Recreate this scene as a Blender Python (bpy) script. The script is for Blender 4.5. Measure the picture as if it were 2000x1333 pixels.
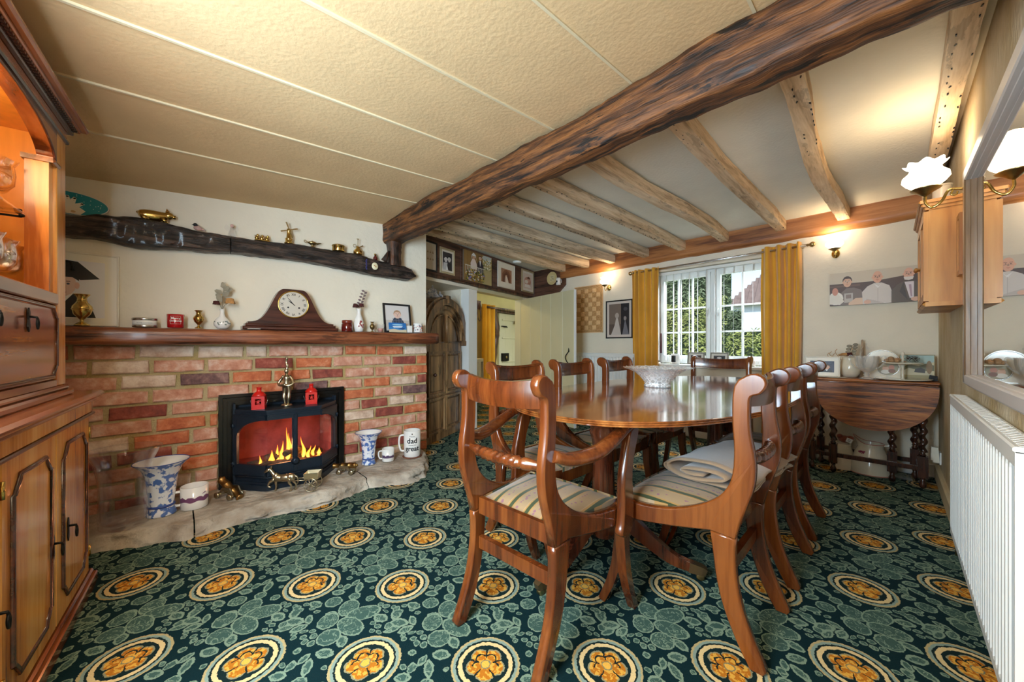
import bpy, bmesh, math, random
from mathutils import Matrix, Vector, noise
random.seed(7)
PI = math.pi
scn = bpy.context.scene
COL = scn.collection
for o in list(bpy.data.objects):
    bpy.data.objects.remove(o)

# ---------------------------------------------------------------- camera
F_PX, HX, HY, YAW = 720.0, 1000.0, 676.0, math.radians(45.8)
cam_d = bpy.data.cameras.new('camera'); cam = bpy.data.objects.new('camera', cam_d); COL.objects.link(cam)
cam.location = (0, 0, 1.0); cam.rotation_euler = (PI/2, 0, YAW)
cam_d.sensor_width = 36; cam_d.lens = F_PX*36/2000; cam_d.shift_y = (HY-666.5)/2000
cam_d.clip_start = .02; cam_d.clip_end = 200
scn.camera = cam

# ---------------------------------------------------------------- world, lights, exposure
scn.view_settings.view_transform = 'Standard'; scn.view_settings.look = 'None'
scn.view_settings.gamma = 1; scn.view_settings.use_curve_mapping = False
scn.view_settings.exposure = 0.8
w = bpy.data.worlds.new('sky'); scn.world = w; w.use_nodes = True
wn = w.node_tree; bg = wn.nodes['Background']
sky = wn.nodes.new('ShaderNodeTexSky'); sky.sky_type = 'NISHITA'
sky.sun_elevation = math.radians(38); sky.sun_rotation = math.radians(200); sky.sun_disc = False
sky.air_density = 1.0; sky.dust_density = .6
wn.links.new(sky.outputs[0], bg.inputs[0]); bg.inputs[1].default_value = .16
def lamp(name, kind, loc, energy, color, rot=(0,0,0), size=.1, size_y=None, angle=None):
    d = bpy.data.lights.new(name, kind); d.energy = energy; d.color = color
    if kind == 'AREA':
        d.size = size
        if size_y: d.shape = 'RECTANGLE'; d.size_y = size_y
    elif kind in ('POINT', 'SPOT'): d.shadow_soft_size = size
    elif kind == 'SUN': d.angle = math.radians(angle or 1)
    o = bpy.data.objects.new(name, d); COL.objects.link(o); o.location = loc; o.rotation_euler = rot
    return o
# low winter sun on the garden outside
lamp('sun', 'SUN', (0, 8, 6), 3.2, (1, .95, .85), (math.radians(50), 0, math.radians(-35)), angle=1)
# daylight arriving through the garden window (sky panel standing outside and above it)
lamp('garden_daylight', 'AREA', (-1.3, 5.0, 2.9), 290, (.86, .94, 1), (math.radians(-52), 0, 0), size=2.6, size_y=1.4)
# added fill lamp behind the camera, in front of a made-up rear window
lamp('rear_fill', 'AREA', (-.62, -.66, 1.25), 66, (.60, .82, 1), (math.radians(86), 0, math.radians(42)), size=.8, size_y=.9)
# added warm fills over the near half: one area downwards, one point lower
lamp('down_fill', 'AREA', (-.62, -.30, 1.88), 13, (1, .82, .58), (0, 0, 0), size=.45)
lamp('point_fill', 'POINT', (-.45, -.45, 1.45), 2, (1, .80, .55), size=.15)

# ---------------------------------------------------------------- measuring helpers
CY, SY = math.cos(YAW), math.sin(YAW)
def ray(px, py):
    a, b = (px-HX)/F_PX, (HY-py)/F_PX
    return Vector((a*CY - SY, a*SY + CY, b))
def floor_at(px, py, z=0.0):
    d = ray(px, py); t = (z-1)/d.z
    return Vector((0, 0, 1)) + d*t
def at_y(px, py, Y):
    d = ray(px, py); return Vector((0, 0, 1)) + d*(Y/d.y)
def frame_m(x, y, rz, z=0):
    return Matrix.Translation((x, y, z)) @ Matrix.Rotation(rz, 4, 'Z')
# wall frames: local x runs to the right as seen from the room, local -y comes out of the wall
FW = frame_m(-3.017, 1.83, math.radians(88.1))       # fireplace wall, x = 0 at its right end
WW = frame_m(0, 4.25, 0)                             # window wall
RW = frame_m(.25, 0, -PI/2)                          # right wall (x = -Y)
DW = frame_m(-3.347, 1.986, math.radians(103.4))     # slanting wall with the doorway
def on(M, px, py, d=0.0):
    """point of the plane standing d in front of wall frame M that shows at a pixel; in wall coordinates"""
    Mi = M.inverted(); o = Mi @ Vector((0, 0, 1)); r = Mi.to_3x3() @ ray(px, py)
    return o + r*((-d-o.y)/r.y)

# ---------------------------------------------------------------- materials
MATS = {}
def new_mat(name):
    m = bpy.data.materials.new(name); m.use_nodes = True
    return m, m.node_tree, m.node_tree.nodes['Principled BSDF']
def nd(nt, kind, **kw):
    n = nt.nodes.new(kind)
    for k, v in kw.items(): setattr(n, k, v)
    return n
def mat(name, col, rough=.5, metal=0, var=.0, scale=8, bump=0, bscale=40, stretch=(1, 1, 1), col2=None, coat=0, trans=0, ior=1.45, emit=None, estr=0, spec=.5, detail=6, sheen=0, alpha=1, sss=0):
    if name in MATS: return MATS[name]
    m, nt, p = new_mat(name); L = nt.links
    p.inputs['Base Color'].default_value = (*col, 1); p.inputs['Roughness'].default_value = rough
    p.inputs['Metallic'].default_value = metal; p.inputs['Coat Weight'].default_value = coat
    p.inputs['Coat Roughness'].default_value = .08
    p.inputs['Transmission Weight'].default_value = trans; p.inputs['IOR'].default_value = ior
    p.inputs['Specular IOR Level'].default_value = spec; p.inputs['Sheen Weight'].default_value = sheen
    p.inputs['Alpha'].default_value = alpha
    if emit: p.inputs['Emission Color'].default_value = (*emit, 1); p.inputs['Emission Strength'].default_value = estr
    if var or bump or col2:
        tc = nd(nt, 'ShaderNodeTexCoord'); mp = nd(nt, 'ShaderNodeMapping'); mp.inputs['Scale'].default_value = stretch
        L.new(tc.outputs['Object'], mp.inputs[0])
    if var or col2:
        n = nd(nt, 'ShaderNodeTexNoise'); n.inputs['Scale'].default_value = scale; n.inputs['Detail'].default_value = detail
        L.new(mp.outputs[0], n.inputs[0])
        r = nd(nt, 'ShaderNodeValToRGB'); r.color_ramp.elements[0].position = .3; r.color_ramp.elements[1].position = .7
        c2 = col2 or tuple(min(1, c*(1+var)) for c in col); c1 = col if col2 else tuple(c*(1-var) for c in col)
        r.color_ramp.elements[0].color = (*c1, 1); r.color_ramp.elements[1].color = (*c2, 1)
        L.new(n.outputs[0], r.inputs[0]); L.new(r.outputs[0], p.inputs['Base Color'])
    if bump:
        b = nd(nt, 'ShaderNodeTexNoise'); b.inputs['Scale'].default_value = bscale; b.inputs['Detail'].default_value = 5
        L.new(mp.outputs[0], b.inputs[0]); bn = nd(nt, 'ShaderNodeBump'); bn.inputs['Strength'].default_value = bump
        bn.inputs['Distance'].default_value = .01
        L.new(b.outputs[0], bn.inputs['Height']); L.new(bn.outputs[0], p.inputs['Normal'])
    MATS[name] = m; return m
def wood(name, dark, mid, light, rough=.35, axis='X', scale=6, coat=.3, bump=.1, ring=1.0, blotch=0):
    """grain running along an object axis"""
    if name in MATS: return MATS[name]
    m, nt, p = new_mat(name); L = nt.links
    tc = nd(nt, 'ShaderNodeTexCoord'); mp = nd(nt, 'ShaderNodeMapping')
    s = {'X': (.08, 1, 1), 'Y': (1, .08, 1), 'Z': (1, 1, .08)}[axis]
    mp.inputs['Scale'].default_value = tuple(scale*k for k in s); L.new(tc.outputs['Object'], mp.inputs[0])
    n1 = nd(nt, 'ShaderNodeTexNoise'); n1.inputs['Scale'].default_value = 2.2*ring; n1.inputs['Detail'].default_value = 8; n1.inputs['Distortion'].default_value = .8
    n2 = nd(nt, 'ShaderNodeTexNoise'); n2.inputs['Scale'].default_value = 16; n2.inputs['Detail'].default_value = 4
    L.new(mp.outputs[0], n1.inputs[0]); L.new(mp.outputs[0], n2.inputs[0])
    mx = nd(nt, 'ShaderNodeMath', operation='MULTIPLY_ADD'); mx.inputs[1].default_value = .35
    L.new(n2.outputs[0], mx.inputs[0]); L.new(n1.outputs[0], mx.inputs[2])
    r = nd(nt, 'ShaderNodeValToRGB'); e = r.color_ramp.elements
    e[0].position = .5; e[0].color = (*dark, 1); e[1].position = .88; e[1].color = (*light, 1)
    k = e.new(.66); k.color = (*mid, 1)
    L.new(mx.outputs[0], r.inputs[0]); src = r.outputs[0]
    if blotch:
        n3 = nd(nt, 'ShaderNodeTexNoise'); n3.inputs['Scale'].default_value = 5; n3.inputs['Detail'].default_value = 9; n3.inputs['Roughness'].default_value = .7
        mp3 = nd(nt, 'ShaderNodeMapping'); mp3.inputs['Scale'].default_value = tuple(3*k**.55 for k in s); L.new(tc.outputs['Object'], mp3.inputs[0]); L.new(mp3.outputs[0], n3.inputs[0])
        r3 = nd(nt, 'ShaderNodeValToRGB'); r3.color_ramp.elements[0].position = .56; r3.color_ramp.elements[1].position = .6
        r3.color_ramp.elements[0].color = (0, 0, 0, 1); r3.color_ramp.elements[1].color = (blotch,)*3 + (1,)
        L.new(n3.outputs[0], r3.inputs[0]); mc = nd(nt, 'ShaderNodeMix', data_type='RGBA')
        L.new(r3.outputs[0], mc.inputs[0]); L.new(src, mc.inputs[6]); mc.inputs[7].default_value = (dark[0]*.3, dark[1]*.3, dark[2]*.3, 1); src = mc.outputs[2]
    L.new(src, p.inputs['Base Color'])
    p.inputs['Roughness'].default_value = rough; p.inputs['Coat Weight'].default_value = coat; p.inputs['Coat Roughness'].default_value = .12
    if bump:
        bn = nd(nt, 'ShaderNodeBump'); bn.inputs['Strength'].default_value = bump; bn.inputs['Distance'].default_value = .01
        L.new(mx.outputs[0], bn.inputs['Height']); L.new(bn.outputs[0], p.inputs['Normal'])
    MATS[name] = m; return m
def glassy(name, col=(1, 1, 1), mixv=.82, rough=.03, tint_edge=None):
    """thin clear glass: mostly see-through, with real reflections"""
    if name in MATS: return MATS[name]
    m = bpy.data.materials.new(name); m.use_nodes = True; nt = m.node_tree; nt.nodes.clear(); L = nt.links
    out = nd(nt, 'ShaderNodeOutputMaterial'); tr = nd(nt, 'ShaderNodeBsdfTransparent'); tr.inputs[0].default_value = (*col, 1)
    gl = nd(nt, 'ShaderNodeBsdfGlossy'); gl.inputs[0].default_value = (1, 1, 1, 1); gl.inputs['Roughness'].default_value = rough
    lw = nd(nt, 'ShaderNodeLayerWeight'); lw.inputs[0].default_value = 1-mixv
    mx = nd(nt, 'ShaderNodeMixShader'); L.new(lw.outputs['Facing'], mx.inputs[0]); L.new(tr.outputs[0], mx.inputs[1]); L.new(gl.outputs[0], mx.inputs[2])
    L.new(mx.outputs[0], out.inputs[0]); MATS[name] = m; return m
def print_mat():
    """flat print: colour comes from the drawing's own colour attribute"""
    if 'flat print' in MATS: return MATS['flat print']
    m, nt, p = new_mat('flat print'); a = nd(nt, 'ShaderNodeAttribute', attribute_name='ink')
    nt.links.new(a.outputs['Color'], p.inputs['Base Color']); p.inputs['Roughness'].default_value = .45
    MATS['flat print'] = m; return m
def srgb(r, g, b):
    f = lambda c: (c/255/12.92) if c/255 <= .04045 else ((c/255+.055)/1.055)**2.4
    return (f(r), f(g), f(b))

# ---------------------------------------------------------------- mesh builder
class MB:
    def __init__(s): s.v = []; s.f = []; s.m = []; s.sm = []; s.c = []; s.M = Matrix.Identity(4); s.mi = 0; s.ink = None
    def put(s, vs, fs, smooth=False):
        o = len(s.v); s.v += [tuple(s.M @ Vector(p)) for p in vs]
        for f in fs: s.f.append(tuple(i+o for i in f)); s.m.append(s.mi); s.sm.append(smooth); s.c.append(s.ink)
        return s
    def box(s, c, d, rz=0, tp=1.0, rx=0, ry=0):
        """c centre, d full sizes; tp scales the bottom"""
        a, b, h = d[0]/2, d[1]/2, d[2]/2
        vs = [(-a*tp, -b*tp, -h), (a*tp, -b*tp, -h), (a*tp, b*tp, -h), (-a*tp, b*tp, -h), (-a, -b, h), (a, -b, h), (a, b, h), (-a, b, h)]
        R = Matrix.Translation(c) @ Matrix.Rotation(rz, 4, 'Z') @ Matrix.Rotation(rx, 4, 'X') @ Matrix.Rotation(ry, 4, 'Y')
        return s.put([R @ Vector(v) for v in vs], [(0, 3, 2, 1), (4, 5, 6, 7), (0, 1, 5, 4), (1, 2, 6, 5), (2, 3, 7, 6), (3, 0, 4, 7)])
    def bx(s, x0, x1, y0, y1, z0, z1): return s.box(((x0+x1)/2, (y0+y1)/2, (z0+z1)/2), (abs(x1-x0), abs(y1-y0), abs(z1-z0)))
    def bev(s, x0, x1, y0, y1, z0, z1, b=.004):
        """box whose edges towards -y (the front) are chamfered"""
        vs = [(x0, y1, z0), (x1, y1, z0), (x1, y1, z1), (x0, y1, z1), (x0, y0+b, z0), (x1, y0+b, z0), (x1, y0+b, z1), (x0, y0+b, z1),
              (x0+b, y0, z0+b), (x1-b, y0, z0+b), (x1-b, y0, z1-b), (x0+b, y0, z1-b)]
        return s.put(vs, [(0, 3, 2, 1), (0, 1, 5, 4), (1, 2, 6, 5), (2, 3, 7, 6), (3, 0, 4, 7), (4, 5, 9, 8), (5, 6, 10, 9), (6, 7, 11, 10), (7, 4, 8, 11), (8, 9, 10, 11)])
    def lathe(s, prof, n=24, c=(0, 0, 0), flute=0, fa=.0, smooth=True, sx=1, sy=1):
        """prof: (radius, z) from bottom to top"""
        vs, fs = [], []
        for r, z in prof:
            for i in range(n):
                a = 2*PI*i/n; rr = r*(1+fa*math.cos(flute*a)) if flute else r
                vs.append((c[0]+rr*math.cos(a)*sx, c[1]+rr*math.sin(a)*sy, c[2]+z))
        for j in range(len(prof)-1):
            for i in range(n):
                k = (i+1) % n; fs.append((j*n+i, j*n+k, (j+1)*n+k, (j+1)*n+i))
        s.put(vs, fs, smooth)
        if prof[0][0] > 1e-4: s.put(vs[:n], [tuple(reversed(range(n)))])
        if prof[-1][0] > 1e-4 : s.put(vs[-n:], [tuple(range(n))])
        return s
    def open_lathe(s, prof, n=24, c=(0, 0, 0), flute=0, fa=0, sx=1, sy=1, fz=0):
        vs, fs = [], []
        for j, (r, z) in enumerate(prof):
            for i in range(n):
                a = 2*PI*i/n; w_ = j/(len(prof)-1); rr = r*(1+fa*math.cos(flute*a)*w_)
                vs.append((c[0]+rr*math.cos(a)*sx, c[1]+rr*math.sin(a)*sy, c[2]+z+fz*math.cos(flute*a)*max(0, w_-.6)/.4))
        for j in range(len(prof)-1):
            for i in range(n):
                k = (i+1) % n; fs.append((j*n+i, j*n+k, (j+1)*n+k, (j+1)*n+i))
        return s.put(vs, fs, True)
    def tube(s, pts, r, n=8, sm=True, caps=True, flat=1.0):
        """round bar along pts; r one radius or one per point; flat squashes the section sideways"""
        pts = [Vector(p) for p in pts]; rs = r if isinstance(r, (list, tuple)) else [r]*len(pts)
        vs, fs = [], []; up = Vector((0, 0, 1)); prev = None
        for i, p in enumerate(pts):
            t = (pts[min(i+1, len(pts)-1)] - pts[max(i-1, 0)]).normalized()
            if prev is None:
                a = t.cross(up); a = a if a.length > 1e-3 else t.cross(Vector((1, 0, 0)))
            else: a = prev - t*prev.dot(t)
            a.normalize(); prev = a; b = t.cross(a)
            for k in range(n):
                q = 2*PI*k/n; vs.append(p + a*(rs[i]*math.cos(q)) + b*(rs[i]*math.sin(q)*flat))
        for j in range(len(pts)-1):
            for k in range(n):
                l = (k+1) % n; fs.append((j*n+k, j*n+l, (j+1)*n+l, (j+1)*n+k))
        s.put(vs, fs, sm)
        if caps: s.put(vs[:n], [tuple(reversed(range(n)))]); s.put(vs[-n:], [tuple(range(n))])
        return s
    def bar(s, pts, wd, ht, up=(0, 0, 1), sm=False):
        """rectangular bar along pts; wd across, ht along up; both may be lists"""
        pts = [Vector(p) for p in pts]; n = len(pts); up = Vector(up)
        W = wd if isinstance(wd, (list, tuple)) else [wd]*n; H = ht if isinstance(ht, (list, tuple)) else [ht]*n
        vs = []
        for i, p in enumerate(pts):
            t = (pts[min(i+1, n-1)] - pts[max(i-1, 0)]).normalized(); a = t.cross(up).normalized(); b = a.cross(t)
            for q, r_ in ((-1, -1), (1, -1), (1, 1), (-1, 1)): vs.append(p + a*(q*W[i]/2) + b*(r_*H[i]/2))
        fs = [(j*4+k, j*4+(k+1) % 4, (j+1)*4+(k+1) % 4, (j+1)*4+k) for j in range(n-1) for k in range(4)]
        s.put(vs, fs, sm); s.put(vs[:4], [(3, 2, 1, 0)]); s.put(vs[-4:], [(0, 1, 2, 3)]); return s
    def prism(s, poly, t0, t1, ax='Y', sm=False):
        """extrude a 2D outline. ax='Y': (x,z) extruded over y; 'X': (y,z) over x; 'Z': (x,y) over z"""
        f = {'Y': lambda p, t: (p[0], t, p[1]), 'X': lambda p, t: (t, p[0], p[1]), 'Z': lambda p, t: (p[0], p[1], t)}[ax]
        n = len(poly); a = [f(p, t0) for p in poly]; b = [f(p, t1) for p in poly]
        s.put(a+b, [(i, (i+1) % n, n+(i+1) % n, n+i) for i in range(n)], sm)
        s.put(a, [tuple(reversed(range(n)))]); s.put(b, [tuple(range(n))]); return s
    def ell(s, c, r, n=12, m=8, sm=True):
        prof = [(math.sin(PI*j/m), -math.cos(PI*j/m)) for j in range(m+1)]
        vs = [(c[0], c[1], c[2]-r[2])]; fs = []
        for j in range(1, m):
            for i in range(n):
                a = 2*PI*i/n; vs.append((c[0]+r[0]*prof[j][0]*math.cos(a), c[1]+r[1]*prof[j][0]*math.sin(a), c[2]+r[2]*prof[j][1]))
        vs.append((c[0], c[1], c[2]+r[2])); k = len(vs)-1
        for i in range(n): fs.append((0, 1+(i+1) % n, 1+i)); fs.append((k, k-n+i, k-n+(i+1) % n))
        for j in range(m-2):
            for i in range(n): fs.append((1+j*n+i, 1+j*n+(i+1) % n, 1+(j+1)*n+(i+1) % n, 1+(j+1)*n+i))
        return s.put(vs, fs, sm)
    def grid(s, fn, nu, nv, sm=True, flip=False):
        vs = [fn(i/nu, j/nv) for j in range(nv+1) for i in range(nu+1)]
        fs = [(j*(nu+1)+i, j*(nu+1)+i+1, (j+1)*(nu+1)+i+1, (j+1)*(nu+1)+i) for j in range(nv) for i in range(nu)]
        if flip: fs = [tuple(reversed(f)) for f in fs]
        return s.put(vs, fs, sm)
    def build(s, name, mats, parent=None, mat4=None, kind=None):
        me = bpy.data.meshes.new(name); me.from_pydata(s.v, [], s.f)
        if not isinstance(mats, (list, tuple)): mats = [mats]
        for m in mats: me.materials.append(m)
        me.polygons.foreach_set('material_index', s.m); me.polygons.foreach_set('use_smooth', s.sm)
        if any(c is not None for c in s.c):
            a = me.color_attributes.new('ink', 'FLOAT_COLOR', 'CORNER'); i = 0
            for p, c in zip(me.polygons, s.c):
                for _ in range(p.loop_total): a.data[i].color = (*(c or (1, 1, 1)), 1); i += 1
        me.update(); bm = bmesh.new(); bm.from_mesh(me); 
        if not any(c is not None for c in s.c):
            bmesh.ops.remove_doubles(bm, verts=bm.verts, dist=1e-5); bmesh.ops.recalc_face_normals(bm, faces=bm.faces)
        bm.to_mesh(me); bm.free()
        o = bpy.data.objects.new(name, me); COL.objects.link(o)
        if parent: o.parent = parent
        if mat4 is not None: o.matrix_local = mat4
        if kind: o['kind'] = kind
        return o
def tag(o, label, cat, group=None):
    o['label'] = label; o['category'] = cat
    if group: o['group'] = group
    return o
def thing(name, label, cat, M=None, group=None):
    o = bpy.data.objects.new(name, None); COL.objects.link(o); o.empty_display_size = .05
    if M is not None: o.matrix_world = M; o.matrix_local = M
    return tag(o, label, cat, group)
def struct(name, M=None):
    o = bpy.data.objects.new(name, None); COL.objects.link(o); o.empty_display_size = .05; o['kind'] = 'structure'
    if M is not None: o.matrix_local = M
    return o
def copy_tree(o, parent=None):
    c = o.copy(); COL.objects.link(c); c.parent = parent
    if parent is None and 'label' in c: pass
    for ch in [k for k in o.children]: copy_tree(ch, c)
    return c
def T(x, y, z, rz=0, s=1): return Matrix.Translation((x, y, z)) @ Matrix.Rotation(rz, 4, 'Z') @ Matrix.Scale(s, 4)
def smooth_line(pts, k=6):
    """Catmull-Rom through points"""
    P = [Vector(p) for p in pts]; P = [P[0]*2-P[1]] + P + [P[-1]*2-P[-2]]; out = []
    for i in range(1, len(P)-2):
        for j in range(k):
            t = j/k; a, b, c, d = P[i-1], P[i], P[i+1], P[i+2]
            out.append(.5*((2*b) + (c-a)*t + (2*a-5*b+4*c-d)*t*t + (3*b-a-3*c+d)*t**3))
    return out + [P[-2]]
class Draw:
    """flat drawing in the x-z plane facing -y; every shape sits a hair in front of the last"""
    def __init__(s, w_, h_, bgc): s.b = MB(); s.w = w_; s.h = h_; s.k = 0; s.poly([(0, 0), (1, 0), (1, 1), (0, 1)], bgc)
    def poly(s, pts, c):
        s.b.ink = srgb(*c); y = -s.k*.00012; s.k += 1
        pts = [(min(1, max(0, p[0])), min(1, max(0, p[1]))) for p in pts]
        a = sum(pts[i][0]*pts[(i+1) % len(pts)][1]-pts[(i+1) % len(pts)][0]*pts[i][1] for i in range(len(pts)))
        if a < 0: pts = pts[::-1]
        s.b.put([(p[0]*s.w, y, p[1]*s.h) for p in pts], [tuple(range(len(pts)))]); return s
    def el(s, x, y, rx, ry, c, n=16, rot=0):
        return s.poly([(x+rx*math.cos(2*PI*i/n)*math.cos(rot)-ry*math.sin(2*PI*i/n)*math.sin(rot), y+rx*math.cos(2*PI*i/n)*math.sin(rot)*s.w/s.h+ry*math.sin(2*PI*i/n)*math.cos(rot)) for i in range(n)], c)
    def rc(s, x0, y0, x1, y1, c): return s.poly([(x0, y0), (x1, y0), (x1, y1), (x0, y1)], c)
    def build(s, name, parent, mat4): return s.b.build(name, print_mat(), parent, mat4)
def letters(txt, size, M, m, parent, name='lettering', depth=.0004, align='CENTER', bold=0):
    c = bpy.data.curves.new(name, 'FONT'); c.body = txt; c.size = size; c.align_x = align; c.extrude = depth; c.offset = bold
    t = bpy.data.objects.new(name, c); COL.objects.link(t)
    dg = bpy.context.evaluated_depsgraph_get(); me = bpy.data.meshes.new_from_object(t.evaluated_get(dg))
    bpy.data.objects.remove(t); me.materials.clear(); me.materials.append(m)
    o = bpy.data.objects.new(name, me); COL.objects.link(o); o.parent = parent
    o.matrix_local = M @ Matrix.Rotation(PI/2, 4, 'X'); return o
# ---------------------------------------------------------------- shared materials
M_PLASTER = mat('cream wall paint', srgb(232, 222, 202), .85, var=.04, scale=3, bump=.35, bscale=30)
M_SAGE = mat('sage green gloss paint', srgb(208, 199, 162), .45, var=.03, scale=3)
M_WHITE = mat('white gloss paint', srgb(236, 236, 232), .35, var=.01, scale=5)
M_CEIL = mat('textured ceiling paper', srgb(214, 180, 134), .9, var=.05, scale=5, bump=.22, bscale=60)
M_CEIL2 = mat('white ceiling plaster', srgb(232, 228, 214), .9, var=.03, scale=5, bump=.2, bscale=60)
M_BATTEN = mat('ceiling batten', srgb(214, 196, 160), .8)
M_BEAM = wood('dark oak beam', (.006, .003, .002), (.09, .030, .008), (.27, .10, .026), .6, 'X', 12, .03, .9, 1.4, .97)
M_CHAR = wood('blackened beam', (.005, .004, .004), (.035, .021, .016), (.11, .065, .045), .45, 'X', 13, .2, 1.6, 1.6, .9)
M_POST = wood('dark oak post', (.006, .003, .002), (.07, .025, .012), (.2, .08, .035), .45, 'Z', 9, .2, 1.0, 1.0, .9)
M_JOIST = wood('limed joist wood', (.38, .25, .14), (.66, .48, .30), (.86, .70, .50), .75, 'Y', 7, 0, .6, .8, .35)
M_JOISTG = wood('grey joist wood', (.34, .24, .15), (.60, .46, .31), (.82, .68, .50), .8, 'Y', 7, 0, .7, .9, .4)
M_LINTEL = wood('orange stained timber', (.15, .045, .012), (.38, .14, .038), (.54, .24, .08), .5, 'X', 5, .1, .3, .8)
M_MANTEL = wood('red oak mantel', (.035, .010, .005), (.20, .055, .02), (.38, .13, .05), .4, 'X', 8, .25, .6, 1.0, .5)
M_BOARD = wood('stained dark boards', (.025, .010, .006), (.10, .04, .022), (.19, .085, .05), .5, 'X', 6, .1, .3)
M_YEW = wood('yew veneer', (.30, .08, .010), (.68, .26, .042), (.86, .46, .12), .25, 'Z', 4, .3, .05, .8)
M_BURR = wood('burr walnut veneer', (.06, .012, .004), (.30, .075, .018), (.50, .19, .05), .2, 'X', 14, .7, .03, .5)
M_YEWX = wood('yew rail', (.08, .018, .005), (.26, .065, .016), (.42, .13, .035), .22, 'X', 5, .6, .05)
M_DKTRIM = wood('dark crossbanding', (.02, .005, .003), (.07, .018, .008), (.14, .035, .015), .25, 'X', 6, .6, .03)
M_CHAIR = wood('chair yew wood', (.045, .009, .002), (.115, .025, .005), (.21, .060, .012), .25, 'Z', 5, .55, .04, .7)
M_TABLE = wood('polished mahogany', (.09, .02, .004), (.26, .075, .016), (.44, .17, .042), .09, 'Y', 5, .9, .02, 1)
M_TABLEV = wood('pedestal mahogany', (.03, .006, .003), (.10, .022, .008), (.18, .045, .016), .2, 'Z', 6, .6, .03)
M_OAK = wood('figured oak', (.05, .012, .003), (.28, .08, .014), (.52, .19, .04), .45, 'X', 16, .08, .15, 1.4)
M_DKOAK = wood('dark turned oak', (.010, .004, .003), (.045, .014, .008), (.10, .035, .018), .25, 'Z', 8, .5, .1)
M_ARCH = wood('antique arch oak', (.05, .024, .010), (.22, .11, .045), (.46, .27, .12), .4, 'Z', 6, .3, .4, .8, .6)
M_PINE = wood('honey pine', (.32, .10, .016), (.52, .205, .038), (.66, .31, .075), .45, 'Z', 3, .1, .05, .6)
M_BRASS = mat('polished brass', (.62, .42, .13), .22, 1.0, var=.15, scale=30)
M_OLDBR = mat('aged brass', (.42, .31, .14), .32, 1.0, var=.25, scale=40)
M_SILVERBR = mat('pale brass', (.55, .48, .33), .3, 1.0, var=.2, scale=60)
M_IRON = mat('black iron', (.012, .011, .010), .45, .6, bump=.2, bscale=80)
M_STEEL = mat('steel', (.55, .55, .56), .25, 1.0)
M_STOVE = mat('stove black', (.022, .034, .052), .34, .5, var=.15, scale=20, bump=.08, bscale=120)
M_SURR = mat('stove surround black', (.012, .011, .010), .3, .4, coat=.3)
M_SURRW = mat('worn bronze edge', (.12, .08, .035), .4, .7, var=.4, scale=20)
M_GLASS = glassy('clear glass', (.97, .98, .98), .9)
M_VGLASS = glassy('vase glass', (.955, .955, .97), .84, .05)
M_PANE = glassy('window pane', (.97, .99, 1), .96)
M_CRYST = mat('cut crystal', (.95, .96, .97), .12, coat=.6)
def _cut(m):
    nt = m.node_tree; L = nt.links; p = nt.nodes['Principled BSDF']; out = [n for n in nt.nodes if n.type == 'OUTPUT_MATERIAL'][0]
    tc = nd(nt, 'ShaderNodeTexCoord'); v = nd(nt, 'ShaderNodeTexVoronoi', feature='DISTANCE_TO_EDGE'); v.inputs['Scale'].default_value = 42; L.new(tc.outputs['Object'], v.inputs[0])
    r = nd(nt, 'ShaderNodeValToRGB'); r.color_ramp.elements[0].color = (.95, .95, .95, 1); r.color_ramp.elements[1].color = (.32, .32, .32, 1); r.color_ramp.elements[1].position = .16; L.new(v.outputs[0], r.inputs[0])
    tr = nd(nt, 'ShaderNodeBsdfTransparent'); mx = nd(nt, 'ShaderNodeMixShader'); L.new(r.outputs[0], mx.inputs[0]); L.new(tr.outputs[0], mx.inputs[1]); L.new(p.outputs[0], mx.inputs[2]); L.new(mx.outputs[0], out.inputs[0])
    bn = nd(nt, 'ShaderNodeBump'); bn.inputs['Strength'].default_value = .8; bn.inputs['Distance'].default_value = .004; L.new(v.outputs[0], bn.inputs['Height']); L.new(bn.outputs[0], p.inputs['Normal'])
_cut(M_CRYST)
M_PRESS = mat('pressed glass', (.80, .77, .72), .12, coat=.8)
def _half(m, f):
    nt = m.node_tree; L = nt.links; p = nt.nodes['Principled BSDF']; out = [n for n in nt.nodes if n.type == 'OUTPUT_MATERIAL'][0]
    lw = nd(nt, 'ShaderNodeLayerWeight'); lw.inputs[0].default_value = f; tr = nd(nt, 'ShaderNodeBsdfTransparent'); mx = nd(nt, 'ShaderNodeMixShader')
    a = nd(nt, 'ShaderNodeMath', operation='ADD'); a.inputs[1].default_value = .12; L.new(lw.outputs['Facing'], a.inputs[0]); L.new(a.outputs[0], mx.inputs[0]); L.new(tr.outputs[0], mx.inputs[1]); L.new(p.outputs[0], mx.inputs[2]); L.new(mx.outputs[0], out.inputs[0])
_half(M_PRESS, .45)
M_CHINA = mat('white china', srgb(236, 232, 226), .15, coat=.5)
M_CREAMC = mat('cream enamel', srgb(232, 222, 200), .2, coat=.5, var=.03, scale=10)
M_GOLDF = mat('mustard curtain cloth', srgb(222, 160, 44), .8, sheen=.4, var=.08, scale=6)
M_FRAMEW = mat('cream picture frame', srgb(228, 220, 204), .5)
M_FRAMEB = mat('black picture frame', (.012, .011, .012), .35)
M_FRAMEG = mat('gilt frame', (.55, .45, .27), .4, .4)
M_RED = mat('red lantern paint', srgb(205, 26, 18), .35, coat=.3)
M_PAPER = mat('white paper', srgb(240, 238, 232), .8)
M_LEAFD = mat('dried grey leaf', srgb(150, 140, 120), .8, var=.2, scale=30)
M_ROSED = mat('dried rose', srgb(178, 130, 78), .85, var=.3, scale=50)
M_ROSEDK = mat('dark dried petals', srgb(72, 30, 28), .85, var=.35, scale=60)
M_BLKTXT = mat('black print', (.012, .012, .014), .5)
M_WHTTXT = mat('white print', (.85, .82, .78), .5)
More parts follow.
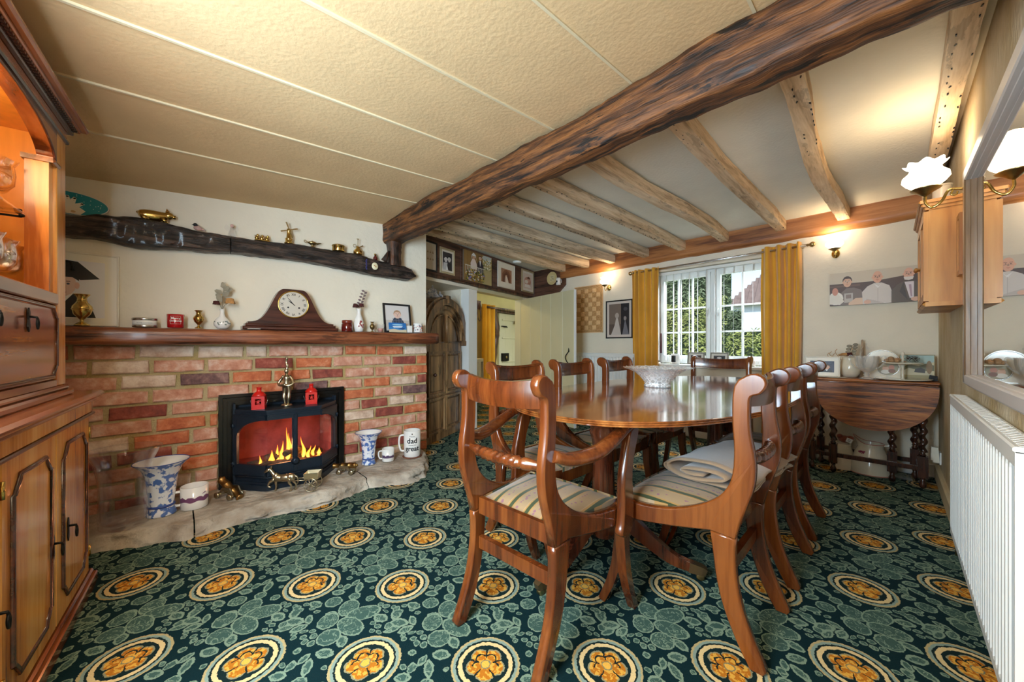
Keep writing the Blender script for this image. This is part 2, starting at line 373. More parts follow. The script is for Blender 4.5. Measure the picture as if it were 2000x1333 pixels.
# ---------------------------------------------------------------- the setting
YW, XR, YB = 4.25, .25, -.72
def sstep(a, b, x): t = min(1, max(0, (x-a)/(b-a))); return t*t*(3-2*t)
def zc(X, Y): return 2.09 - .075*(1.4-Y) - .05*sstep(2.3, 3.0, -X)
def zc2(X): return 2.163

# carpet -------------------------------------------------------------------
FEAT = [(.571,.639,.123,.1,-1.39,2),(.553,.81,.06,.057,.01,2),(.73,.78,.046,.047,.01,2),(.746,.571,.166,.102,.37,2),(.453,.458,.095,.111,-.05,2),(.445,.544,.071,.046,-.07,1),(.692,.399,.158,.099,-.57,2),(.558,.265,.105,.103,0,2),(.699,.221,.083,.053,-1.07,1),(.94,.506,.088,.059,-.4,1),(1.074,.561,.096,.055,-1.4,1),(1.052,.409,.041,.049,.01,0),(1.211,.68,.083,.051,-.44,1),(.871,.695,.031,.028,.01,0),(.934,.666,.04,.034,.01,0),(1.014,.655,.025,.03,.01,0),(.956,.597,.042,.016,-.57,0),(.892,.439,.033,.026,.01,0),(.952,.401,.037,.028,-.34,0),(.92,.344,.033,.024,-.63,0),(.987,.329,.035,.021,-.75,0),(.139,.446,.101,.061,-.05,1),(.259,.476,.074,.038,-1.1,1),(.098,.362,.085,.039,.46,1),(.226,.363,.082,.049,.62,1),(.051,.632,.037,.04,.01,0),(.102,.592,.032,.037,.01,0),(.116,.676,.031,.027,-.09,0),(.371,.331,.034,.026,0,0),(.414,.276,.035,.034,-.64,0),(.328,.259,.031,.029,0,0),(.371,.209,.031,.037,0,0),(.438,.191,.035,.039,0,0),(.362,.108,.038,.038,0,1),(.224,.292,.028,.024,0,0),(.244,.252,.027,.03,-.08,0),(.295,.326,.04,.019,.38,0),(.612,.09,.088,.059,-.12,1),(.468,.029,.067,.036,-1.93,1),(.54,-.049,.098,.044,-1.34,1),(.325,-.034,.036,.026,-.7,0),(.394,-.064,.028,.033,-.27,0),(.682,-.052,.027,.027,0,0),(.376,.72,.085,.08,.04,2),(.352,.866,.075,.052,0,1),(.403,.966,.043,.05,.22,1),(.185,.688,.023,.031,.04,0),(.211,.626,.033,.031,.04,0),(.279,.581,.033,.024,.04,0),(.251,.675,.026,.036,-.08,0)]
def carpet_mat():
    m, nt, p = new_mat('floral axminster carpet'); L = nt.links
    geo = nd(nt, 'ShaderNodeTexCoord')
    def M_(op, a, b=None, c=None):
        n = nd(nt, 'ShaderNodeMath', operation=op)
        for i, v in enumerate((a, b, c)):
            if v is None: continue
            if isinstance(v, (int, float)): n.inputs[i].default_value = v
            else: L.new(v, n.inputs[i])
        return n.outputs[0]
    def V_(op, a, b=None):
        n = nd(nt, 'ShaderNodeVectorMath', operation=op)
        for i, v in enumerate((a, b)):
            if v is None: continue
            if isinstance(v, (tuple, list)): n.inputs[i].default_value = v
            else: L.new(v, n.inputs[i])
        return n.outputs['Value'] if op in ('LENGTH', 'DOT_PRODUCT', 'DISTANCE') else n.outputs[0]
    def mp(src, loc, rz, sc):
        n = nd(nt, 'ShaderNodeMapping', vector_type='TEXTURE'); L.new(src, n.inputs[0])
        n.inputs['Location'].default_value = loc; n.inputs['Rotation'].default_value = (0, 0, rz); n.inputs['Scale'].default_value = sc
        return n.outputs[0]
    def colmix(f, a, b):
        n = nd(nt, 'ShaderNodeMix', data_type='RGBA')
        for i, v in ((0, f), (6, a), (7, b)):
            if isinstance(v, tuple): n.inputs[i].default_value = (*v, 1)
            elif isinstance(v, (int, float)): n.inputs[i].default_value = v
            else: L.new(v, n.inputs[i])
        return n.outputs[2]
    ox = LATT[0]*CY - LATT[1]*SY; oy = LATT[0]*SY + LATT[1]*CY
    base = mp(geo.outputs['Object'], (ox, oy, 0), YAW+LATT[2], (LATT[3], LATT[3], 1))
    jn = nd(nt, 'ShaderNodeTexNoise'); jn.inputs['Scale'].default_value = 38; jn.inputs['Detail'].default_value = 3; L.new(base, jn.inputs[0])
    jit = V_('MULTIPLY', V_('SUBTRACT', jn.outputs['Color'], (.5, .5, .5)), (.030, .030, 0))
    q = V_('FRACTION', V_('ADD', base, jit))
    # flowers, leaves and berries
    D = 2.0; feats = []
    for cx, cy, a, b, an, k in FEAT:
        cx %= 1; cy %= 1; r = max(a, b)*1.05; a *= .95; b *= .93
        for dx in (-1, 0, 1):
            for dy in (-1, 0, 1):
                if -r < cx+dx < 1+r and -r < cy+dy < 1+r: feats.append((cx+dx, cy+dy, a, b, an, k))
    D = 2.0
    order = [f for f in feats if f[5] < 2]
    for cx, cy, a, b, an, k in order:
        if k == 1:
            v = mp(q, (cx, cy, 0), an, (a, b/.566, 1)); d = V_('LENGTH', V_('ADD', V_('ABSOLUTE', v), (0, .6, 0)))
            d = M_('MULTIPLY_ADD', d, 1/1.166*1.5, -.5)
        else: d = V_('LENGTH', mp(q, (cx, cy, 0), an, (a, b, 1)))
        D = d if isinstance(D, float) else M_('MINIMUM', D, d)
    for cx, cy, a, b, an, k in [f for f in feats if f[5] == 2]:
        d = V_('LENGTH', mp(q, (cx, cy, 0), an, (a*1.04, b*1.04, 1))); kk = max(1, min(a, b)/.038)
        d2 = M_('MULTIPLY_ADD', d, kk, 1-kk); ins = M_('LESS_THAN', d, 1.0)
        n = nd(nt, 'ShaderNodeMix', data_type='FLOAT'); L.new(ins, n.inputs[0]); L.new(D, n.inputs[2]); L.new(d2, n.inputs[3]); D = n.outputs[0]
    ln = nd(nt, 'ShaderNodeTexNoise'); ln.inputs['Scale'].default_value = 15; ln.inputs['Detail'].default_value = 2; ln.inputs['Distortion'].default_value = 1.2; L.new(base, ln.inputs[0])
    vein = M_('LESS_THAN', M_('ABSOLUTE', M_('SUBTRACT', ln.outputs[0], .53)), .020)
    outl = M_('GREATER_THAN', D, .70); inside = M_('LESS_THAN', D, 1.0)
    lite = M_('MAXIMUM', outl, vein)
    col = colmix(lite, (.048, .098, .078), (.215, .29, .20))
    col = colmix(inside, (.0015, .018, .021), col)
    # thin stems
    # medallion at every lattice corner
    cen = V_('SUBTRACT', V_('FRACTION', V_('ADD', V_('ADD', base, jit), (.5, .5, 0))), (.5, .5, 0))
    sx = nd(nt, 'ShaderNodeSeparateXYZ'); L.new(cen, sx.inputs[0])
    r = V_('LENGTH', V_('MULTIPLY', cen, (1, 1, 0)))
    ang = M_('ARCTAN2', sx.outputs[1], sx.outputs[0])
    rr = M_('DIVIDE', r, .285)
    ramp = nd(nt, 'ShaderNodeValToRGB'); ramp.color_ramp.interpolation = 'CONSTANT'; e = ramp.color_ramp.elements
    dk = (.005, .018, .017, 1)
    stops = [(0, dk), (.665, (.76, .55, .26, 1)), (.79, dk), (.855, (.25, .33, .27, 1)), (.93, (.48, .37, .17, 1)), (1.0, dk)]
    e[0].position = 0; e[0].color = dk; e[1].position = .665; e[1].color = stops[1][1]
    for pz, c in stops[2:]:
        k = e.new(min(pz, .999)); k.color = c
    L.new(rr, ramp.inputs[0])
    # inner flower: five scalloped petals
    pet = M_('MULTIPLY_ADD', M_('ABSOLUTE', M_('COSINE', M_('MULTIPLY_ADD', ang, 2.5, .8))), .12, .46)
    inner = M_('LESS_THAN', rr, pet)
    gap = M_('MULTIPLY', M_('LESS_THAN', M_('ABSOLUTE', M_('COSINE', M_('MULTIPLY_ADD', ang, 2.5, .8))), .16), M_('GREATER_THAN', rr, .2))
    pet2 = M_('SUBTRACT', pet, .19)
    curl = M_('MULTIPLY', M_('LESS_THAN', M_('ABSOLUTE', M_('SUBTRACT', rr, pet2)), .026), M_('GREATER_THAN', sx.outputs[1], -.02))
    fn = nd(nt, 'ShaderNodeTexNoise'); fn.inputs['Scale'].default_value = 26; L.new(base, fn.inputs[0])
    fcol = colmix(M_('GREATER_THAN', fn.outputs[0], .52), (.50, .165, .012), (.76, .40, .06))
    rim = M_('GREATER_THAN', rr, M_('SUBTRACT', pet, .045))
    fcol = colmix(rim, fcol, (.30, .27, .15))
    fcol = colmix(M_('MAXIMUM', gap, curl), fcol, (.01, .018, .014))
    fcol = colmix(M_('LESS_THAN', rr, .15), fcol, (.22, .21, .12))
    fcol = colmix(M_('LESS_THAN', rr, .115), fcol, (.85, .45, .07))
    mc = colmix(inner, ramp.outputs[0], fcol)
    col = colmix(M_('LESS_THAN', rr, 1.0), col, mc)
    # tufted pile
    pn = nd(nt, 'ShaderNodeTexNoise'); pn.inputs['Scale'].default_value = 260; pn.inputs['Detail'].default_value = 2; L.new(geo.outputs['Object'], pn.inputs[0])
    col = colmix(M_('MULTIPLY', pn.outputs[0], .35), col, colmix(1.0, col, (0, 0, 0)))
    L.new(col, p.inputs['Base Color']); p.inputs['Roughness'].default_value = .95; p.inputs['Specular IOR Level'].default_value = .15
    p.inputs['Sheen Weight'].default_value = 0
    bn = nd(nt, 'ShaderNodeBump'); bn.inputs['Strength'].default_value = .5; bn.inputs['Distance'].default_value = .003
    L.new(pn.outputs[0], bn.inputs['Height']); L.new(bn.outputs[0], p.inputs['Normal'])
    return m
LATT = (-.083, 1.157, -.0135, .3795)
b = MB(); b.bx(-6.6, .35, YB-.1, 5.4, -.06, 0); floor = b.build('floor', carpet_mat(), kind='structure')

# ceilings -------------------------------------------------------------------
ceil = struct('ceiling')
edges = [.30, -.31, -.75, -1.19, -1.62, -2.06, -2.5, -3.3]
for a, c in zip(edges[:-1], edges[1:]):
    b = MB(); g = .004
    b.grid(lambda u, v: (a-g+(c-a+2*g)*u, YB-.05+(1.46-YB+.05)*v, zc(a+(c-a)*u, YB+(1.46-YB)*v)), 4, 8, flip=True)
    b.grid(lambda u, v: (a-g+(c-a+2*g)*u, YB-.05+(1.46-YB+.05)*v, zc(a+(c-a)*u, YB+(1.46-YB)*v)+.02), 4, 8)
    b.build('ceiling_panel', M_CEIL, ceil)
for a in edges[1:-1]:
    b = MB(); b.bar([(a, YB + t*(1.46-YB)/6, zc(a, YB + t*(1.46-YB)/6)) for t in range(7)], .010, .010); b.build('ceiling_batten', M_BATTEN, ceil)
b = MB()
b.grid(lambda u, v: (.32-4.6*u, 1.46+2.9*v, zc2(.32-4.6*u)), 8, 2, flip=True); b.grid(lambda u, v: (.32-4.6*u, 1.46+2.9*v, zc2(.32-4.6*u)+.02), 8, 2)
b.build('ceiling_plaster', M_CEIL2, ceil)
b = MB(); b.bx(-6.6, -3.0, .9, 5.4, 2.3, 2.33); b.bx(-6.6, .4, YB-.1, 1.5, 2.3, 2.33); b.bx(-3.4, .4, 1.4, 4.4, 2.3, 2.33); b.build('ceiling_void_cover', M_CEIL2, ceil)

# walls ----------------------------------------------------------------------
def rough_wall(name, M, x0, x1, z0, z1, th, m=M_PLASTER, amp=.004):
    b = MB(); n = max(2, int((x1-x0)/.12)); k = max(2, int((z1-z0)/.12))
    fn = lambda u, v: (x0+(x1-x0)*u, amp*noise.noise(Vector(((x0+(x1-x0)*u)*3, (z0+(z1-z0)*v)*3, len(name)))) if 0 < u < 1 and 0 < v < 1 else 0, z0+(z1-z0)*v)
    b.grid(fn, n, k); b.bx(x0, x1, .006, th, z0, z1)
    return b.build(name, m, None, M, 'structure')
# window wall with its opening
WX0, WX1, WZ0, WZ1 = -1.99, -.74, .78, 1.865
wallw = struct('wall_window', WW)
for x0, x1, z0, z1 in ((-3.6, WX0, 0, 2.3), (WX1, .40, 0, 2.3), (WX0, WX1, 0, WZ0), (WX0, WX1, WZ1, 2.3)):
    b = MB(); b.bx(x0, x1, 0, .25, z0, z1); b.build('wall_section', M_PLASTER, wallw)
# right wall, bare distressed plaster beside the corner
M_DISTR = mat('distressed plaster', srgb(182, 156, 108), .75, scale=3, col2=srgb(216, 202, 174), bump=1.0, bscale=26, stretch=(1.5, 1.5, .7))
b = MB(); b.bx(-4.4, -YB, 0, .15, 0, 2.3); b.build('wall_right', M_DISTR, None, RW, 'structure')
# rear wall with a made-up window opening and frame, added for the fill
b = MB()
for x0, x1, z0, z1 in ((-3.4, -1.1, 0, 2.3), (-.15, .4, 0, 2.3), (-1.1, -.15, 0, .75), (-1.1, -.15, 1.75, 2.3)): b.bx(x0, x1, YB-.15, YB, z0, z1)
b.build('wall_rear', M_PLASTER, kind='structure')
w2 = struct('added_window'); b = MB(); y0, y1 = YB-.10, YB-.05
for x0, x1, z0, z1 in ((-1.1, -1.05, .75, 1.75), (-.2, -.15, .75, 1.75), (-.65, -.60, .75, 1.75), (-1.1, -.15, .75, .80), (-1.1, -.15, 1.70, 1.75)): b.bx(x0, x1, y0, y1, z0, z1)
b.build('window_frame', M_WHITE, w2); b = MB(); b.bx(-1.05, -.65, y0+.02, y0+.024, .80, 1.70); b.build('pane', M_PANE, w2); b = MB(); b.bx(-.60, -.2, y0+.02, y0+.024, .80, 1.70); b.build('pane', M_PANE, w2)
# chimney breast above the mantel
rough_wall('wall_fireplace', FW, -2.75, -.012, 1.02, 2.25, .35)
b = MB(); b.bx(-2.75, 0, .35, .42, 0, 2.25); b.build('wall_backing', M_PLASTER, None, FW, 'structure')

# brickwork -------------------------------------------------------------------
M_MORT = mat('ochre mortar', srgb(176, 150, 92), .95, scale=5, col2=srgb(196, 180, 142), bump=.9, bscale=90)
brk = struct('wall_brick', FW)
SX0, SX1, SZ1 = -1.527, -.751, .678           # stove surround opening
b = MB()
for x0, x1, z0, z1 in ((-2.75, SX0+.03, 0, 1.03), (SX1-.03, -.004, 0, 1.03), (SX0+.03, SX1-.03, SZ1-.03, 1.03)): b.bx(x0, x1, .014, .34, z0, z1)
b.build('mortar', M_MORT, brk)
def brick_mat(i, c1, c2, c3):
    m, nt, p = new_mat('brick tone %d' % i); L = nt.links
    tc = nd(nt, 'ShaderNodeTexCoord'); oi = nd(nt, 'ShaderNodeObjectInfo'); ad = nd(nt, 'ShaderNodeVectorMath', operation='ADD')
    L.new(tc.outputs['Object'], ad.inputs[0]); L.new(oi.outputs['Location'], ad.inputs[1])
    n = nd(nt, 'ShaderNodeTexNoise'); n.inputs['Scale'].default_value = 14; n.inputs['Detail'].default_value = 8; n.inputs['Roughness'].default_value = .65; L.new(ad.outputs[0], n.inputs[0])
    r = nd(nt, 'ShaderNodeValToRGB'); e = r.color_ramp.elements; e[0].position = .33; e[0].color = (*c1, 1); e[1].position = .68; e[1].color = (*c3, 1); k = e.new(.52); k.color = (*c2, 1)
    L.new(n.outputs[0], r.inputs[0]); L.new(r.outputs[0], p.inputs['Base Color']); p.inputs['Roughness'].default_value = .85
    n2 = nd(nt, 'ShaderNodeTexNoise'); n2.inputs['Scale'].default_value = 45; n2.inputs['Detail'].default_value = 6; L.new(ad.outputs[0], n2.inputs[0])
    bn = nd(nt, 'ShaderNodeBump'); bn.inputs['Strength'].default_value = .9; bn.inputs['Distance'].default_value = .008; L.new(n2.outputs[0], bn.inputs['Height']); L.new(bn.outputs[0], p.inputs['Normal'])
    return m
BR = [brick_mat(0, srgb(176, 88, 54), srgb(206, 118, 76), srgb(222, 160, 124)), brick_mat(1, srgb(186, 118, 90), srgb(212, 156, 130), srgb(228, 196, 176)),
      brick_mat(2, srgb(190, 150, 126), srgb(222, 194, 170), srgb(236, 216, 196)), brick_mat(3, srgb(116, 54, 46), srgb(156, 78, 62), srgb(184, 112, 92)),
      brick_mat(4, srgb(70, 48, 50), srgb(124, 90, 86), srgb(170, 130, 118))]
def brick_mesh(Lg, mt, seed):
    rg = random.Random(seed); h = .070; b = MB(); y = -.004
    j = lambda a: a + rg.uniform(-.003, .003)
    x = Lg/2; z = h/2; bv = .006
    fr = [(j(-x+bv), y, j(-z+bv)), (j(0), y-rg.uniform(0, .003), j(-z+bv)), (j(x-bv), y, j(-z+bv)), (j(x-bv), y, j(z-bv)), (j(0), y-rg.uniform(0, .003), j(z-bv)), (j(-x+bv), y, j(z-bv))]
    md = [(j(-x), y+bv, j(-z)), (j(0), y+bv, j(-z)), (j(x), y+bv, j(-z)), (j(x), y+bv, j(z)), (j(0), y+bv, j(z)), (j(-x), y+bv, j(z))]
    bk = [(p[0], .03, p[2]) for p in md]
    fs = [(0, 1, 4, 5), (1, 2, 3, 4)] + [(6+i, 6+(i+1) % 6, (i+1) % 6, i) for i in range(6)] + [(12+i, 12+(i+1) % 6, 6+(i+1) % 6, 6+i) for i in range(6)] + [(17, 16, 15, 14, 13, 12)]
    b.put(fr+md+bk, fs); o = b.build('brick', mt); me = o.data; bpy.data.objects.remove(o); return me
BM = {}
rg = random.Random(31); z = 1.008 - .0445; row = 0
while z > .0:
    x = -.004; first = True
    while x > -2.32:
        Lg = rg.choice((.215, .225, .23, .24)) if not (first and row % 2) else .09
        if rg.random() < .08: Lg = .11
        first = False; a, c = x-Lg, x; x -= Lg+.022
        lo, hi = a, c
        if z < SZ1-.02 and hi > SX0 and lo < SX1:       # cut round the stove surround
            if lo < SX0 - .03: hi = SX0 - .004
            elif hi > SX1 + .03: lo = SX1 + .004
            else: continue
        w_ = rg.choices(range(5), (30, 30, 18, 13, 5) if z > .3 else (26, 44, 18, 8, 2))[0]
        Lr = round((hi-lo)/.005)*.005; key = (Lr, w_, rg.randrange(2))
        if key not in BM: BM[key] = brick_mesh(Lr, BR[w_], hash(key) & 255)
        o = bpy.data.objects.new('brick', BM[key]); COL.objects.link(o); o.parent = brk
        o.location = ((lo+hi)/2, rg.uniform(-.004, .004), z+rg.uniform(-.003, .003)); o.rotation_euler = (0, rg.uniform(-.012, .012), 0)
    z -= .0885; row += 1

# slanting doorway wall, alcove and boarding ------------------------------------
dw = struct('wall_doorway', DW)
def dwx(px): return on(DW, px, 600).x
PX0, PX1, PX2 = dwx(913), dwx(929), dwx(1017)
HB = 1.72
b = MB(); b.bx(PX0, PX1, -.02, .10, 0, HB-.042); b.build('door_post', M_WHITE, dw)
b = MB(); b.bx(PX1, PX2+.02, -.01, .10, HB-.045, HB); b.build('door_head', M_SAGE, dw)
b = MB(); b.bx(PX2, PX2+.06, 0, .10, 0, HB); b.build('door_jamb', M_SAGE, dw)
b = MB(); b.bx(-.35, PX1, -.035, .5, HB-.042, HB); b.build('alcove_header', M_PLASTER, dw)
b = MB(); b.bx(-.35, PX0+.02, .45, .5, 0, HB+.05); b.bx(PX0-.02, PX0+.02, .10, .5, 0, HB); b.build('alcove_back', M_PLASTER, dw)
b = MB(); b.bx(PX2+.06, PX2+.9, 0, .10, 0, HB); b.build('wall_section', M_PLASTER, dw)
b = MB(); b.bx(-.4, 2.7, .10, .16, HB, 2.4); b.build('wall_section', M_PLASTER, dw)

# curtain-coloured lobby beyond the doorway
lob = struct('wall_lobby', DW)
M_LOB = mat('lobby yellow paint', srgb(222, 205, 140), .8, var=.04, scale=4)
b = MB(); b.bx(-1.2, 4.4, 1.45, 1.55, 0, 2.2); b.bx(4.3, 4.4, .1, 1.5, 0, 2.2); b.build('wall_section', M_LOB, lob)
b = MB(); b.bx(-.2, -.1, .5, 1.5, 0, 2.2); b.build('wall_section', M_LOB, lob)
b = MB(); b.bx(-1.2, 3.4, .10, 1.55, 2.15, 2.2); b.build('lobby_ceiling', M_LOB, lob)
lamp('lobby_lamp', 'POINT', tuple(DW @ Vector((1.3, .8, 1.95))), 7, (1, .85, .5), size=.06)

# baseboards
b = MB(); b.bev(-3.3, .245, -.016, 0, 0, .10, .006); b.build('baseboard_window', M_WHITE, None, WW, 'structure')
b = MB(); b.bev(-4.23, .7, -.022, 0, 0, .11, .008); b.build('baseboard_right', mat('aged cream paint', srgb(206, 188, 150), .5, var=.08, scale=8), None, RW, 'structure')
# ---------------------------------------------------------------- timbers
def hewn(pts, wd, ht, seed, amp=.006, segs=40, ns=4, freq=6, up=(0, 0, 1), chamf=.12, sm=True):
    """rough-hewn timber: rectangular section with worn arrises, noise along and across"""
    b = MB(); P = smooth_line(pts, max(1, segs//(len(pts)-1))); n = len(P); up = Vector(up)
    sec = []
    for (x0, y0), (x1, y1) in (((-1, -1), (1, -1)), ((1, -1), (1, 1)), ((1, 1), (-1, 1)), ((-1, 1), (-1, -1))):
        for k in range(ns): sec.append((x0+(x1-x0)*(k+.0)/ns, y0+(y1-y0)*(k+.0)/ns))
    L = []
    for x, y in sec:
        if abs(x) > .99 and abs(y) > .99: x *= 1-chamf; y *= 1-chamf
        L.append((x, y))
    m = len(L); vs = []
    W = wd if callable(wd) else (lambda t: wd); H = ht if callable(ht) else (lambda t: ht)
    for i, p in enumerate(P):
        t = (P[min(i+1, n-1)]-P[max(i-1, 0)]).normalized(); a = t.cross(up).normalized(); u = a.cross(t); f = i/(n-1)
        for x, y in L:
            q = p + a*(x*W(f)/2) + u*(y*H(f)/2)
            k1 = noise.noise(Vector((q.x*freq*.5+seed, q.y*freq*.5, q.z*freq*.8)))*1.4 + .6*noise.noise(Vector((q.x*freq*2+seed, q.y*freq*2, q.z*freq*4)))
            vs.append(q + (a*x+u*y)*(amp*k1))
    fs = [(j*m+k, j*m+(k+1) % m, (j+1)*m+(k+1) % m, (j+1)*m+k) for j in range(n-1) for k in range(m)]
    b.put(vs, fs, sm); b.put(vs[:m], [tuple(reversed(range(m)))]); b.put(vs[-m:], [tuple(range(m))]); return b
o = hewn([(-3.06, 1.475, 1.965), (-2.4, 1.47, 1.975), (-1.7, 1.46, 1.972), (-.9, 1.463, 1.985), (-.3, 1.47, 1.995), (.28, 1.475, 2.0)],
         lambda t: .135+.02*math.sin(t*9), lambda t: .185+.02*t, 3, .010, 150, 6, 7).build('ceiling_beam', M_BEAM)
tag(o, 'massive dark hewn oak beam crossing the ceiling from fireplace wall to mirror wall', 'beam')
joists = [(.17, .20, 'joist running tight along the top of the right wall'), (-.30, -.30, 'wavy joist nearest the right wall but one'),
          (-.73, -.72, 'joist meeting the lintel above the right-hand mustard curtain'), (-1.19, -1.18, 'bowed joist meeting the lintel over the middle of the window'),
          (-1.62, -1.61, 'joist meeting the lintel over the left half of the window'), (-2.05, -2.03, 'joist meeting the lintel above the left mustard curtain'),
          (-2.49, -2.48, 'joist meeting the lintel above the framed black and white picture'), (-2.87, -2.87, 'second joist out from the row of family photographs'),
          (-3.02, -3.27, 'joist closest to the row of family photographs')]
for i, (xa, xb, lab) in enumerate(joists):
    wob = [.0, .022, .01, .025, .006, .006, .004, .004, .004][i]
    pts = [(xa+(xb-xa)*t+wob*math.sin(t*7+i), 1.50+2.72*t, 2.112+(.006 if i < 3 else -.008)+.010*math.sin(t*5+i)*(wob/.02)) for t in (0, .2, .4, .6, .8, 1)]
    o = hewn(pts, .082 if i else .075, .094, 20+i, .0035, 60, 3, 5, chamf=.05, sm=False).build('ceiling_joist', M_JOIST if i not in (5, 6, 7) else M_JOISTG)
    b = MB(); rj = random.Random(i)
    for k in range(46):
        t = k/46*2.55+rj.uniform(0, .02); p = Vector(pts[0]).lerp(Vector(pts[-1]), t/2.72)
        dx = rj.choice((-.022, -.012, .03))+rj.uniform(-.004, .004) ; xw = xa+(xb-xa)*t/2.72+wob*math.sin(t/2.72*7+i)
        b.box((xw+dx, 1.58+t, p.z-.0475+(-.0 if i else 0)), (.004, .009, .006), rz=rj.uniform(-.4, .4))
    c = b.build('lath_nail_holes', M_BLKTXT, o); c['kind'] = 'stuff'
    tag(o, 'pale limed oak '+lab, 'joist', 'exposed joists above the dining table')
# lintel beam over the window: waney lower edge
b = MB(); NL = 60
def lint(u, v):
    x = -3.32+3.56*u; top = zc2(x)+.003; bot = 1.985+.004*x+.012*noise.noise(Vector((x*2.2, 1, 0)))+.010*noise.noise(Vector((x*6, 3, 0)))
    return (x, 4.195 + .004*noise.noise(Vector((x*4, v*3, 5))), bot+(top-bot)*v)
b.grid(lint, NL, 3); b.grid(lambda u, v: (lint(u, 0)[0], lint(u, 0)[1]+.06*v, lint(u, 0)[2]), NL, 1, flip=True)
b.bx(-3.32, .24, 4.215, 4.26, 2.02, 2.04)
o = b.build('window_lintel', M_LINTEL); tag(o, 'orange stained timber lintel with a waney lower edge above the window', 'beam')
# blackened curved timber over the mantel
def prof(pts, x):
    for (a, za), (c, zd) in zip(pts[:-1], pts[1:]):
        if a <= x <= c: t = (x-a)/(c-a); t = t*t*(3-2*t); return za+(zd-za)*t
    return pts[0][1] if x < pts[0][0] else pts[-1][1]
CT = [(-2.6, 1.66), (-2.16, 1.68), (-2.03, 1.716), (-1.89, 1.734), (-1.74, 1.726), (-1.6, 1.712), (-1.47, 1.712), (-1.02, 1.730), (-.7, 1.730), (-.47, 1.706), (-.28, 1.69), (-.21, 1.672), (-.17, 1.622)]
CB = [(-2.6, 1.60), (-2.16, 1.578), (-2.05, 1.585), (-1.91, 1.566), (-1.65, 1.588), (-1.39, 1.612), (-1.02, 1.615), (-.7, 1.595), (-.49, 1.577), (-.217, 1.578), (-.17, 1.612)]
cb = thing('curved_beam', 'blackened curved old timber fixed along the wall above the mantel shelf', 'beam', FW)
for x0, x1 in ((-2.6, -1.472), (-1.468, -.165)):
    b = MB(); n = int((x1-x0)/.008); vs = []; m = 24
    for i in range(n+1):
        x = x0+(x1-x0)*i/n; t, bo = prof(CT, x), prof(CB, x); h = t-bo
        for k in range(m):
            s_ = k/m; a = 2*PI*(k+.5)/m; yy, zz = -math.cos(a), math.sin(a)
            sg = lambda q: math.copysign(abs(q)**.45, q)
            dn = .012*noise.noise(Vector((x*5, yy*2, zz*3)))+.010*noise.noise(Vector((x*12, yy*6, zz*12)))+.006*noise.noise(Vector((x*30, yy*9, zz*22)))
            vs.append((x, -.045+sg(yy)*(.050+dn), (t+bo)/2+sg(zz)*(h/2+dn*.4)))
    b.put(vs, [(j*m+k, j*m+(k+1) % m, (j+1)*m+(k+1) % m, (j+1)*m+k) for j in range(n) for k in range(m)], True)
    b.put(vs[:m], [tuple(range(m))]); b.put(vs[-m:], [tuple(range(m))]); b.build('timber_section', M_CHAR, cb)
b = hewn([(-.355, -.055, 1.68), (-.352, -.06, 1.78), (-.35, -.06, 1.905)], .10, .13, 9, .006, 20, 4, 10, up=(0, 1, 0)); o = b.build('beam_post', M_POST, None, FW)
tag(o, 'short dark oak post propping the big ceiling beam on the curved timber', 'post')
b = hewn([(-.44, -.06, 1.715), (-.425, -.065, 1.75), (-.40, -.06, 1.80)], lambda t: .045-.03*t, .03, 12, .004, 10, 3, 12, up=(0, 1, 0)); b.build('splinter_stub', M_POST, o)
# mantel shelf
b = hewn([(-2.6, -.075, 1.054), (-1.8, -.075, 1.055), (-1.0, -.075, 1.060), (.03, -.075, 1.066)], .17, .097, 5, .004, 80, 5, 8)
o = b.build('mantel_shelf', M_MANTEL, None, FW); tag(o, 'red-brown oak mantel shelf along the top of the brickwork', 'mantel')
MZ = lambda x: 1.104+.006*(x+2.6)/2.6   # its top surface

# ---------------------------------------------------------------- stone hearth
HF = [(-2.6, -.40), (-2.03, -.41), (-1.81, -.49), (-1.69, -.55), (-1.486, -.525), (-1.40, -.525), (-1.24, -.55), (-1.10, -.58), (-.95, -.56), (-.74, -.50), (-.64, -.52), (-.53, -.58), (-.45, -.61), (-.335, -.56), (-.24, -.44), (-.16, -.30), (-.10, -.20), (-.09, -.01)]
M_STONE = mat('hearth limestone', srgb(146, 130, 112), .85, scale=7, col2=srgb(206, 196, 180), bump=1.6, bscale=28, detail=9)
hearth = thing('stone_hearth', 'low rough limestone hearth with a broken front edge under the stove', 'hearth', FW)
cuts = [-2.6, -1.66, -.735, -.09]
HZ = .066
for ci, (x0, x1) in enumerate(zip(cuts[:-1], cuts[1:])):
    b = MB(); n = max(8, int((x1-x0)/.018))
    def hz(x, y): return HZ + .006*noise.noise(Vector((x*5, y*5, ci))) + .003*noise.noise(Vector((x*17, y*17, ci)))
    def top(u, v):
        x = x0+.003+(x1-x0-.006)*u; f = min(-.02, prof(HF, x)+.045); y = f*v - .008*(1-v); return (x, y, hz(x, y)*(1 if v < 1 else .97))
    def front(u, v):
        x, y, z = top(u, 1); k = .045*v+.05*noise.noise(Vector((x*9, v*2.5, 3+ci)))*math.sin(PI*min(1, v*1.0))+.022*noise.noise(Vector((x*28, v*6, 1)))*(v > 0)
        return (x, y-k, z*(1-v)-.002*v)
    b.grid(top, n, 10, flip=True); b.grid(front, n, 5, flip=True)
    b.build('hearth_stone', M_STONE, hearth)

# ---------------------------------------------------------------- stove
st = thing('stove', 'black cast iron inset stove with two arched glass doors and a lit fire', 'stove', FW)
cxs = (SX0+SX1)/2
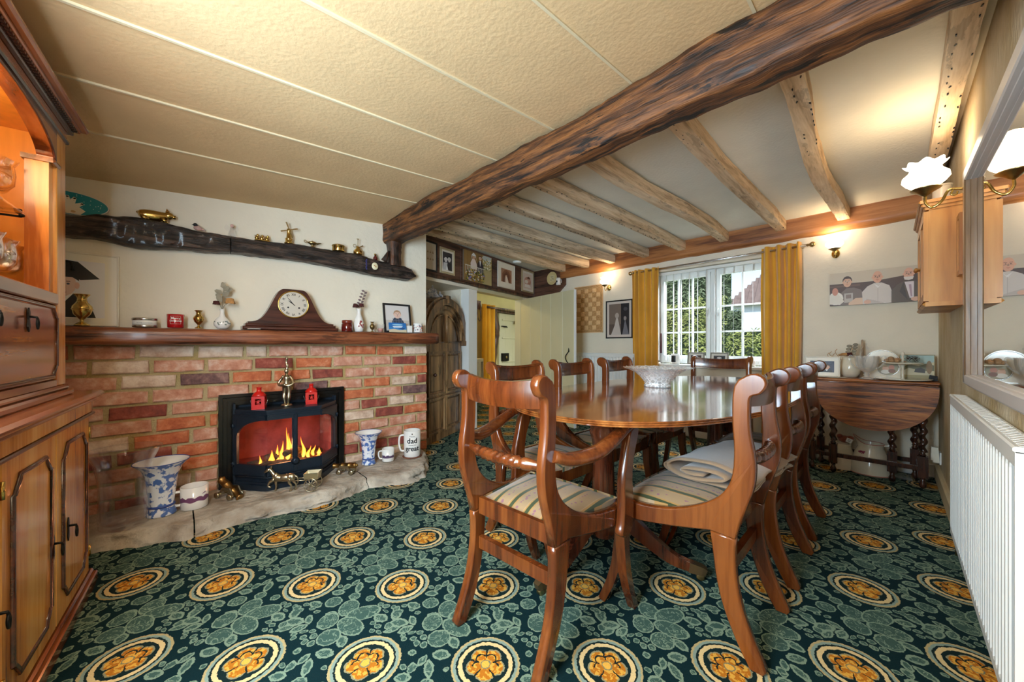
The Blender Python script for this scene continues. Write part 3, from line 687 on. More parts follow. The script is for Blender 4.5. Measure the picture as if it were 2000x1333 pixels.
# moulded surround: nested stepped frames
sr = None
for k, (ins, d0, d1, mm) in enumerate(((0, -.030, .02, M_SURR), (.022, -.040, .02, M_SURR), (.044, -.026, .02, M_SURRW if 0 else M_SURR), (.058, -.012, .02, M_SURR))):
    b = MB(); x0, x1, zt = SX0+ins, SX1-ins, SZ1-ins; wv = .020 if k < 3 else .016
    b.bx(x0, x0+wv, d0, d1, .05, zt); b.bx(x1-wv, x1, d0, d1, .05, zt); b.bx(x0, x1, d0+.0005, d1, zt-wv, zt)
    o = b.build('surround', mm, st) if sr is None else b.build('surround_moulding', mm, sr)
    sr = sr or o
b = MB(); b.bx(SX0+.075, SX1-.075, -.0245, -.022, SZ1-.043, SZ1-.026); b.build('worn_bronze_strip', M_SURRW, sr)
# firebox
M_FIREB = mat('sooty firebrick', srgb(120, 58, 58), .9, scale=10, col2=srgb(168, 84, 80), bump=.5)
b = MB(); X0, X1 = SX0+.074, SX1-.074
b.bx(X0, X1, .30, .31, .07, .55); b.bx(X0+.012, X0+.016, .0, .31, .07, .55); b.bx(X1-.016, X1-.012, .0, .31, .07, .55); b.bx(X0, X1, .0, .31, .07, .16); b.bx(-1.29, -.995, -.235, .0, .07, .16); b.bx(X0+.03, X1-.03, -.09, .0, .07, .16)
b.build('firebox', M_FIREB, st)
b = MB(); b.bx(X0-.002, X0+.010, -.072, .31, .068, .62); b.bx(X1-.010, X1+.002, -.072, .31, .068, .62); b.bx(X0, X1, -.01, .31, .555, .568); b.bx(X0, X1, .02, .03, .56, .64); b.build('casing', M_STOVE, st)
# canted front in three facets; each facet has its own frame local -y out
A, B_, C_, D_ = Vector((SX0+.078, -.075)), Vector((-1.30, -.265)), Vector((-.985, -.265)), Vector((SX1-.078, -.075))
ZB, ZT = .068, .585
mid = (B_+C_)/2
def facet(P, Q):
    d = Q-P; return frame_m(P.x, P.y, math.atan2(d.y, d.x)), d.length
def plate(M, x0, x1, z0, z1, d0=0, d1=.02, m=M_STOVE, name='panel', par=st, bevel=.004):
    b = MB(); b.bev(x0, x1, -d1, d0, z0, z1, bevel); return b.build(name, m, par, M)
# base plinth and top plate follow the canted plan
plan = lambda k: [(A.x-.0, .0), (A.x, A.y-k), (B_.x-k*.4, B_.y-k), (C_.x+k*.4, C_.y-k), (D_.x, D_.y-k), (D_.x, .0)]
b = MB(); b.prism(plan(.012), ZB-.004, ZB+.035, 'Z'); b.prism(plan(.002), ZB+.035, ZB+.05, 'Z'); b.build('plinth', M_STOVE, st)
b = MB(); b.prism(plan(.014), ZT-.012, ZT, 'Z'); b.prism(plan(.004), ZT-.03, ZT-.012, 'Z'); b.build('top_plate', M_STOVE, st)
b = MB(); b.prism([(p[0]*.985+cxs*.015, min(0, p[1]+.01)) for p in plan(0)], ZB+.04, ZB+.095, 'Z'); b.build('ash_panel', M_STOVE, st)
def archpoly(w0, w1, z0, z1, left_arch, right_arch, r=.12, n=8):
    """opening with a quarter-round top corner on chosen sides"""
    pts = [(w0, z0), (w1, z0)]
    if right_arch: pts += [(w1-r+r*math.cos(t*PI/2/n), z1-r*.62+r*.62*math.sin(t*PI/2/n)) for t in range(n+1)]
    else: pts += [(w1, z1)]
    if left_arch: pts += [(w0+r-r*math.sin(t*PI/2/n), z1-r*.62+r*.62*math.cos(t*PI/2/n)) for t in range(n+1)]
    else: pts += [(w0, z1)]
    return pts
for nm, side in (('left', 1), ('right', -1)):
    # one door = canted facet + half of the middle facet
    segs_ = [(A, B_), (B_, mid)] if side == 1 else [(C_, D_), (mid, C_)]
    door = None
    for k, (P, Q) in enumerate(segs_):
        M, Lh = facet(P, Q); inner = (k == 1)
        z0, z1 = ZB+.094, ZT-.029
        gz0, gz1 = z0+.07, z1-.035
        e0 = .022 if not inner else (0 if side == 1 else .016); e1 = .022 if not inner else (.016 if side == 1 else 0)
        if not inner:
            e0, e1 = (.028, 0) if side == 1 else (0, .028)
        b = MB()
        b.bx(0, Lh, -.012, .006, z0, gz0); b.bx(0, Lh, -.012, .006, gz1, z1)
        if e0: b.bx(0, e0, -.012, .006, gz0, gz1)
        if e1: b.bx(Lh-e1, Lh, -.012, .006, gz0, gz1)
        if not inner:                                       # spandrel making the arched corner
            r = Lh*.95; rz = .11; n = 8
            if side == 1: pl = [(e0, gz1), (e0, gz1-rz)] + [(e0+r-r*math.cos(t*PI/2/n), gz1-rz+rz*math.sin(t*PI/2/n)) for t in range(n+1)]
            else: pl = [(Lh-e1, gz1)] + [(Lh-e1-r+r*math.cos(t*PI/2/n), gz1-rz+rz*math.sin(t*PI/2/n)) for t in range(n, -1, -1)] + [(Lh-e1, gz1-rz)]
            b.prism(pl, -.011, .005, 'Y')
            rib = [(p[0], -.014, p[1]) for p in pl[1:-1]] if side == 1 else [(p[0], -.014, p[1]) for p in pl[1:]]
            b.tube(rib, .0035, 6)
        b.bx(.004, Lh-.004, -.016, -.010, z0+.006, z0+.012); b.bx(.004, Lh-.004, -.016, -.010, z1-.012, z1-.006)
        if door is None: MI = Matrix.Identity(4); door = o = b.build('door', M_STOVE, st, M); MD = M
        else: MI = MD.inverted() @ M; o = b.build('door_facet', M_STOVE, door, MI)
        b = MB(); b.bx(e0, Lh-e1, .0, .003, gz0, gz1); b.build('door_glass', M_PANE, door, MI)
        if not inner:
            for hz_ in (gz0-.015, gz1-.06):
                b = MB(); xh = .002 if side == 1 else Lh-.002
                b.tube([(xh, -.014, hz_), (xh, -.014, hz_+.03)], .007, 8); b.tube([(xh-.014, -.015, hz_+.015), (xh+.014, -.015, hz_+.015)], .004, 6); b.build('hinge', M_STOVE, door, MI)
b = MB(); b.bx(mid.x-.009, mid.x+.009, mid.y-.024, mid.y-.004, ZB+.10, ZT-.04); b.build('centre_bar', M_STOVE, st)
b = MB(); b.lathe([(.026, 0), (.026, .012), (.018, .016), (.018, .022), (.010, .024)], 20); b.build('handle_knob', M_STOVE, st, T(mid.x, mid.y-.014, .235) @ Matrix.Rotation(PI/2, 4, 'X'))
b = MB(); P3 = lambda v, k: (v.x, v.y-k, .155)
b.tube([P3(A, .02), P3(B_, .02), P3(C_, .02), P3(D_, .02)], .004, 6); b.build('ash_rail', M_STOVE, st)
# logs and flames
M_LOG = mat('charred log', (.03, .018, .012), .9, scale=18, col2=(.16, .09, .055), bump=1.0, bscale=50)
rl = random.Random(4)
for k, (x, y, z, L_, a, r) in enumerate(((-1.22, -.12, .19, .22, .2, .028), (-1.08, -.14, .185, .2, -.3, .026), (-1.15, -.06, .225, .26, .05, .030), (-1.0, -.05, .20, .2, .5, .026), (-1.3, -.05, .19, .16, -.4, .024), (-1.12, -.10, .255, .15, .7, .024))):
    b = MB(); b.tube([(-L_/2, 0, 0), (-L_/5, .006, .006), (L_/5, -.004, -.003), (L_/2, .003, .002)], [r*.85, r, r*.97, r*.8], 9); b.build('log', M_LOG, st, T(x, y, z, a))
M_EMB = mat('glowing embers', (.3, .05, .01), .9, emit=(1, .22, .03), estr=2.2, scale=40, col2=(.6, .12, .02))
b = MB()
for k in range(70): b.ell((rl.uniform(-1.36, -.90), rl.uniform(-.16, .02), .165+rl.uniform(0, .02)), (.012, .012, .009), 6, 4)
o = b.build('embers', M_EMB, st); o['kind'] = 'stuff'
def flame_mat():
    m = bpy.data.materials.new('flame'); m.use_nodes = True; nt = m.node_tree; nt.nodes.clear(); L = nt.links
    out = nd(nt, 'ShaderNodeOutputMaterial'); em = nd(nt, 'ShaderNodeEmission'); tr = nd(nt, 'ShaderNodeBsdfTransparent'); mx = nd(nt, 'ShaderNodeMixShader')
    tc = nd(nt, 'ShaderNodeTexCoord'); sp = nd(nt, 'ShaderNodeSeparateXYZ'); L.new(tc.outputs['Generated'], sp.inputs[0])
    r = nd(nt, 'ShaderNodeValToRGB'); e = r.color_ramp.elements; e[0].color = (1, .42, .06, 1); e[1].color = (.75, .09, .01, 1); e[1].position = 1; k = e.new(.35); k.color = (1, .33, .03, 1)
    L.new(sp.outputs[2], r.inputs[0]); L.new(r.outputs[0], em.inputs[0])
    lw = nd(nt, 'ShaderNodeLayerWeight'); lw.inputs[0].default_value = .5
    s = nd(nt, 'ShaderNodeMath', operation='SUBTRACT'); s.inputs[0].default_value = 1; L.new(lw.outputs['Facing'], s.inputs[1])
    s2 = nd(nt, 'ShaderNodeMath', operation='MULTIPLY_ADD'); s2.inputs[1].default_value = 3.0; s2.inputs[2].default_value = .5; L.new(s.outputs[0], s2.inputs[0]); L.new(s2.outputs[0], em.inputs[1])
    s3 = nd(nt, 'ShaderNodeMath', operation='POWER'); s3.inputs[1].default_value = .9; L.new(s.outputs[0], s3.inputs[0])
    L.new(s3.outputs[0], mx.inputs[0]); L.new(tr.outputs[0], mx.inputs[1]); L.new(em.outputs[0], mx.inputs[2]); L.new(mx.outputs[0], out.inputs[0]); return m
M_FLAME = flame_mat()
for x, y, h, r in ((-1.155, -.11, .24, .030), (-1.185, -.10, .15, .024), (-1.11, -.12, .13, .022), (-1.25, -.12, .10, .022), (-1.06, -.10, .16, .026), (-1.02, -.12, .09, .02), (-.98, -.08, .08, .02), (-1.31, -.08, .07, .016), (-1.13, -.06, .19, .024), (-.94, -.06, .05, .016), (-1.21, -.07, .12, .02)):
    b = MB(); s = rl.uniform(-1, 1)
    b.tube([(.012*s*math.sin(t*5), .006*math.cos(t*4), h*t) for t in (0, .12, .25, .4, .55, .7, .85, 1)], [r*q for q in (.45, .9, 1, .8, .55, .35, .18, .02)], 10, caps=False, flat=.6)
    b.build('flame', M_FLAME, st, T(x, y, .19))
p_ = FW @ Vector((-1.14, -.10, .30)); lamp('fire_glow', 'POINT', tuple(p_), 3.2, (1, .36, .14), size=.06)
# ---------------------------------------------------------------- dining chairs
PR = [(-.335,.894),(-.301,.914),(-.274,.91),(-.261,.891),(-.263,.872),(-.278,.852),(-.301,.842),(-.305,.814),(-.305,.76),(-.301,.714),(-.292,.661),(-.289,.616),(-.294,.56),(-.311,.501),(-.331,.439),(-.343,.387),(-.345,.314),(-.338,.238),(-.321,.159),(-.294,.088),(-.261,.016),(-.268,.0),(-.304,.0),(-.342,.069),(-.378,.162),(-.4,.267),(-.414,.394),(-.521,.374),(-.612,.361),(-.723,.353),(-.734,.438),(-.661,.421),(-.556,.429),(-.47,.458),(-.407,.496),(-.37,.539),(-.352,.592),(-.347,.673),(-.352,.753),(-.352,.833),(-.347,.873)]
PR = [(a+.33, z) for a, z in PR]
def seat_mat():
    m, nt, p = new_mat('striped seat fabric'); L = nt.links
    tc = nd(nt, 'ShaderNodeTexCoord'); sp = nd(nt, 'ShaderNodeSeparateXYZ'); L.new(tc.outputs['Object'], sp.inputs[0])
    mu = nd(nt, 'ShaderNodeMath', operation='MULTIPLY_ADD'); mu.inputs[1].default_value = 13.5; mu.inputs[2].default_value = 20.08; L.new(sp.outputs[0], mu.inputs[0])
    fr = nd(nt, 'ShaderNodeMath', operation='FRACT'); L.new(mu.outputs[0], fr.inputs[0])
    r = nd(nt, 'ShaderNodeValToRGB'); r.color_ramp.interpolation = 'CONSTANT'; e = r.color_ramp.elements
    cr, gr, go = (*srgb(146, 120, 86), 1), (*srgb(50, 60, 26), 1), (*srgb(158, 118, 62), 1)
    e[0].color = cr; e[1].position = .38; e[1].color = go
    for pz, c in ((.46, gr), (.66, go), (.74, (*srgb(160, 132, 98), 1)), (.78, cr)): k = e.new(pz); k.color = c
    L.new(fr.outputs[0], r.inputs[0])
    # tiny woven sprigs along the cream bands
    vo = nd(nt, 'ShaderNodeTexVoronoi'); vo.inputs['Scale'].default_value = 62; L.new(tc.outputs['Object'], vo.inputs[0])
    lt = nd(nt, 'ShaderNodeMath', operation='LESS_THAN'); lt.inputs[1].default_value = .33; L.new(vo.outputs['Distance'], lt.inputs[0])
    band = nd(nt, 'ShaderNodeMath', operation='LESS_THAN'); band.inputs[1].default_value = .12
    sb = nd(nt, 'ShaderNodeMath', operation='SUBTRACT'); sb.inputs[1].default_value = .15; L.new(fr.outputs[0], sb.inputs[0])
    ab = nd(nt, 'ShaderNodeMath', operation='ABSOLUTE'); L.new(sb.outputs[0], ab.inputs[0]); L.new(ab.outputs[0], band.inputs[0])
    an = nd(nt, 'ShaderNodeMath', operation='MULTIPLY'); L.new(lt.outputs[0], an.inputs[0]); L.new(band.outputs[0], an.inputs[1])
    mx = nd(nt, 'ShaderNodeMix', data_type='RGBA'); L.new(an.outputs[0], mx.inputs[0]); L.new(r.outputs[0], mx.inputs[6]); mx.inputs[7].default_value = (*srgb(128, 84, 96), 1)
    L.new(mx.outputs[2], p.inputs['Base Color']); p.inputs['Roughness'].default_value = .75; p.inputs['Sheen Weight'].default_value = .2
    n = nd(nt, 'ShaderNodeTexNoise'); n.inputs['Scale'].default_value = 300; L.new(tc.outputs['Object'], n.inputs[0])
    bn = nd(nt, 'ShaderNodeBump'); bn.inputs['Strength'].default_value = .2; bn.inputs['Distance'].default_value = .002; L.new(n.outputs[0], bn.inputs['Height']); L.new(bn.outputs[0], p.inputs['Normal'])
    return m
M_SEAT = seat_mat()
def round_prism(poly, th, bv=.004):
    """outline in (y,z) extruded across x with softened edges"""
    n = len(poly); c = sum((Vector(p) for p in poly), Vector((0, 0)))/n; b = MB()
    nr = []
    for i in range(n):
        a, q, d = Vector(poly[i-1]), Vector(poly[i]), Vector(poly[(i+1) % n]); t = (d-a).normalized(); nr.append(Vector((t.y, -t.x)))
    area = sum(poly[i][0]*poly[(i+1) % n][1]-poly[(i+1) % n][0]*poly[i][1] for i in range(n)); sg = 1 if area > 0 else -1
    rings = [(-th/2, bv), (-th/2+bv, 0), (th/2-bv, 0), (th/2, bv)]; vs = []
    for x, ins in rings: vs += [(x, poly[i][0]-nr[i].x*ins*sg, poly[i][1]-nr[i].y*ins*sg) for i in range(n)]
    b.put(vs, [(r*n+i, r*n+(i+1) % n, (r+1)*n+(i+1) % n, (r+1)*n+i) for r in range(3) for i in range(n)], True)
    b.put(vs[:n], [tuple(range(n))]); b.put(vs[3*n:], [tuple(range(n))]); return b
def dense(poly, k=3, closed=True):
    P = [Vector((p[0], p[1], 0)) for p in poly]; n = len(P); out = []
    for i in range(n if closed else n-1):
        a, q, c, d = P[(i-1) % n], P[i], P[(i+1) % n], P[(i+2) % n]
        if not closed and i == 0: a = q*2-c
        if not closed and i == n-2: d = c*2-q
        sharp = (c-q).length > .12
        for j in range(k):
            t = j/k; v = q.lerp(c, t) if sharp else .5*((2*q)+(c-a)*t+(2*a-5*q+4*c-d)*t*t+(3*q-a-3*c+d)*t**3); out.append((v.x, v.y))
    return out
def make_chair(arms=False, sw=1.0):
    t = thing('dining_armchair' if arms else 'dining_chair', 'x', 'chair')
    frame_o = dense(PR[0:15], 3, False)+[PR[14], PR[15], PR[26], PR[27], PR[28], PR[29], PR[30]]+dense(PR[30:41], 3, False)[1:]+[PR[40]]
    leg_o = dense(PR[15:21], 3, False)+[PR[20], PR[21], PR[22]]+dense(PR[22:27], 3, False)[1:]+[PR[26]]
    sp = .13
    def place(b, s, x0):
        b.v = [(s*(x0+sp*max(0, -(v[1]+.02)))*sw + v[0], v[1], v[2]) for v in b.v]; return b
    for s in (-1, 1):
        place(round_prism(frame_o, .034, .005), s, .183).build('side_frame', M_CHAIR, t)
        place(round_prism(leg_o, .034, .005), s, .183).build('leg', M_CHAIR, t)
        xf = (.183+sp*.38)*sw
        b = MB(); b.bar([(s*(xf-.002), -.385, .36), (s*xf, -.39, .26), (s*xf, -.405, .16), (s*(xf+.003), -.43, .08), (s*(xf+.006), -.465, 0)], [.036, .036, .034, .031, .028], [.044, .040, .036, .032, .028], up=(0, 1, 0), sm=False)
        b.build('leg', M_CHAIR, t)
    # curved crest rail with a reeded bead
    W = .170*sw
    def crest(u, v, d):
        x = -W+2*W*u; q = 1-(x/W)**2
        return (x, .005+.028*q+d+.006*math.sin(PI*v), .808-.006*q+(.090-.006*q)*v)
    b = MB(); b.grid(lambda u, v: crest(u, v, -.009), 16, 4, flip=False); b.grid(lambda u, v: crest(u, v, .009), 16, 4, flip=True)
    for v in (0, 1): b.grid(lambda u, w_: Vector(crest(u, v, -.009+.018*w_))+Vector((0, 0, .00003 if v else -.00003)), 16, 1, sm=False)
    b.build('crest_rail', M_CHAIR, t)
    b = MB(); b.tube([Vector(crest(u/16, .12, -.0135))+Vector((0, 0, 0)) for u in range(17)], .0028, 6); b.tube([Vector(crest(u/16, .9, -.0135)) for u in range(17)], .0028, 6); b.build('crest_beading', M_CHAIR, t)
    # rope-twist cross bar
    b = MB(); n, m = 72, 14; vs = []
    for i in range(n+1):
        u = i/n*2-1; x = u*.168*sw; a_ = abs(u); r = .0115+.0075*sstep(1, .62, a_); tw = .13 if a_ < .52 else 0
        if .52 < a_ < .60: r *= .80
        y = .002+.028*(1-u*u); z = .632-.0*u
        for k in range(m):
            a = 2*PI*k/m; rr = r*(1+tw*math.cos(3*a+38*u)); vs.append((x, y+rr*math.cos(a), z+rr*1.05*math.sin(a)))
    b.put(vs, [(j*m+k, j*m+(k+1) % m, (j+1)*m+(k+1) % m, (j+1)*m+k) for j in range(n) for k in range(m)], True); b.build('rope_twist_bar', M_CHAIR, t)
    # rails
    hw = lambda y: (.166+sp*max(0, -(y+.02)))*sw
    b = MB(); b.bev(-hw(-.39), hw(-.39), -.400, -.378, .352, .424, .003); b.build('front_rail', M_CHAIR, t)
    b = MB(); b.bev(-hw(0), hw(0), -.055, -.035, .375, .435, .003); b.build('rear_rail', M_CHAIR, t)
    b = MB(); b.bev(-.166*sw, .166*sw, -.058, -.034, .246, .290, .002); b.build('stretcher', M_CHAIR, t)
    # drop-in seat
    def seat(u, v):
        y = -.392+.335*v; w_ = hw(y)-.002; x = -w_+2*w_*u; e = min(u, 1-u)*2; g = min(v, 1-v)*2
        return (x, y-(.012*(1-abs(2*u-1)**2) if v < .01 else 0), .424+.034*(1-(1-min(1, e*1.4))**2.5)*(1-(1-min(1, g*1.4))**2.5))
    b = MB(); b.grid(seat, 18, 14); b.grid(lambda u, v: (seat(u, v)[0], seat(u, v)[1], .41), 6, 6, flip=True)
    for vv in (0, 1): b.grid(lambda u, w_: (seat(u, vv)[0], seat(u, vv)[1], .41+.022*w_), 18, 1, flip=vv > .5)
    for uu in (0, 1): b.grid(lambda u, w_: (seat(uu, u)[0], seat(uu, u)[1], .41+.022*w_), 14, 1)
    b.build('seat', M_SEAT, t)
    if arms:
        for s in (-1, 1):
            path = smooth_line([(s*.195*sw, -.004, .668), (s*.222*sw, -.07, .650), (s*.25*sw, -.17, .655), (s*.262*sw, -.27, .685), (s*.262*sw, -.36, .712), (s*.258*sw, -.455, .712)], 5)
            n = len(path); b = MB(); b.tube(path, [.026+.005*math.sin(PI*min(1, i/n*1.6)) if i < n-1 else .022 for i in range(n)], 12, flat=.72); b.build('arm', M_CHAIR, t)
            po = dense([(-.315, .375), (-.305, .34), (-.345, .322), (-.388, .345), (-.398, .42), (-.388, .52), (-.402, .60), (-.44, .690), (-.375, .695), (-.345, .61), (-.322, .52), (-.322, .44)], 3)
            bb = round_prism(po, .032, .005); bb.v = [(s*(.183+sp*.31+.034)*sw + v[0] + s*.0, v[1], v[2]) for v in bb.v]; bb.build('arm_support', M_CHAIR, t)
    return t
def put_chair(o, x, y, rz, label, group=None):
    o.location = (x, y, 0); o.rotation_euler = (0, 0, rz); tag(o, label, 'chair', group)
ac = make_chair(True); put_chair(ac, -.905, .845, math.radians(183), 'yew armchair with scrolled arms and rope-twist back nearest the camera')
ch = make_chair()
row = 'rope-back chairs along the table sides'
put_chair(ch, -.33, 1.515, -PI/2, 'yew side chair with a rope-twist back, nearest of the row by the radiator', row)
c = copy_tree(ch); put_chair(c, -.325, 2.075, -PI/2, 'yew side chair in the middle of the row by the radiator', row)
c = copy_tree(ch); put_chair(c, -.33, 2.615, -PI/2, 'yew side chair at the gateleg table end of the row by the radiator', row)
c = copy_tree(ch); put_chair(c, -1.47, 1.49, PI/2, 'yew side chair on the doorway side, directly behind the armchair', row)
c = copy_tree(ch); put_chair(c, -1.47, 2.02, PI/2, 'yew side chair on the doorway side with its back against the open door', row)
c = copy_tree(ch); put_chair(c, -1.47, 2.58, PI/2, 'yew side chair on the doorway side nearest the left curtain', row)
fa = make_chair(True, 1.18); put_chair(fa, -1.03, 3.5, 0, 'yew chair at the window end of the table, facing the camera')

# ---------------------------------------------------------------- dining table
tb = thing('dining_table', 'long polished mahogany twin-pedestal dining table with rounded ends', 'table', T(-.885, 2.22, 0))
def sup(a, ins, n=2.35):
    c, s = math.cos(a), math.sin(a); hx, hy = .575-ins, 1.17-ins
    return (math.copysign(abs(c)**(2/n), c)*hx, math.copysign(abs(s)**(2/n), s)*hy)
N = 96; rings = [(.002, .7455), (.0, .744), (.0, .7415), (.004, .7395), (0, .737), (0, .734), (.004, .732), (.0, .7295), (0, .726), (.006, .7235), (.03, .7225)]
b = MB(); vs = []
for ins, z in rings: vs += [(*sup(2*PI*i/N, ins), z) for i in range(N)]
b.put(vs, [(r*N+i, (r+1)*N+i, (r+1)*N+(i+1) % N, r*N+(i+1) % N) for r in range(len(rings)-1) for i in range(N)], False)
b.put(vs[:N], [tuple(range(N))]); b.put(vs[-N:], [tuple(reversed(range(N)))]); b.build('tabletop', M_TABLE, tb)
b = MB(); b.bx(-.30, .30, -.78, .78, .668, .722); b.build('table_bearer', M_TABLEV, tb)
for cy, rot in ((-.70, 0), (.68, PI)):
    b = MB(); b.lathe([(.055, .20), (.060, .215), (.052, .235), (.056, .26), (.050, .30), (.044, .50), (.050, .56), (.062, .60), (.048, .63), (.085, .655), (.088, .668)], 30, (-.06 if cy < 0 else 0, cy, 0), flute=10, fa=.06)
    ped = b.build('pedestal_column', M_TABLEV, tb)
    b = MB(); b.lathe([(.03, .10), (.062, .12), (.068, .17), (.062, .205)], 24, (-.06 if cy < 0 else 0, cy, 0)); b.build('pedestal_hub', M_TABLEV, tb)
    for a in ((-95, 22, 175) if cy < 0 else (90, 205, -25)):
        dv = Vector((math.cos(math.radians(a)), math.sin(math.radians(a)), 0)); o0 = Vector((-.06 if cy < 0 else 0, cy, 0))
        pts = smooth_line([o0+dv*.045+Vector((0, 0, .205)), o0+dv*.12+Vector((0, 0, .190)), o0+dv*.21+Vector((0, 0, .125)), o0+dv*.30+Vector((0, 0, .070)), o0+dv*.385+Vector((0, 0, .048))], 4)
        n = len(pts); b = MB(); b.bar(pts, [.046-.014*i/n for i in range(n)], [.085-.05*min(1, i/n*1.1) for i in range(n)], sm=False)
        for k in (-.011, 0, .011): b.tube([p+Vector((0, 0, (.085-.05*min(1, i/n*1.1))/2))+Vector((-dv.y, dv.x, 0))*k for i, p in enumerate(pts)], .0045, 6)
        lg = b.build('leg', M_TABLEV, tb)
        e = o0+dv*.395; b = MB(); b.bar([e-dv*.03+Vector((0, 0, .052)), e+dv*.02+Vector((0, 0, .045)), e+dv*.035+Vector((0, 0, .04))], [.038, .034, .026], [.042, .036, .026]); b.build('brass_toe_cap', mat('dull toe brass', (.16, .10, .045), .45, .8), lg)
        b = MB(); M_ = Matrix.Translation(e+dv*.012+Vector((0, 0, .0165))) @ Matrix.Rotation(math.radians(a), 4, 'Z') @ Matrix.Rotation(PI/2, 4, 'X'); b.M = M_; b.lathe([(.010, -.011), (.0162, -.008), (.0162, .008), (.010, .011)], 14); b.build('castor', M_OLDBR, lg)
# cut glass bowl
p_ = floor_at(1284, 756, .7455)
bw = thing('glass_bowl', 'wide flared cut glass bowl standing on the dining table', 'bowl', T(p_.x, p_.y, .7455))
b = MB(); b.open_lathe([(.060, .0), (.078, .003), (.080, .012), (.072, .018), (.080, .035), (.100, .062), (.130, .088), (.170, .108), (.205, .120)], 96, flute=24, fa=.035, fz=.004)
b.open_lathe([(.198, .121), (.165, .111), (.124, .092), (.094, .066), (.074, .040), (.04, .024), (.001, .022)], 64, flute=32, fa=.0); b.build('bowl_body', M_CRYST, bw)
b = MB(); b.lathe([(.055, 0), (.078, .002), (.078, .010), (.06, .014)], 40); b.build('bowl_foot', M_CRYST, bw)
# folded cloth on the seats
M_CLOTH = mat('oatmeal felt cloth', srgb(146, 118, 90), .95, var=.07, scale=12, sheen=.4, bump=.15, bscale=200)
tw = thing('folded_cloth', 'oatmeal table felt loosely folded and lying across the seats of two chairs by the radiator', 'cloth', T(-.50, 1.50, .468, math.radians(-6)))
def fold(path, w0, w1, th, lift=0):
    P = smooth_line([(p[0], 0, p[1]) for p in path], 6); b = MB(); n = len(P); vs = []
    for s_ in (0, 1):
        for i, p in enumerate(P):
            t = (P[min(i+1, n-1)]-P[max(i-1, 0)]).normalized(); nn = Vector((-t.z, 0, t.x))*(th/2*(1 if s_ else -1))
            vs.append((p+nn, ))
    K = 14; allv = []
    for k in range(K+1):
        y = w0+(w1-w0)*k/K
        for (q,) in vs: allv.append((q.x*(1+.04*math.sin(k*.9)), y+.006*math.sin(q.x*30), max(.002, q.z*(1-.12*math.sin(PI*k/K))+.008*math.sin(PI*k/K))))
    m = 2*n; fs = []
    for k in range(K):
        for s_ in (0, 1):
            for i in range(n-1):
                a = k*m+s_*n+i; fs.append((a, a+1, a+m+1, a+m))
        for i in (0, n-1): a = k*m+i; fs.append((a, a+n, a+n+m, a+m))
    for k in (0, K):
        for i in range(n-1): a = k*m+i; fs.append((a, a+1, a+n+1, a+n))
    b.put(allv, fs, True); return b
fold([(.17, .055), (.12, .070), (.02, .088), (-.09, .078), (-.145, .045), (-.11, .018), (-.02, .016), (.06, .030), (.075, .045), (.03, .056), (-.05, .052), (-.085, .040), (-.05, .032), (.0, .036)], 0, .50, .007).build('cloth_fold', M_CLOTH, tw)
fold([(.15, .010), (.05, .006), (-.07, .006), (-.15, .016), (-.17, .036), (-.14, .052)], .02, .52, .007).build('cloth_fold', M_CLOTH, tw)
fold([(.16, .045), (.10, .030), (.10, .018), (.15, .018)], .01, .50, .007).build('cloth_fold', M_CLOTH, tw)
# ---------------------------------------------------------------- garden window
win = struct('window_1', WW)
def fr(b, x0, x1, z0, z1, w_, y0, y1):
    b.bx(x0, x0+w_, y0, y1, z0, z1); b.bx(x1-w_, x1, y0, y1, z0, z1); b.bx(x0+w_, x1-w_, y0, y1, z1-w_, z1); b.bx(x0+w_, x1-w_, y0, y1, z0, z0+w_)
b = MB(); fr(b, WX0+.01, WX1-.01, WZ0+.02, WZ1-.005, .05, .13, .20); b.bx(-1.375, -1.325, .13, .20, WZ0+.07, WZ1-.055); b.build('window_frame', M_WHITE, win)
for x0, x1, vx in ((WX0+.06, -1.38, (-1.725, -1.57)), (-1.32, WX1-.06, (-1.075,))):
    b = MB(); z0, z1 = WZ0+.07, WZ1-.055; fr(b, x0, x1, z0, z1, .04, .12, .165)
    c = b.build('casement', M_WHITE, win)
    xs = [x0+.04]+[v for v in vx]+[x1-.04]; zs = [z0+.04, 1.155, 1.43, z1-.04]
    for v in vx:
        b = MB(); b.bx(v-.009, v+.009, .130, .155, z0+.04, z1-.04); b.build('glazing_bar', M_WHITE, c)
    for z in zs[1:3]:
        b = MB(); b.bx(x0+.04, x1-.04, .131, .154, z-.009, z+.009); b.build('glazing_bar', M_WHITE, c)
    for a, d in zip(xs[:-1], xs[1:]):
        for e, f in zip(zs[:-1], zs[1:]):
            b = MB(); b.bx(a, d, .141, .144, e, f); b.build('pane', M_PANE, c)
    b = MB(); hx = -1.40 if x0 < -1.5 else -1.295
    b.bx(hx-.008, hx+.008, .108, .12, 1.36, 1.42); b.tube([(hx, .105, 1.40), (hx, .085, 1.39), (hx, .082, 1.32)], .005, 6); b.build('window_latch', M_WHITE, c)
b = MB(); b.bev(WX0-.02, WX1+.02, -.045, .14, WZ0-.022, WZ0+.012, .006); b.build('windowsill', M_WHITE, win)
# vertical blind
vb = thing('vertical_blind', 'white vertical blind of narrow slats turned edge-on inside the window', 'blind', WW)
b = MB(); b.bx(WX0+.02, WX1-.02, .045, .085, WZ1-.035, WZ1-.006); b.build('head_rail', M_WHITE, vb)
M_SLAT = mat('blind slat fabric', srgb(240, 240, 238), .7)
for k in range(14):
    x = WX0+.06+k*.0875
    b = MB(); b.grid(lambda u, v: ((u-.5)*.078*-math.sin(.24), (u-.5)*.078*math.cos(.24)+.003*math.sin(PI*u), -1.0*v), 3, 1); o = b.build('slat', M_SLAT, vb, T(x, .066, WZ1-.036))
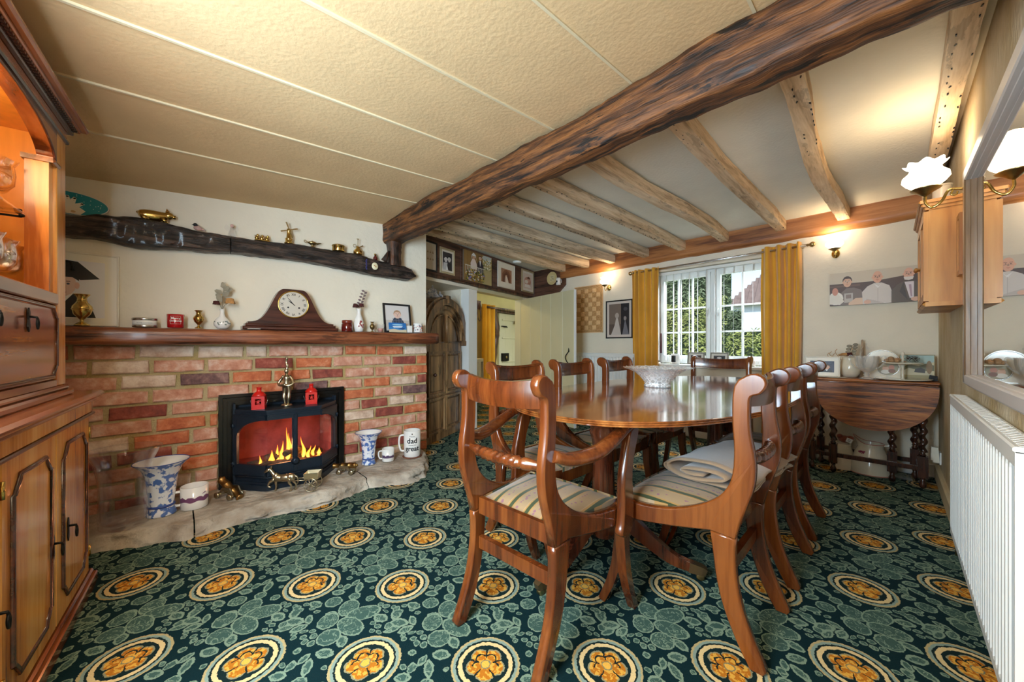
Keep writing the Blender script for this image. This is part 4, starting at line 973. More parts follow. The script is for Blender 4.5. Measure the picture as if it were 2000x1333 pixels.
# curtains and rod
rod = thing('curtain_rod', 'thin steel curtain rod with ball finials under the lintel', 'curtain rod', WW)
b = MB(); b.tube([(-2.17, -.10, 1.878), (-.52, -.10, 1.893)], .010, 10); b.build('rod', M_STEEL, rod)
for x, z in ((-2.185, 1.878), (-.505, 1.893)):
    b = MB(); s_ = -1 if x < -1 else 1; b.M = T(x, -.10, z) @ Matrix.Rotation(s_*PI/2, 4, 'Y'); b.lathe([(.008, -.02), (.013, -.01), (.009, 0), (.020, .012), (.024, .024), (.018, .038), (.004, .046)], 16); b.build('finial', M_OLDBR, rod)
for x, z in ((-2.16, 1.878), (-.57, 1.893)):
    b = MB(); b.tube([(x, 0, z), (x, -.10, z)], .006, 8); b.lathe([(.018, -.002), (.018, .002)], 12, (x, -.004, z)); b.build('bracket', M_OLDBR, rod)
def curtain(name, label, x0, x1, z0, z1, folds, M, y=-.10, amp=.030, m=M_GOLDF, seed=0):
    b = MB()
    def f(u, v):
        ph = 2*PI*folds*(u+.035*math.sin(5*u+seed)+.012*math.sin(v*3+u*6)); k = .55+.45*v
        x = x0+(x1-x0)*u + .008*math.sin(ph*2+seed)*v; sq = math.sin(ph); sq = math.copysign(abs(sq)**.7, sq)
        return (x+.012*noise.noise(Vector((u*4, v*2, seed))), y+amp*sq*(.8+.3*noise.noise(Vector((u*5, v*3, seed+4)))), z1-(z1-z0)*v)
    b.grid(f, folds*14, 14)
    return tag(b.build(name, m, None, M), label, 'curtain')
curtain('curtain', 'mustard yellow eyelet curtain gathered at the left side of the window', -2.185, -1.845, .06, 1.905, 5, WW, amp=.04)
curtain('curtain', 'mustard yellow eyelet curtain gathered at the right side of the window', -.865, -.56, .06, 1.93, 4, WW, seed=2, amp=.046)

# ---------------------------------------------------------------- garden
M_LEAF = mat('laurel leaf', srgb(96, 112, 52), .6, scale=3, col2=srgb(176, 182, 112)); M_LEAF2 = mat('conifer leaf', srgb(70, 88, 62), .6, scale=3, col2=srgb(136, 152, 118))
M_GRASS = mat('lawn', srgb(96, 120, 50), .9, var=.2, scale=6)
g = MB(); g.bx(-16, 10, 4.55, 30, -.5, -.02); tag(g.build('garden_lawn', M_GRASS), 'green garden lawn outside the window', 'lawn')
def bush(name, label, x0, x1, y, z0, z1, n, lf, m, seed, dep=.7):
    rg = random.Random(seed); b = MB()
    for k in range(n):
        u, v, w_ = rg.random(), rg.random()**.8, rg.random()
        x = x0+(x1-x0)*u; top = z1+.22*noise.noise(Vector((x*1.6, seed, 0)))+.08*noise.noise(Vector((x*6, seed, 0))); z = z0+(top-z0)*v
        yy = y-dep*.5*math.sqrt(max(.05, 1-(v-.4)**2*1.5))+.14*noise.noise(Vector((x*3, z*3, seed)))+.12*w_
        a, e = rg.uniform(0, 2*PI), rg.uniform(-.9, .9); d = Vector((math.cos(a)*math.cos(e), math.sin(a)*.6, math.sin(e)))*lf; s = Vector((-d.z, .3*lf*rg.uniform(-1, 1), d.x))*.42
        p = Vector((x, yy, z)); b.put([p-d, p-s*.5+Vector((0, -.01, 0)), p+d, p+s*.5], [(0, 1, 2, 3)])
    o = b.build(name+'_leaves', m); o['kind'] = 'stuff'
    t = thing(name, label, 'bush', T(0, 0, 0)); o.parent = t
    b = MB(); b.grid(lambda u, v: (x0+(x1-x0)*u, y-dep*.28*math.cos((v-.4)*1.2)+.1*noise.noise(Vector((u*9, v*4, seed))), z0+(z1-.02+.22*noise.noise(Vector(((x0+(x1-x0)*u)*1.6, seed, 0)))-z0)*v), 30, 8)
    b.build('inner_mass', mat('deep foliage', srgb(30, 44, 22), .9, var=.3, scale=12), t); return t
bush('laurel_hedge', 'dense glossy green laurel hedge across the garden outside the window', -5.2, -.6, 7.4, -.02, 1.22, 5200, .045, M_LEAF, 1)
bush('tall_shrub', 'tall yellow-green shrub outside the left half of the window', -4.3, -2.35, 8.6, -.02, 2.0, 4200, .05, M_LEAF, 2)
bush('conifer', 'dark conifer standing behind the tall shrub outside the window', -5.4, -2.7, 10.2, -.02, 2.9, 3600, .06, M_LEAF2, 3)
bush('grey_shrub', 'grey-green round shrub in front of the neighbouring house', -3.1, -2.3, 9.6, -.02, 1.80, 2000, .05, M_LEAF2, 4)
hs = thing('neighbouring_house', 'neighbouring house with a big brown slate roof seen through the right casement', 'house', T(-2.2, 17, .75))
M_SLATE = mat('roof slate', srgb(112, 96, 92), .8, var=.2, scale=6); M_RENDER = mat('house wall', srgb(196, 206, 220), .9, var=.04, scale=4)
b = MB(); b.bx(-2.4, 4, .3, 4, -1.25, 1.95); b.build('house_wall', M_RENDER, hs)
roof = thing('x', '', ''); del roof['label']; del roof['category']; roof.name = 'roof'; roof.parent = hs
rz = math.atan2(2.4, 2.0)
for r_ in range(12):
    b = MB(); y0 = r_*.12; z0 = 1.9+r_*.145; L0 = -2.6+r_*.125
    n = int((4.2-L0)/.25)
    if r_ % 2: b.box((L0+.06, y0+.09, z0+.08), (.115, .21, .022), rx=.88)
    for k in range(n): b.box((L0+.125+k*.25+(.12 if r_ % 2 else 0), y0+.09, z0+.08), (.243, .21, .022), rx=.88)
    b.build('slate_course', M_SLATE, roof)

# ---------------------------------------------------------------- wall lights
M_SHADE = mat('lit opal glass shade', (.95, .88, .75), .25, emit=(1, .86, .66), estr=3.2, coat=.4)
def wall_light(label, M, reach=.11, s=1.0, lum=5.0):
    """origin on the wall at the back plate; local -y out of the wall"""
    t = thing('wall_light', label, 'wall light', M)
    b = MB(); b.M = Matrix.Rotation(PI/2, 4, 'X'); b.lathe([(.030*s, 0), (.030*s, .006), (.022*s, .010), (.012*s, .018), (.004, .022)], 20, sy=1.35); b.build('back_plate', M_BRASS, t)
    b = MB(); b.tube(smooth_line([(0, -.015, 0), (0, -reach*.45, .006*s), (0, -reach*.62, -.030*s), (0, -reach*.85, -.048*s), (0, -reach, -.025*s), (0, -reach, .0)], 5), .0045*s, 8)
    b.tube(smooth_line([(0, -reach*.35, .008), (0, -reach*.42, -.014), (0, -reach*.30, -.020), (0, -reach*.27, -.006)], 4), .003*s, 6); b.build('arm', M_BRASS, t)
    b = MB(); b.lathe([(.006*s, 0), (.014*s, .006*s), (.020*s, .012*s), (.040*s, .024*s), (.043*s, .027*s), (.040*s, .029*s)], 24, (0, -reach, 0)); b.build('gallery', M_OLDBR, t)
    b = MB(); b.open_lathe([(.034*s, .026*s), (.036*s, .034*s), (.052*s, .048*s), (.063*s, .064*s), (.060*s, .082*s), (.045*s, .096*s), (.040*s, .104*s), (.048*s, .116*s), (.058*s, .124*s)], 48, (0, -reach, 0), flute=8, fa=.07, fz=.005*s); b.build('shade', M_SHADE, t)
    p = M @ Vector((0, -reach, .118*s)); lamp('bulb', 'POINT', tuple(p), lum*.85, (1, .78, .5), size=.05*s)
    return t
wall_light('brass wall light with a frilled opal shade above the photo canvas of three men', WW @ T(-.335, 0, 1.80), .11, .95, 1.5)
wall_light('brass wall light with frilled opal shade beside the chequered wall hanging', WW @ T(-2.555, 0, 1.755), .11, .95, 1.5)
wall_light('brass swan-neck wall light with a frilled opal shade on the mirror wall', RW @ T(-2.66, 0, 1.72), .135, 1.25, 2.4)

# ---------------------------------------------------------------- radiators
def radiator(label, M, L_, z0, z1, d0, d1, pitch):
    t = thing('radiator', label, 'radiator', M); n = int(L_/pitch); b = MB(); prof_ = []
    for k in range(n):
        x = k*pitch; prof_ += [(x+pitch*.10, d1), (x+pitch*.30, d1-.009), (x+pitch*.62, d1-.009), (x+pitch*.82, d1)]
    pts = [(p[0], -p[1]) for p in prof_]; vs = [(x, y, z) for z in (z0+.025, z0+.04, z1-.06, z1-.045) for x, y in pts]; m = len(pts)
    for j in (0, 3):
        for i in range(m): vs[j*m+i] = (vs[j*m+i][0], -d1, vs[j*m+i][2])
    b.put(vs, [(j*m+i, j*m+i+1, (j+1)*m+i+1, (j+1)*m+i) for j in range(3) for i in range(m-1)]); b.bx(0, L_, -d1, -d1+.004, z0, z0+.026); b.bx(0, L_, -d1, -d1+.004, z1-.046, z1-.012)
    b.build('front_panel', M_WHITE, t)
    b = MB(); b.bev(-.004, L_+.004, -d1-.003, -d0, z1-.014, z1, .004)
    for k in range(int(L_/.03)): b.bx(.012+k*.03, .032+k*.03, -d1+.008, -d0-.006, z1, z1+.0012)
    b.build('top_grille', M_WHITE, t)
    for x in (-.004, L_-.002):
        b = MB(); b.bx(x, x+.006, -d1, -d0, z0, z1-.012); b.build('side_panel', M_WHITE, t)
    b = MB(); b.bx(.005, L_-.005, -d0-.004, -d0+.0, z0, z1-.02); b.build('rear_panel', M_WHITE, t)
    return t
radiator('long white ribbed radiator on the right wall below the mirror', RW @ T(-2.70, 0, 0), 1.30, .12, .772, .008, .055, .040)
radiator('white ribbed radiator under the black and white picture, behind the chairs', WW @ T(-3.03, 0, 0), .86, .15, .905, .02, .085, .045)
t = thing('radiator_valve', 'small brass radiator valve on a pipe at the far end of the long radiator', 'valve', RW @ T(-2.745, -.03, 0))
b = MB(); b.tube([(0, 0, 0), (0, 0, .15), (.03, 0, .155)], .007, 8); b.build('pipe', M_OLDBR, t); b = MB(); b.lathe([(.012, .15), (.016, .16), (.016, .19), (.010, .2)], 14); b.build('valve_cap', M_WHITE, t)

# ---------------------------------------------------------------- mirror
M_MIRF = wood('bronze mirror frame', (.05, .026, .012), (.15, .08, .038), (.27, .165, .085), .3, 'Z', 6, .3, .05)
M_MIR = mat('mirror silvering', (.93, .93, .92), .01, 1.0)
mr = thing('wall_mirror', 'big mirror in a moulded bronze frame on the right wall above the radiator', 'mirror', RW)
mx0, mx1, mz0, mz1 = -2.53, -.25, .825, 1.765
b = MB(); b.bx(mx0+.05, mx1-.05, -.008, -.002, mz0+.04, mz1-.04); b.build('mirror_glass', M_MIR, mr)
for nm, (x0, x1, z0, z1) in dict(l=(mx0, mx0+.07, mz0, mz1), r=(mx1-.07, mx1, mz0, mz1), t=(mx0, mx1, mz1-.065, mz1), b=(mx0, mx1, mz0, mz0+.055)).items():
    b = MB(); vert = nm in 'lr'
    for k, (i, d) in enumerate(((0, .020), (.016, .034), (.034, .024), (.050, .014))):
        if nm == 'l': b.bev(x0+i, x1-k*.002, -d, -.001*k, z0+i, z1-i, .004)
        elif nm == 'r': b.bev(x0+k*.002, x1-i, -d, -.001*k, z0+i, z1-i, .004)
        elif nm == 't': b.bev(x0+i, x1-i, -d, -.001*k, z0+k*.002, z1-i, .004)
        else: b.bev(x0+i, x1-i, -d, -.001*k, z0+i*.8, z1-k*.002, .004)
        if k == 1: pass
    b.build('frame_side', M_MIRF if nm not in 'bt' else mat('painted mirror glare', srgb(205, 200, 198), .35), mr)  # reflected daylight and lamplight painted into the pale top and bottom members

# ---------------------------------------------------------------- pine wall cabinet
pc = thing('wall_cabinet', 'honey pine wall cabinet with a glazed door, high on the right wall in the corner', 'cabinet', RW @ T(-3.46, 0, 1.225))
W_, D_w, H_ = .60, .115, .475
b = MB(); b.bx(.002, W_-.002, -.012, -.0005, .002, H_-.002); b.bx(0, .014, -D_w, 0, 0, H_); b.bx(W_-.014, W_, -D_w, 0, 0, H_); b.bx(.002, W_-.002, -D_w+.001, -.001, .001, .014); b.bx(.002, W_-.002, -D_w+.001, -.001, H_-.014, H_-.001); b.bx(.014, W_-.014, -D_w+.02, 0, .23, .24); b.build('carcass', M_PINE, pc)
b = MB(); b.bev(-.010, W_+.010, -D_w-.022, 0, -.022, 0, .010); b.build('base_moulding', M_PINE, pc)
b = MB()
for k in range(3): b.bev(-.006-.008*k, W_+.006+.008*k, -D_w-.018-.009*k, 0, H_+.016*k, H_+.016*(k+1), .006)
b.build('cornice', M_PINE, pc)
dr = None
for x0, x1 in ((.004, W_/2-.002), (W_/2+.002, W_-.004)):
    b = MB(); fr(b, x0, x1, .006, H_-.006, .040, -D_w-.018, -D_w); d = b.build('door', M_PINE, pc)
    b = MB(); b.bx(x0+.04, x1-.04, -D_w-.009, -D_w-.006, .046, H_-.046); b.build('door_glass', M_PANE, d)
    b = MB(); b.M = T(x1-.02 if x0 < .1 else x0+.02, -D_w-.018, .21) @ Matrix.Rotation(PI/2, 4, 'X'); b.lathe([(.005, 0), (.005, .008), (.011, .014), (.010, .022), (.003, .026)], 14); b.build('knob', M_PINE, d)
t = thing('ribbed_jar', 'tall white ribbed jar standing on top of the pine wall cabinet', 'jar', RW @ T(-3.02, -.06, 1.225+H_+.048))
b = MB(); b.lathe([(.03, 0), (.034, .01), (.034, .085), (.038, .10)], 32, flute=16, fa=.03); b.build('jar_body', M_CHINA, t)
b = MB(); b.lathe([(.040, 0), (.040, .008), (.03, .012)], 24, (0, 0, .1)); b.build('jar_rim', M_CHINA, t)
t = thing('small_glazed_frame', 'small pine glazed frame on the right wall between the cabinet and the mirror', 'frame', RW @ T(-2.80, 0, 1.335))
b = MB(); fr(b, 0, .10, 0, .29, .022, -.028, 0); b.bx(.02, .08, -.012, -.002, .02, .27); b.build('frame', M_PINE, t)

# ---------------------------------------------------------------- gateleg table
gt = thing('gateleg_table', 'dark oak barley-twist gateleg table with its front leaf hanging down, under the photo canvas', 'table', T(-.10, 3.84, 0))
b = MB(); b.bev(-.34, .335, .0, .33, .727, .745, .005); b.bev(-.332, .327, .006, .33, .718, .727, .003); b.build('tabletop', M_OAK, gt)
n = 30; pl = [(-.328, .716), (.330, .716)] + [(.330*math.cos(PI*k/n)*(1 if 1 else 1), .716-.02-.325*math.sin(PI*k/n)**.85) for k in range(n+1)]
b = MB(); b.prism(pl, -.012, .004, 'Y'); b.build('drop_leaf', M_OAK, gt)
def twist_leg(x, y, top=.70, s=1):
    b = MB(); w_ = .052*s
    b.box((x, y, .665), (w_, w_, .10)); b.box((x, y, .150), (w_, w_, .15)); b.lathe([(.010, 0), (.018, .010), (.020, .03), (.012, .05), (.016, .075)], 14, (x, y, 0))
    b.lathe([(.014, .225), (.019, .235), (.012, .245), (.018, .255)], 14, (x, y, 0)); b.lathe([(.018, .585), (.012, .595), (.019, .605), (.014, .615)], 14, (x, y, 0))
    n, m = 90, 12; vs = []
    for i in range(n+1):
        z = .255+.33*i/n; ph = 2*PI*i/n*4.5
        for k in range(m):
            a = 2*PI*k/m; r = .0195; vs.append((x+.0062*math.cos(ph)+r*math.cos(a), y+.0062*math.sin(ph)+r*math.sin(a), z))
    b.put(vs, [(j*m+k, j*m+(k+1) % m, (j+1)*m+(k+1) % m, (j+1)*m+k) for j in range(n) for k in range(m)], True)
    return b.build('leg', M_DKOAK, gt)
for x, y in ((.255, .035), (-.355, .045), (.225, .27), (-.32, .27), (-.22, .030), (.105, .060)): twist_leg(x, y)
for x0, x1, y, z in ((-.34, .24, .035, .12), (-.30, .21, .27, .12), (-.34, .24, .04, .67)):
    b = MB(); b.bev(x0, x1, y-.012, y+.012, z, z+.032 if z < .3 else z+.05, .003); b.build('stretcher' if z < .3 else 'frieze_rail', M_DKOAK, gt)
for x in (.24, -.335):
    b = MB(); b.bx(x-.012, x+.012, .05, .27, .12, .150); b.build('stretcher', M_DKOAK, gt)
# ---------------------------------------------------------------- framed flat pictures
def picture(name, label, cat, M, w_, h_, draw=None, fm=M_FRAMEB, fw=.012, mount=.0, mountc=(238, 234, 226), dp=.014, group=None, back=True):
    """origin at the lower left corner of the frame on the wall; local x right, -y out"""
    t = thing(name, label, cat, M, group)
    b = MB()
    if fw:
        for x0, x1, z0, z1 in ((0, fw, 0, h_), (w_-fw, w_, 0, h_), (fw, w_-fw, 0, fw), (fw, w_-fw, h_-fw, h_)): b.bev(x0, x1, -dp, 0, z0, z1, min(.003, fw*.3))
        b.build('frame', fm, t)
    iw, ih = w_-2*fw, h_-2*fw
    d = Draw(iw, ih, mountc if mount else (200, 200, 200))
    if draw:
        m = mount
        class P:                                        # drawing coordinates inside the mount
            def __init__(s): s.w = 1
            def poly(s, pts, c): d.poly([(m+(1-2*m)*min(1, max(0, x)), m*iw/ih+(1-2*m*iw/ih)*min(1, max(0, y))) for x, y in pts], c); return s
            def el(s, x, y, rx, ry, c, n=14, rot=0): return s.poly([(x+rx*math.cos(2*PI*i/n)*math.cos(rot)-ry*math.sin(2*PI*i/n)*math.sin(rot), y+rx*math.cos(2*PI*i/n)*math.sin(rot)+ry*math.sin(2*PI*i/n)*math.cos(rot)) for i in range(n)], c)
            def rc(s, x0, y0, x1, y1, c): return s.poly([(x0, y0), (x1, y0), (x1, y1), (x0, y1)], c)
        draw(P())
    d.build('print', t, T(fw, -dp*.45 if fw else -dp-.0006, fw))
    b = MB(); b.bx(.001, w_-.001, -dp*.4 if fw else -dp, -.0005, .001, h_-.001); b.build('backing', M_PAPER if fw else mat('canvas edge', srgb(120, 100, 80), .8), t)
    return t
def head(p, x, y, r, ra, skin, hair=None, bald=False, glasses=False, bw=False):
    """a small portrait head: ra = aspect correction of the vertical radius"""
    if hair and not bald: p.el(x, y+r*ra*.28, r*1.06, r*ra*1.0, hair)
    p.el(x-r*.95, y-r*ra*.05, r*.16, r*ra*.22, skin); p.el(x+r*.95, y-r*ra*.05, r*.16, r*ra*.22, skin)
    p.el(x, y, r*.92, r*ra*(1.12 if not bald else 1.2), skin)
    if hair and not bald: p.poly([(x-r*.95, y+r*ra*.35), (x-r*.7, y+r*ra*1.0), (x, y+r*ra*1.25), (x+r*.7, y+r*ra*1.0), (x+r*.95, y+r*ra*.35), (x+r*.5, y+r*ra*.7), (x-r*.4, y+r*ra*.72)], hair)
    dk = tuple(int(c*.45) for c in skin); md = tuple(int(c*.72) for c in skin)
    for s_ in (-1, 1):
        p.el(x+s_*r*.36, y+r*ra*.12, r*.17, r*ra*.09, (235, 230, 225) if not glasses else md, 8); p.el(x+s_*r*.36, y+r*ra*.12, r*.08, r*ra*.08, (45, 35, 30), 8)
        p.poly([(x+s_*r*.15, y+r*ra*.32), (x+s_*r*.6, y+r*ra*.34), (x+s_*r*.6, y+r*ra*.40), (x+s_*r*.15, y+r*ra*.38)], dk)
    p.poly([(x-r*.04, y+r*ra*.15), (x+r*.05, y+r*ra*.15), (x+r*.16, y-r*ra*.25), (x-r*.14, y-r*ra*.25)], md)
    p.poly([(x-r*.36, y-r*ra*.48), (x, y-r*ra*.55), (x+r*.36, y-r*ra*.48), (x, y-r*ra*.68)], tuple(int(c*k) for c, k in zip(skin, (.85, .6, .6))))
    if glasses:
        for s_ in (-1, 1):
            for k in (-1, 1): p.poly([(x+s_*r*.12, y+r*ra*(.12+k*.2)), (x+s_*r*.66, y+r*ra*(.12+k*.2)), (x+s_*r*.66, y+r*ra*(.15+k*.2)), (x+s_*r*.12, y+r*ra*(.15+k*.2))], (60, 50, 48))
# canvas of the three men and a baby (continues behind the pine cabinet)
def d_canvas(p):
    ra = .34/.14*.82
    p.rc(0, 0, 1, 1, (206, 192, 170)); p.poly([(0, 0), (0, .66), (.5, .66), (1, .80), (1, 0)], (84, 58, 46)); p.poly([(0, .60), (.35, .62), (.35, .56), (0, .56)], (110, 78, 62))
    p.poly([(.12, 0), (.10, .22), (.14, .40), (.20, .52), (.28, .52), (.36, .44), (.40, .25), (.40, 0)], (124, 106, 96)); p.rc(.17, .08, .27, .36, (190, 180, 170)); p.rc(.19, .2, .25, .32, (140, 120, 110))
    p.poly([(.30, .20), (.40, .20), (.38, .0), (.22, 0), (.22, .06)], (222, 188, 158))
    head(p, .205, .70, .052, ra*1.35, (222, 176, 146), (70, 44, 30))
    p.el(.07, .22, .09, .20, (236, 230, 218)); p.poly([(.0, .34), (.10, .36), (.17, .12), (.12, .02), (0, .05)], (228, 220, 206)); p.el(.065, .43, .036, .12, (206, 140, 116))
    p.poly([(.38, 0), (.37, .36), (.43, .52), (.50, .60), (.58, .60), (.66, .50), (.69, .30), (.68, 0)], (214, 204, 196)); p.poly([(.40, 0), (.42, .16), (.50, .10), (.60, .02), (.60, 0)], (196, 184, 176)); p.poly([(.50, .58), (.54, .44), (.58, .58), (.55, .50)], (236, 230, 226)); p.rc(.538, .02, .543, .46, (186, 174, 168))
    head(p, .535, .77, .056, ra*1.3, (226, 170, 140), bald=True, glasses=True); p.el(.43, .06, .04, .06, (222, 176, 150))
    p.poly([(.68, 0), (.68, .34), (.74, .50), (.80, .58), (.90, .58), (1, .46), (1, 0)], (92, 76, 60)); p.poly([(.81, .56), (.86, .10), (.90, .10), (.90, .56)], (226, 214, 218)); p.poly([(.85, .48), (.87, .14), (.885, .14), (.875, .48)], (178, 150, 164)); p.poly([(.80, .56), (.76, .30), (.84, .05), (.82, .30)], (68, 54, 44))
    head(p, .85, .78, .054, ra*1.3, (228, 176, 150), bald=True, glasses=True); p.poly([(.80, .70), (.90, .70), (.89, .62), (.85, .60), (.81, .62)], (226, 214, 206)); p.el(.92, .07, .05, .06, (222, 176, 150))
picture('photo_canvas', 'long photo canvas of three men and a baby on the wall above the gateleg table', 'picture', WW @ T(-.372, 0, 1.345), .55, .28, d_canvas, fw=0, dp=.03)
def d_bw(p):
    p.rc(0, 0, 1, 1, (122, 106, 96)); p.rc(0, 0, 1, .34, (96, 82, 74)); p.rc(.60, 0, 1, 1, (40, 36, 40)); p.poly([(.10, 0), (.28, .30), (.40, .66), (.52, .30), (.60, 0)], (198, 188, 180)); p.el(.40, .62, .10, .09, (180, 166, 156)); p.poly([(.66, .0), (.74, .26), (.80, .50), (.90, .24), (.98, .0)], (120, 116, 122)); p.el(.80, .52, .07, .07, (150, 140, 136)); p.el(.82, .82, .10, .06, (80, 76, 80))
picture('framed_picture', 'black framed monochrome wedding picture beside the left curtain', 'picture', WW @ T(-2.60, 0, 1.096), .375, .487, d_bw, M_FRAMEB, .016, .09, (214, 200, 190))
# chequered openwork hanging: a raised square per cell
M_WICK = mat('woven straw', srgb(228, 188, 136), .85, bump=.6, bscale=120, var=.1, scale=40); M_WICKD = mat('open straw weave', srgb(172, 122, 74), .9, bump=.8, bscale=90, scale=90, col2=srgb(214, 168, 112))
wh = thing('wall_hanging', 'straw coloured chequered openwork wall hanging beside the open door', 'wall hanging', WW @ T(-3.10, 0, 1.178))
b = MB(); b.bx(0, .455, -.006, -.001, 0, .64); b.build('backing_cloth', M_WICKD, wh)
for j in range(9):
    for i in range(6):
        if (i+j) % 2: continue
        b = MB(); b.bev(.042+i*.0625, .042+i*.0625+.057, -.011, -.006, .042+j*.0622, .042+j*.0622+.056, .003); b.build('woven_square', M_WICK, wh)
b = MB()
for x0, x1, z0, z1 in ((0, .455, 0, .008), (0, .455, .632, .64), (0, .008, 0, .64), (.447, .455, 0, .64), (.034, .42, .034, .038), (.034, .42, .602, .606)): b.bx(x0, x1, -.011, -.006, z0, z1)
for k in range(22):
    for z in (.020, .620): b.tube([(.012+k*.0205, -.008, z-.010), (.022+k*.0205, -.010, z+.010), (.032+k*.0205, -.008, z-.010)], .0018, 4)
b.build('border_braid', M_WICK, wh)
t = thing('plug_in_device', 'cream plug-in box low on the wall in the corner by the gateleg table', 'plug', RW @ T(-4.06, 0, .17))
b = MB(); b.box((0, -.03, .05), (.050, .034, .095), tp=1.25); b.bx(-.022, .022, -.04, -.006, -.012, .004); b.build('housing', mat('ivory plastic', srgb(232, 224, 204), .4), t); b = MB(); b.bx(-.04, .04, -.008, 0, -.02, .065); b.build('socket_plate', M_WHITE, t)
# ---------------------------------------------------------------- boarding with the family photographs
pb = thing('photo_board', 'dark stained boarding over the doorway that carries a row of family photographs', 'boarding', DW)
for i, (x0, x1) in enumerate(((-.12, .545), (.55, 1.19), (1.195, 1.87), (1.875, 2.31))):
    b = MB(); b.bev(x0, x1-.003, -.028, .10, HB+.002, 2.155, .004); b.build('board', M_BOARD, pb)
b = hewn([(-.12, -.035, HB+.012), (.6, -.04, HB+.010), (1.4, -.038, HB+.014), (2.3, -.035, HB+.018)], .035, .034, 21, .006, 50, 3, 9); b.build('waney_edge_strip', M_POST, pb)
wb = thing('corner_board', 'dark stained bracket board in the corner above the open door', 'boarding', WW)
b = MB(); b.prism([(-3.84, 1.73), (-3.42, 1.735), (-3.25, 1.88), (-3.25, 2.15), (-3.84, 2.15)], -.035, -.001, 'Y'); b.build('bracket_board', M_BOARD, wb)
def d_text(p):
    p.rc(0, 0, 1, 1, (206, 196, 176))
    for z in (.62, .36):
        for k in range(5): p.rc(.12+k*.16, z, .20+k*.16, z+.05, (150, 128, 90)); p.rc(.14+k*.16, z+.06, .18+k*.16, z+.085, (170, 150, 110))
def d_couple(p):
    p.rc(0, 0, 1, 1, (54, 50, 52)); p.poly([(0, 0), (.08, .4), (.5, .42), (.55, 0)], (196, 190, 186)); p.poly([(.4, 0), (.5, .42), (.95, .40), (1, 0)], (36, 34, 38)); head(p, .32, .60, .17, .9, (216, 208, 202), (40, 36, 36)); head(p, .68, .64, .17, .9, (206, 198, 190), (24, 22, 24)); p.poly([(.3, .0), (.42, .3), (.56, .0)], (230, 226, 222))
def d_wed(p):
    p.rc(0, 0, 1, 1, (156, 118, 66))
    for k in range(9): p.rc(k*.12, .42, k*.12+.012, 1, (126, 90, 48))
    p.poly([(.65, .0), (.65, 1), (1, 1), (1, 0)], (176, 160, 112)); p.poly([(.62, .9), (.70, 1), (1, 1), (.9, .7)], (196, 200, 196))
    rp = random.Random(2)
    for k in range(60): p.el(rp.uniform(.66, .98), rp.uniform(.50, .92), .022, .022, rp.choice(((220, 206, 160), (110, 120, 60), (240, 236, 220), (190, 160, 70))), 6)
    p.poly([(.22, .42), (.20, .60), (.26, .76), (.36, .76), (.42, .60), (.44, .42)], (226, 210, 200)); head(p, .31, .83, .055, 1.2, (222, 176, 146), (60, 40, 30)); p.poly([(.24, .90), (.31, .97), (.38, .90), (.41, .70), (.37, .86), (.25, .86), (.21, .70)], (240, 236, 230))
    p.poly([(.44, .36), (.44, .64), (.50, .76), (.58, .76), (.66, .62), (.66, .36)], (52, 46, 56)); p.poly([(.51, .76), (.54, .55), (.57, .76)], (236, 234, 230)); head(p, .54, .85, .055, 1.2, (224, 180, 150), (70, 48, 32))
    for k in range(12): p.rc(.02+k*.055, .30, .035+k*.055, .50, (220, 214, 196))
    p.rc(0, .49, .68, .51, (224, 218, 200))
    for k in range(150): p.el(rp.uniform(.02, .66), rp.uniform(0, .38), .024, .024, rp.choice(((206, 176, 60), (150, 140, 190), (96, 110, 50), (232, 220, 200), (186, 140, 60), (70, 84, 40))), 6)
def d_arch(p):
    p.rc(0, 0, 1, 1, (172, 126, 96)); p.poly([(.1, 0), (.1, .6), (.3, .88), (.5, .96), (.7, .88), (.9, .6), (.9, 0)], (142, 92, 66)); p.poly([(.22, 0), (.22, .55), (.5, .82), (.78, .55), (.78, 0)], (118, 74, 54))
    p.poly([(.40, 0), (.42, .40), (.50, .48), (.58, .40), (.72, 0)], (236, 222, 206)); p.el(.50, .50, .06, .05, (222, 190, 160)); p.poly([(.32, 0), (.34, .38), (.44, .40), (.44, 0)], (200, 170, 150)); p.el(.40, .46, .05, .045, (220, 186, 156))
def d_baby(p):
    p.rc(0, 0, 1, 1, (232, 212, 196)); p.el(.5, .5, .40, .30, (206, 150, 128)); p.el(.62, .62, .20, .16, (226, 180, 156)); p.el(.34, .46, .20, .13, (240, 226, 214)); p.poly([(.42, .74), (.62, .84), (.80, .74), (.78, .66), (.46, .66)], (126, 82, 58)); p.el(.66, .56, .05, .02, (150, 90, 80)); p.poly([(.1, .1), (.9, .1), (.7, .3), (.2, .3)], (250, 240, 232))
BP = lambda x, z: DW @ T(x, -.0295, z)
picture('family_photograph', 'dark framed sheet with two rows of small marks, leftmost above the alcove', 'picture', BP(-.10, 1.775), .262, .31, d_text, M_FRAMEB, .018, 0)
picture('family_photograph', 'gilt framed black and white photograph of a couple cheek to cheek', 'picture', BP(.205, 1.785), .235, .28, d_couple, M_FRAMEG, .022, .11, (226, 214, 196))
picture('family_photograph', 'unframed colour photograph of a bride and groom behind a bank of flowers', 'picture', BP(.585, 1.765), .545, .355, d_wed, fw=0, dp=.02)
picture('family_photograph', 'cream mounted sepia photograph of a bride and groom under a church arch', 'picture', BP(1.29, 1.785), .42, .34, d_arch, M_FRAMEW, .012, .17, (238, 230, 216))
picture('family_photograph', 'silver framed sepia close-up of two faces, rightmost over the doorway', 'picture', BP(1.905, 1.80), .35, .33, d_baby, M_FRAMEG, .022, .10, (240, 230, 218))
p_ = on(WW, 1078, 544, .05); q_ = on(WW, 1091, 550, .07)
t = thing('wall_plate', 'round cream plate with a dark sprig on the corner board above the door', 'plate', WW @ T(p_.x, -.037, p_.z))
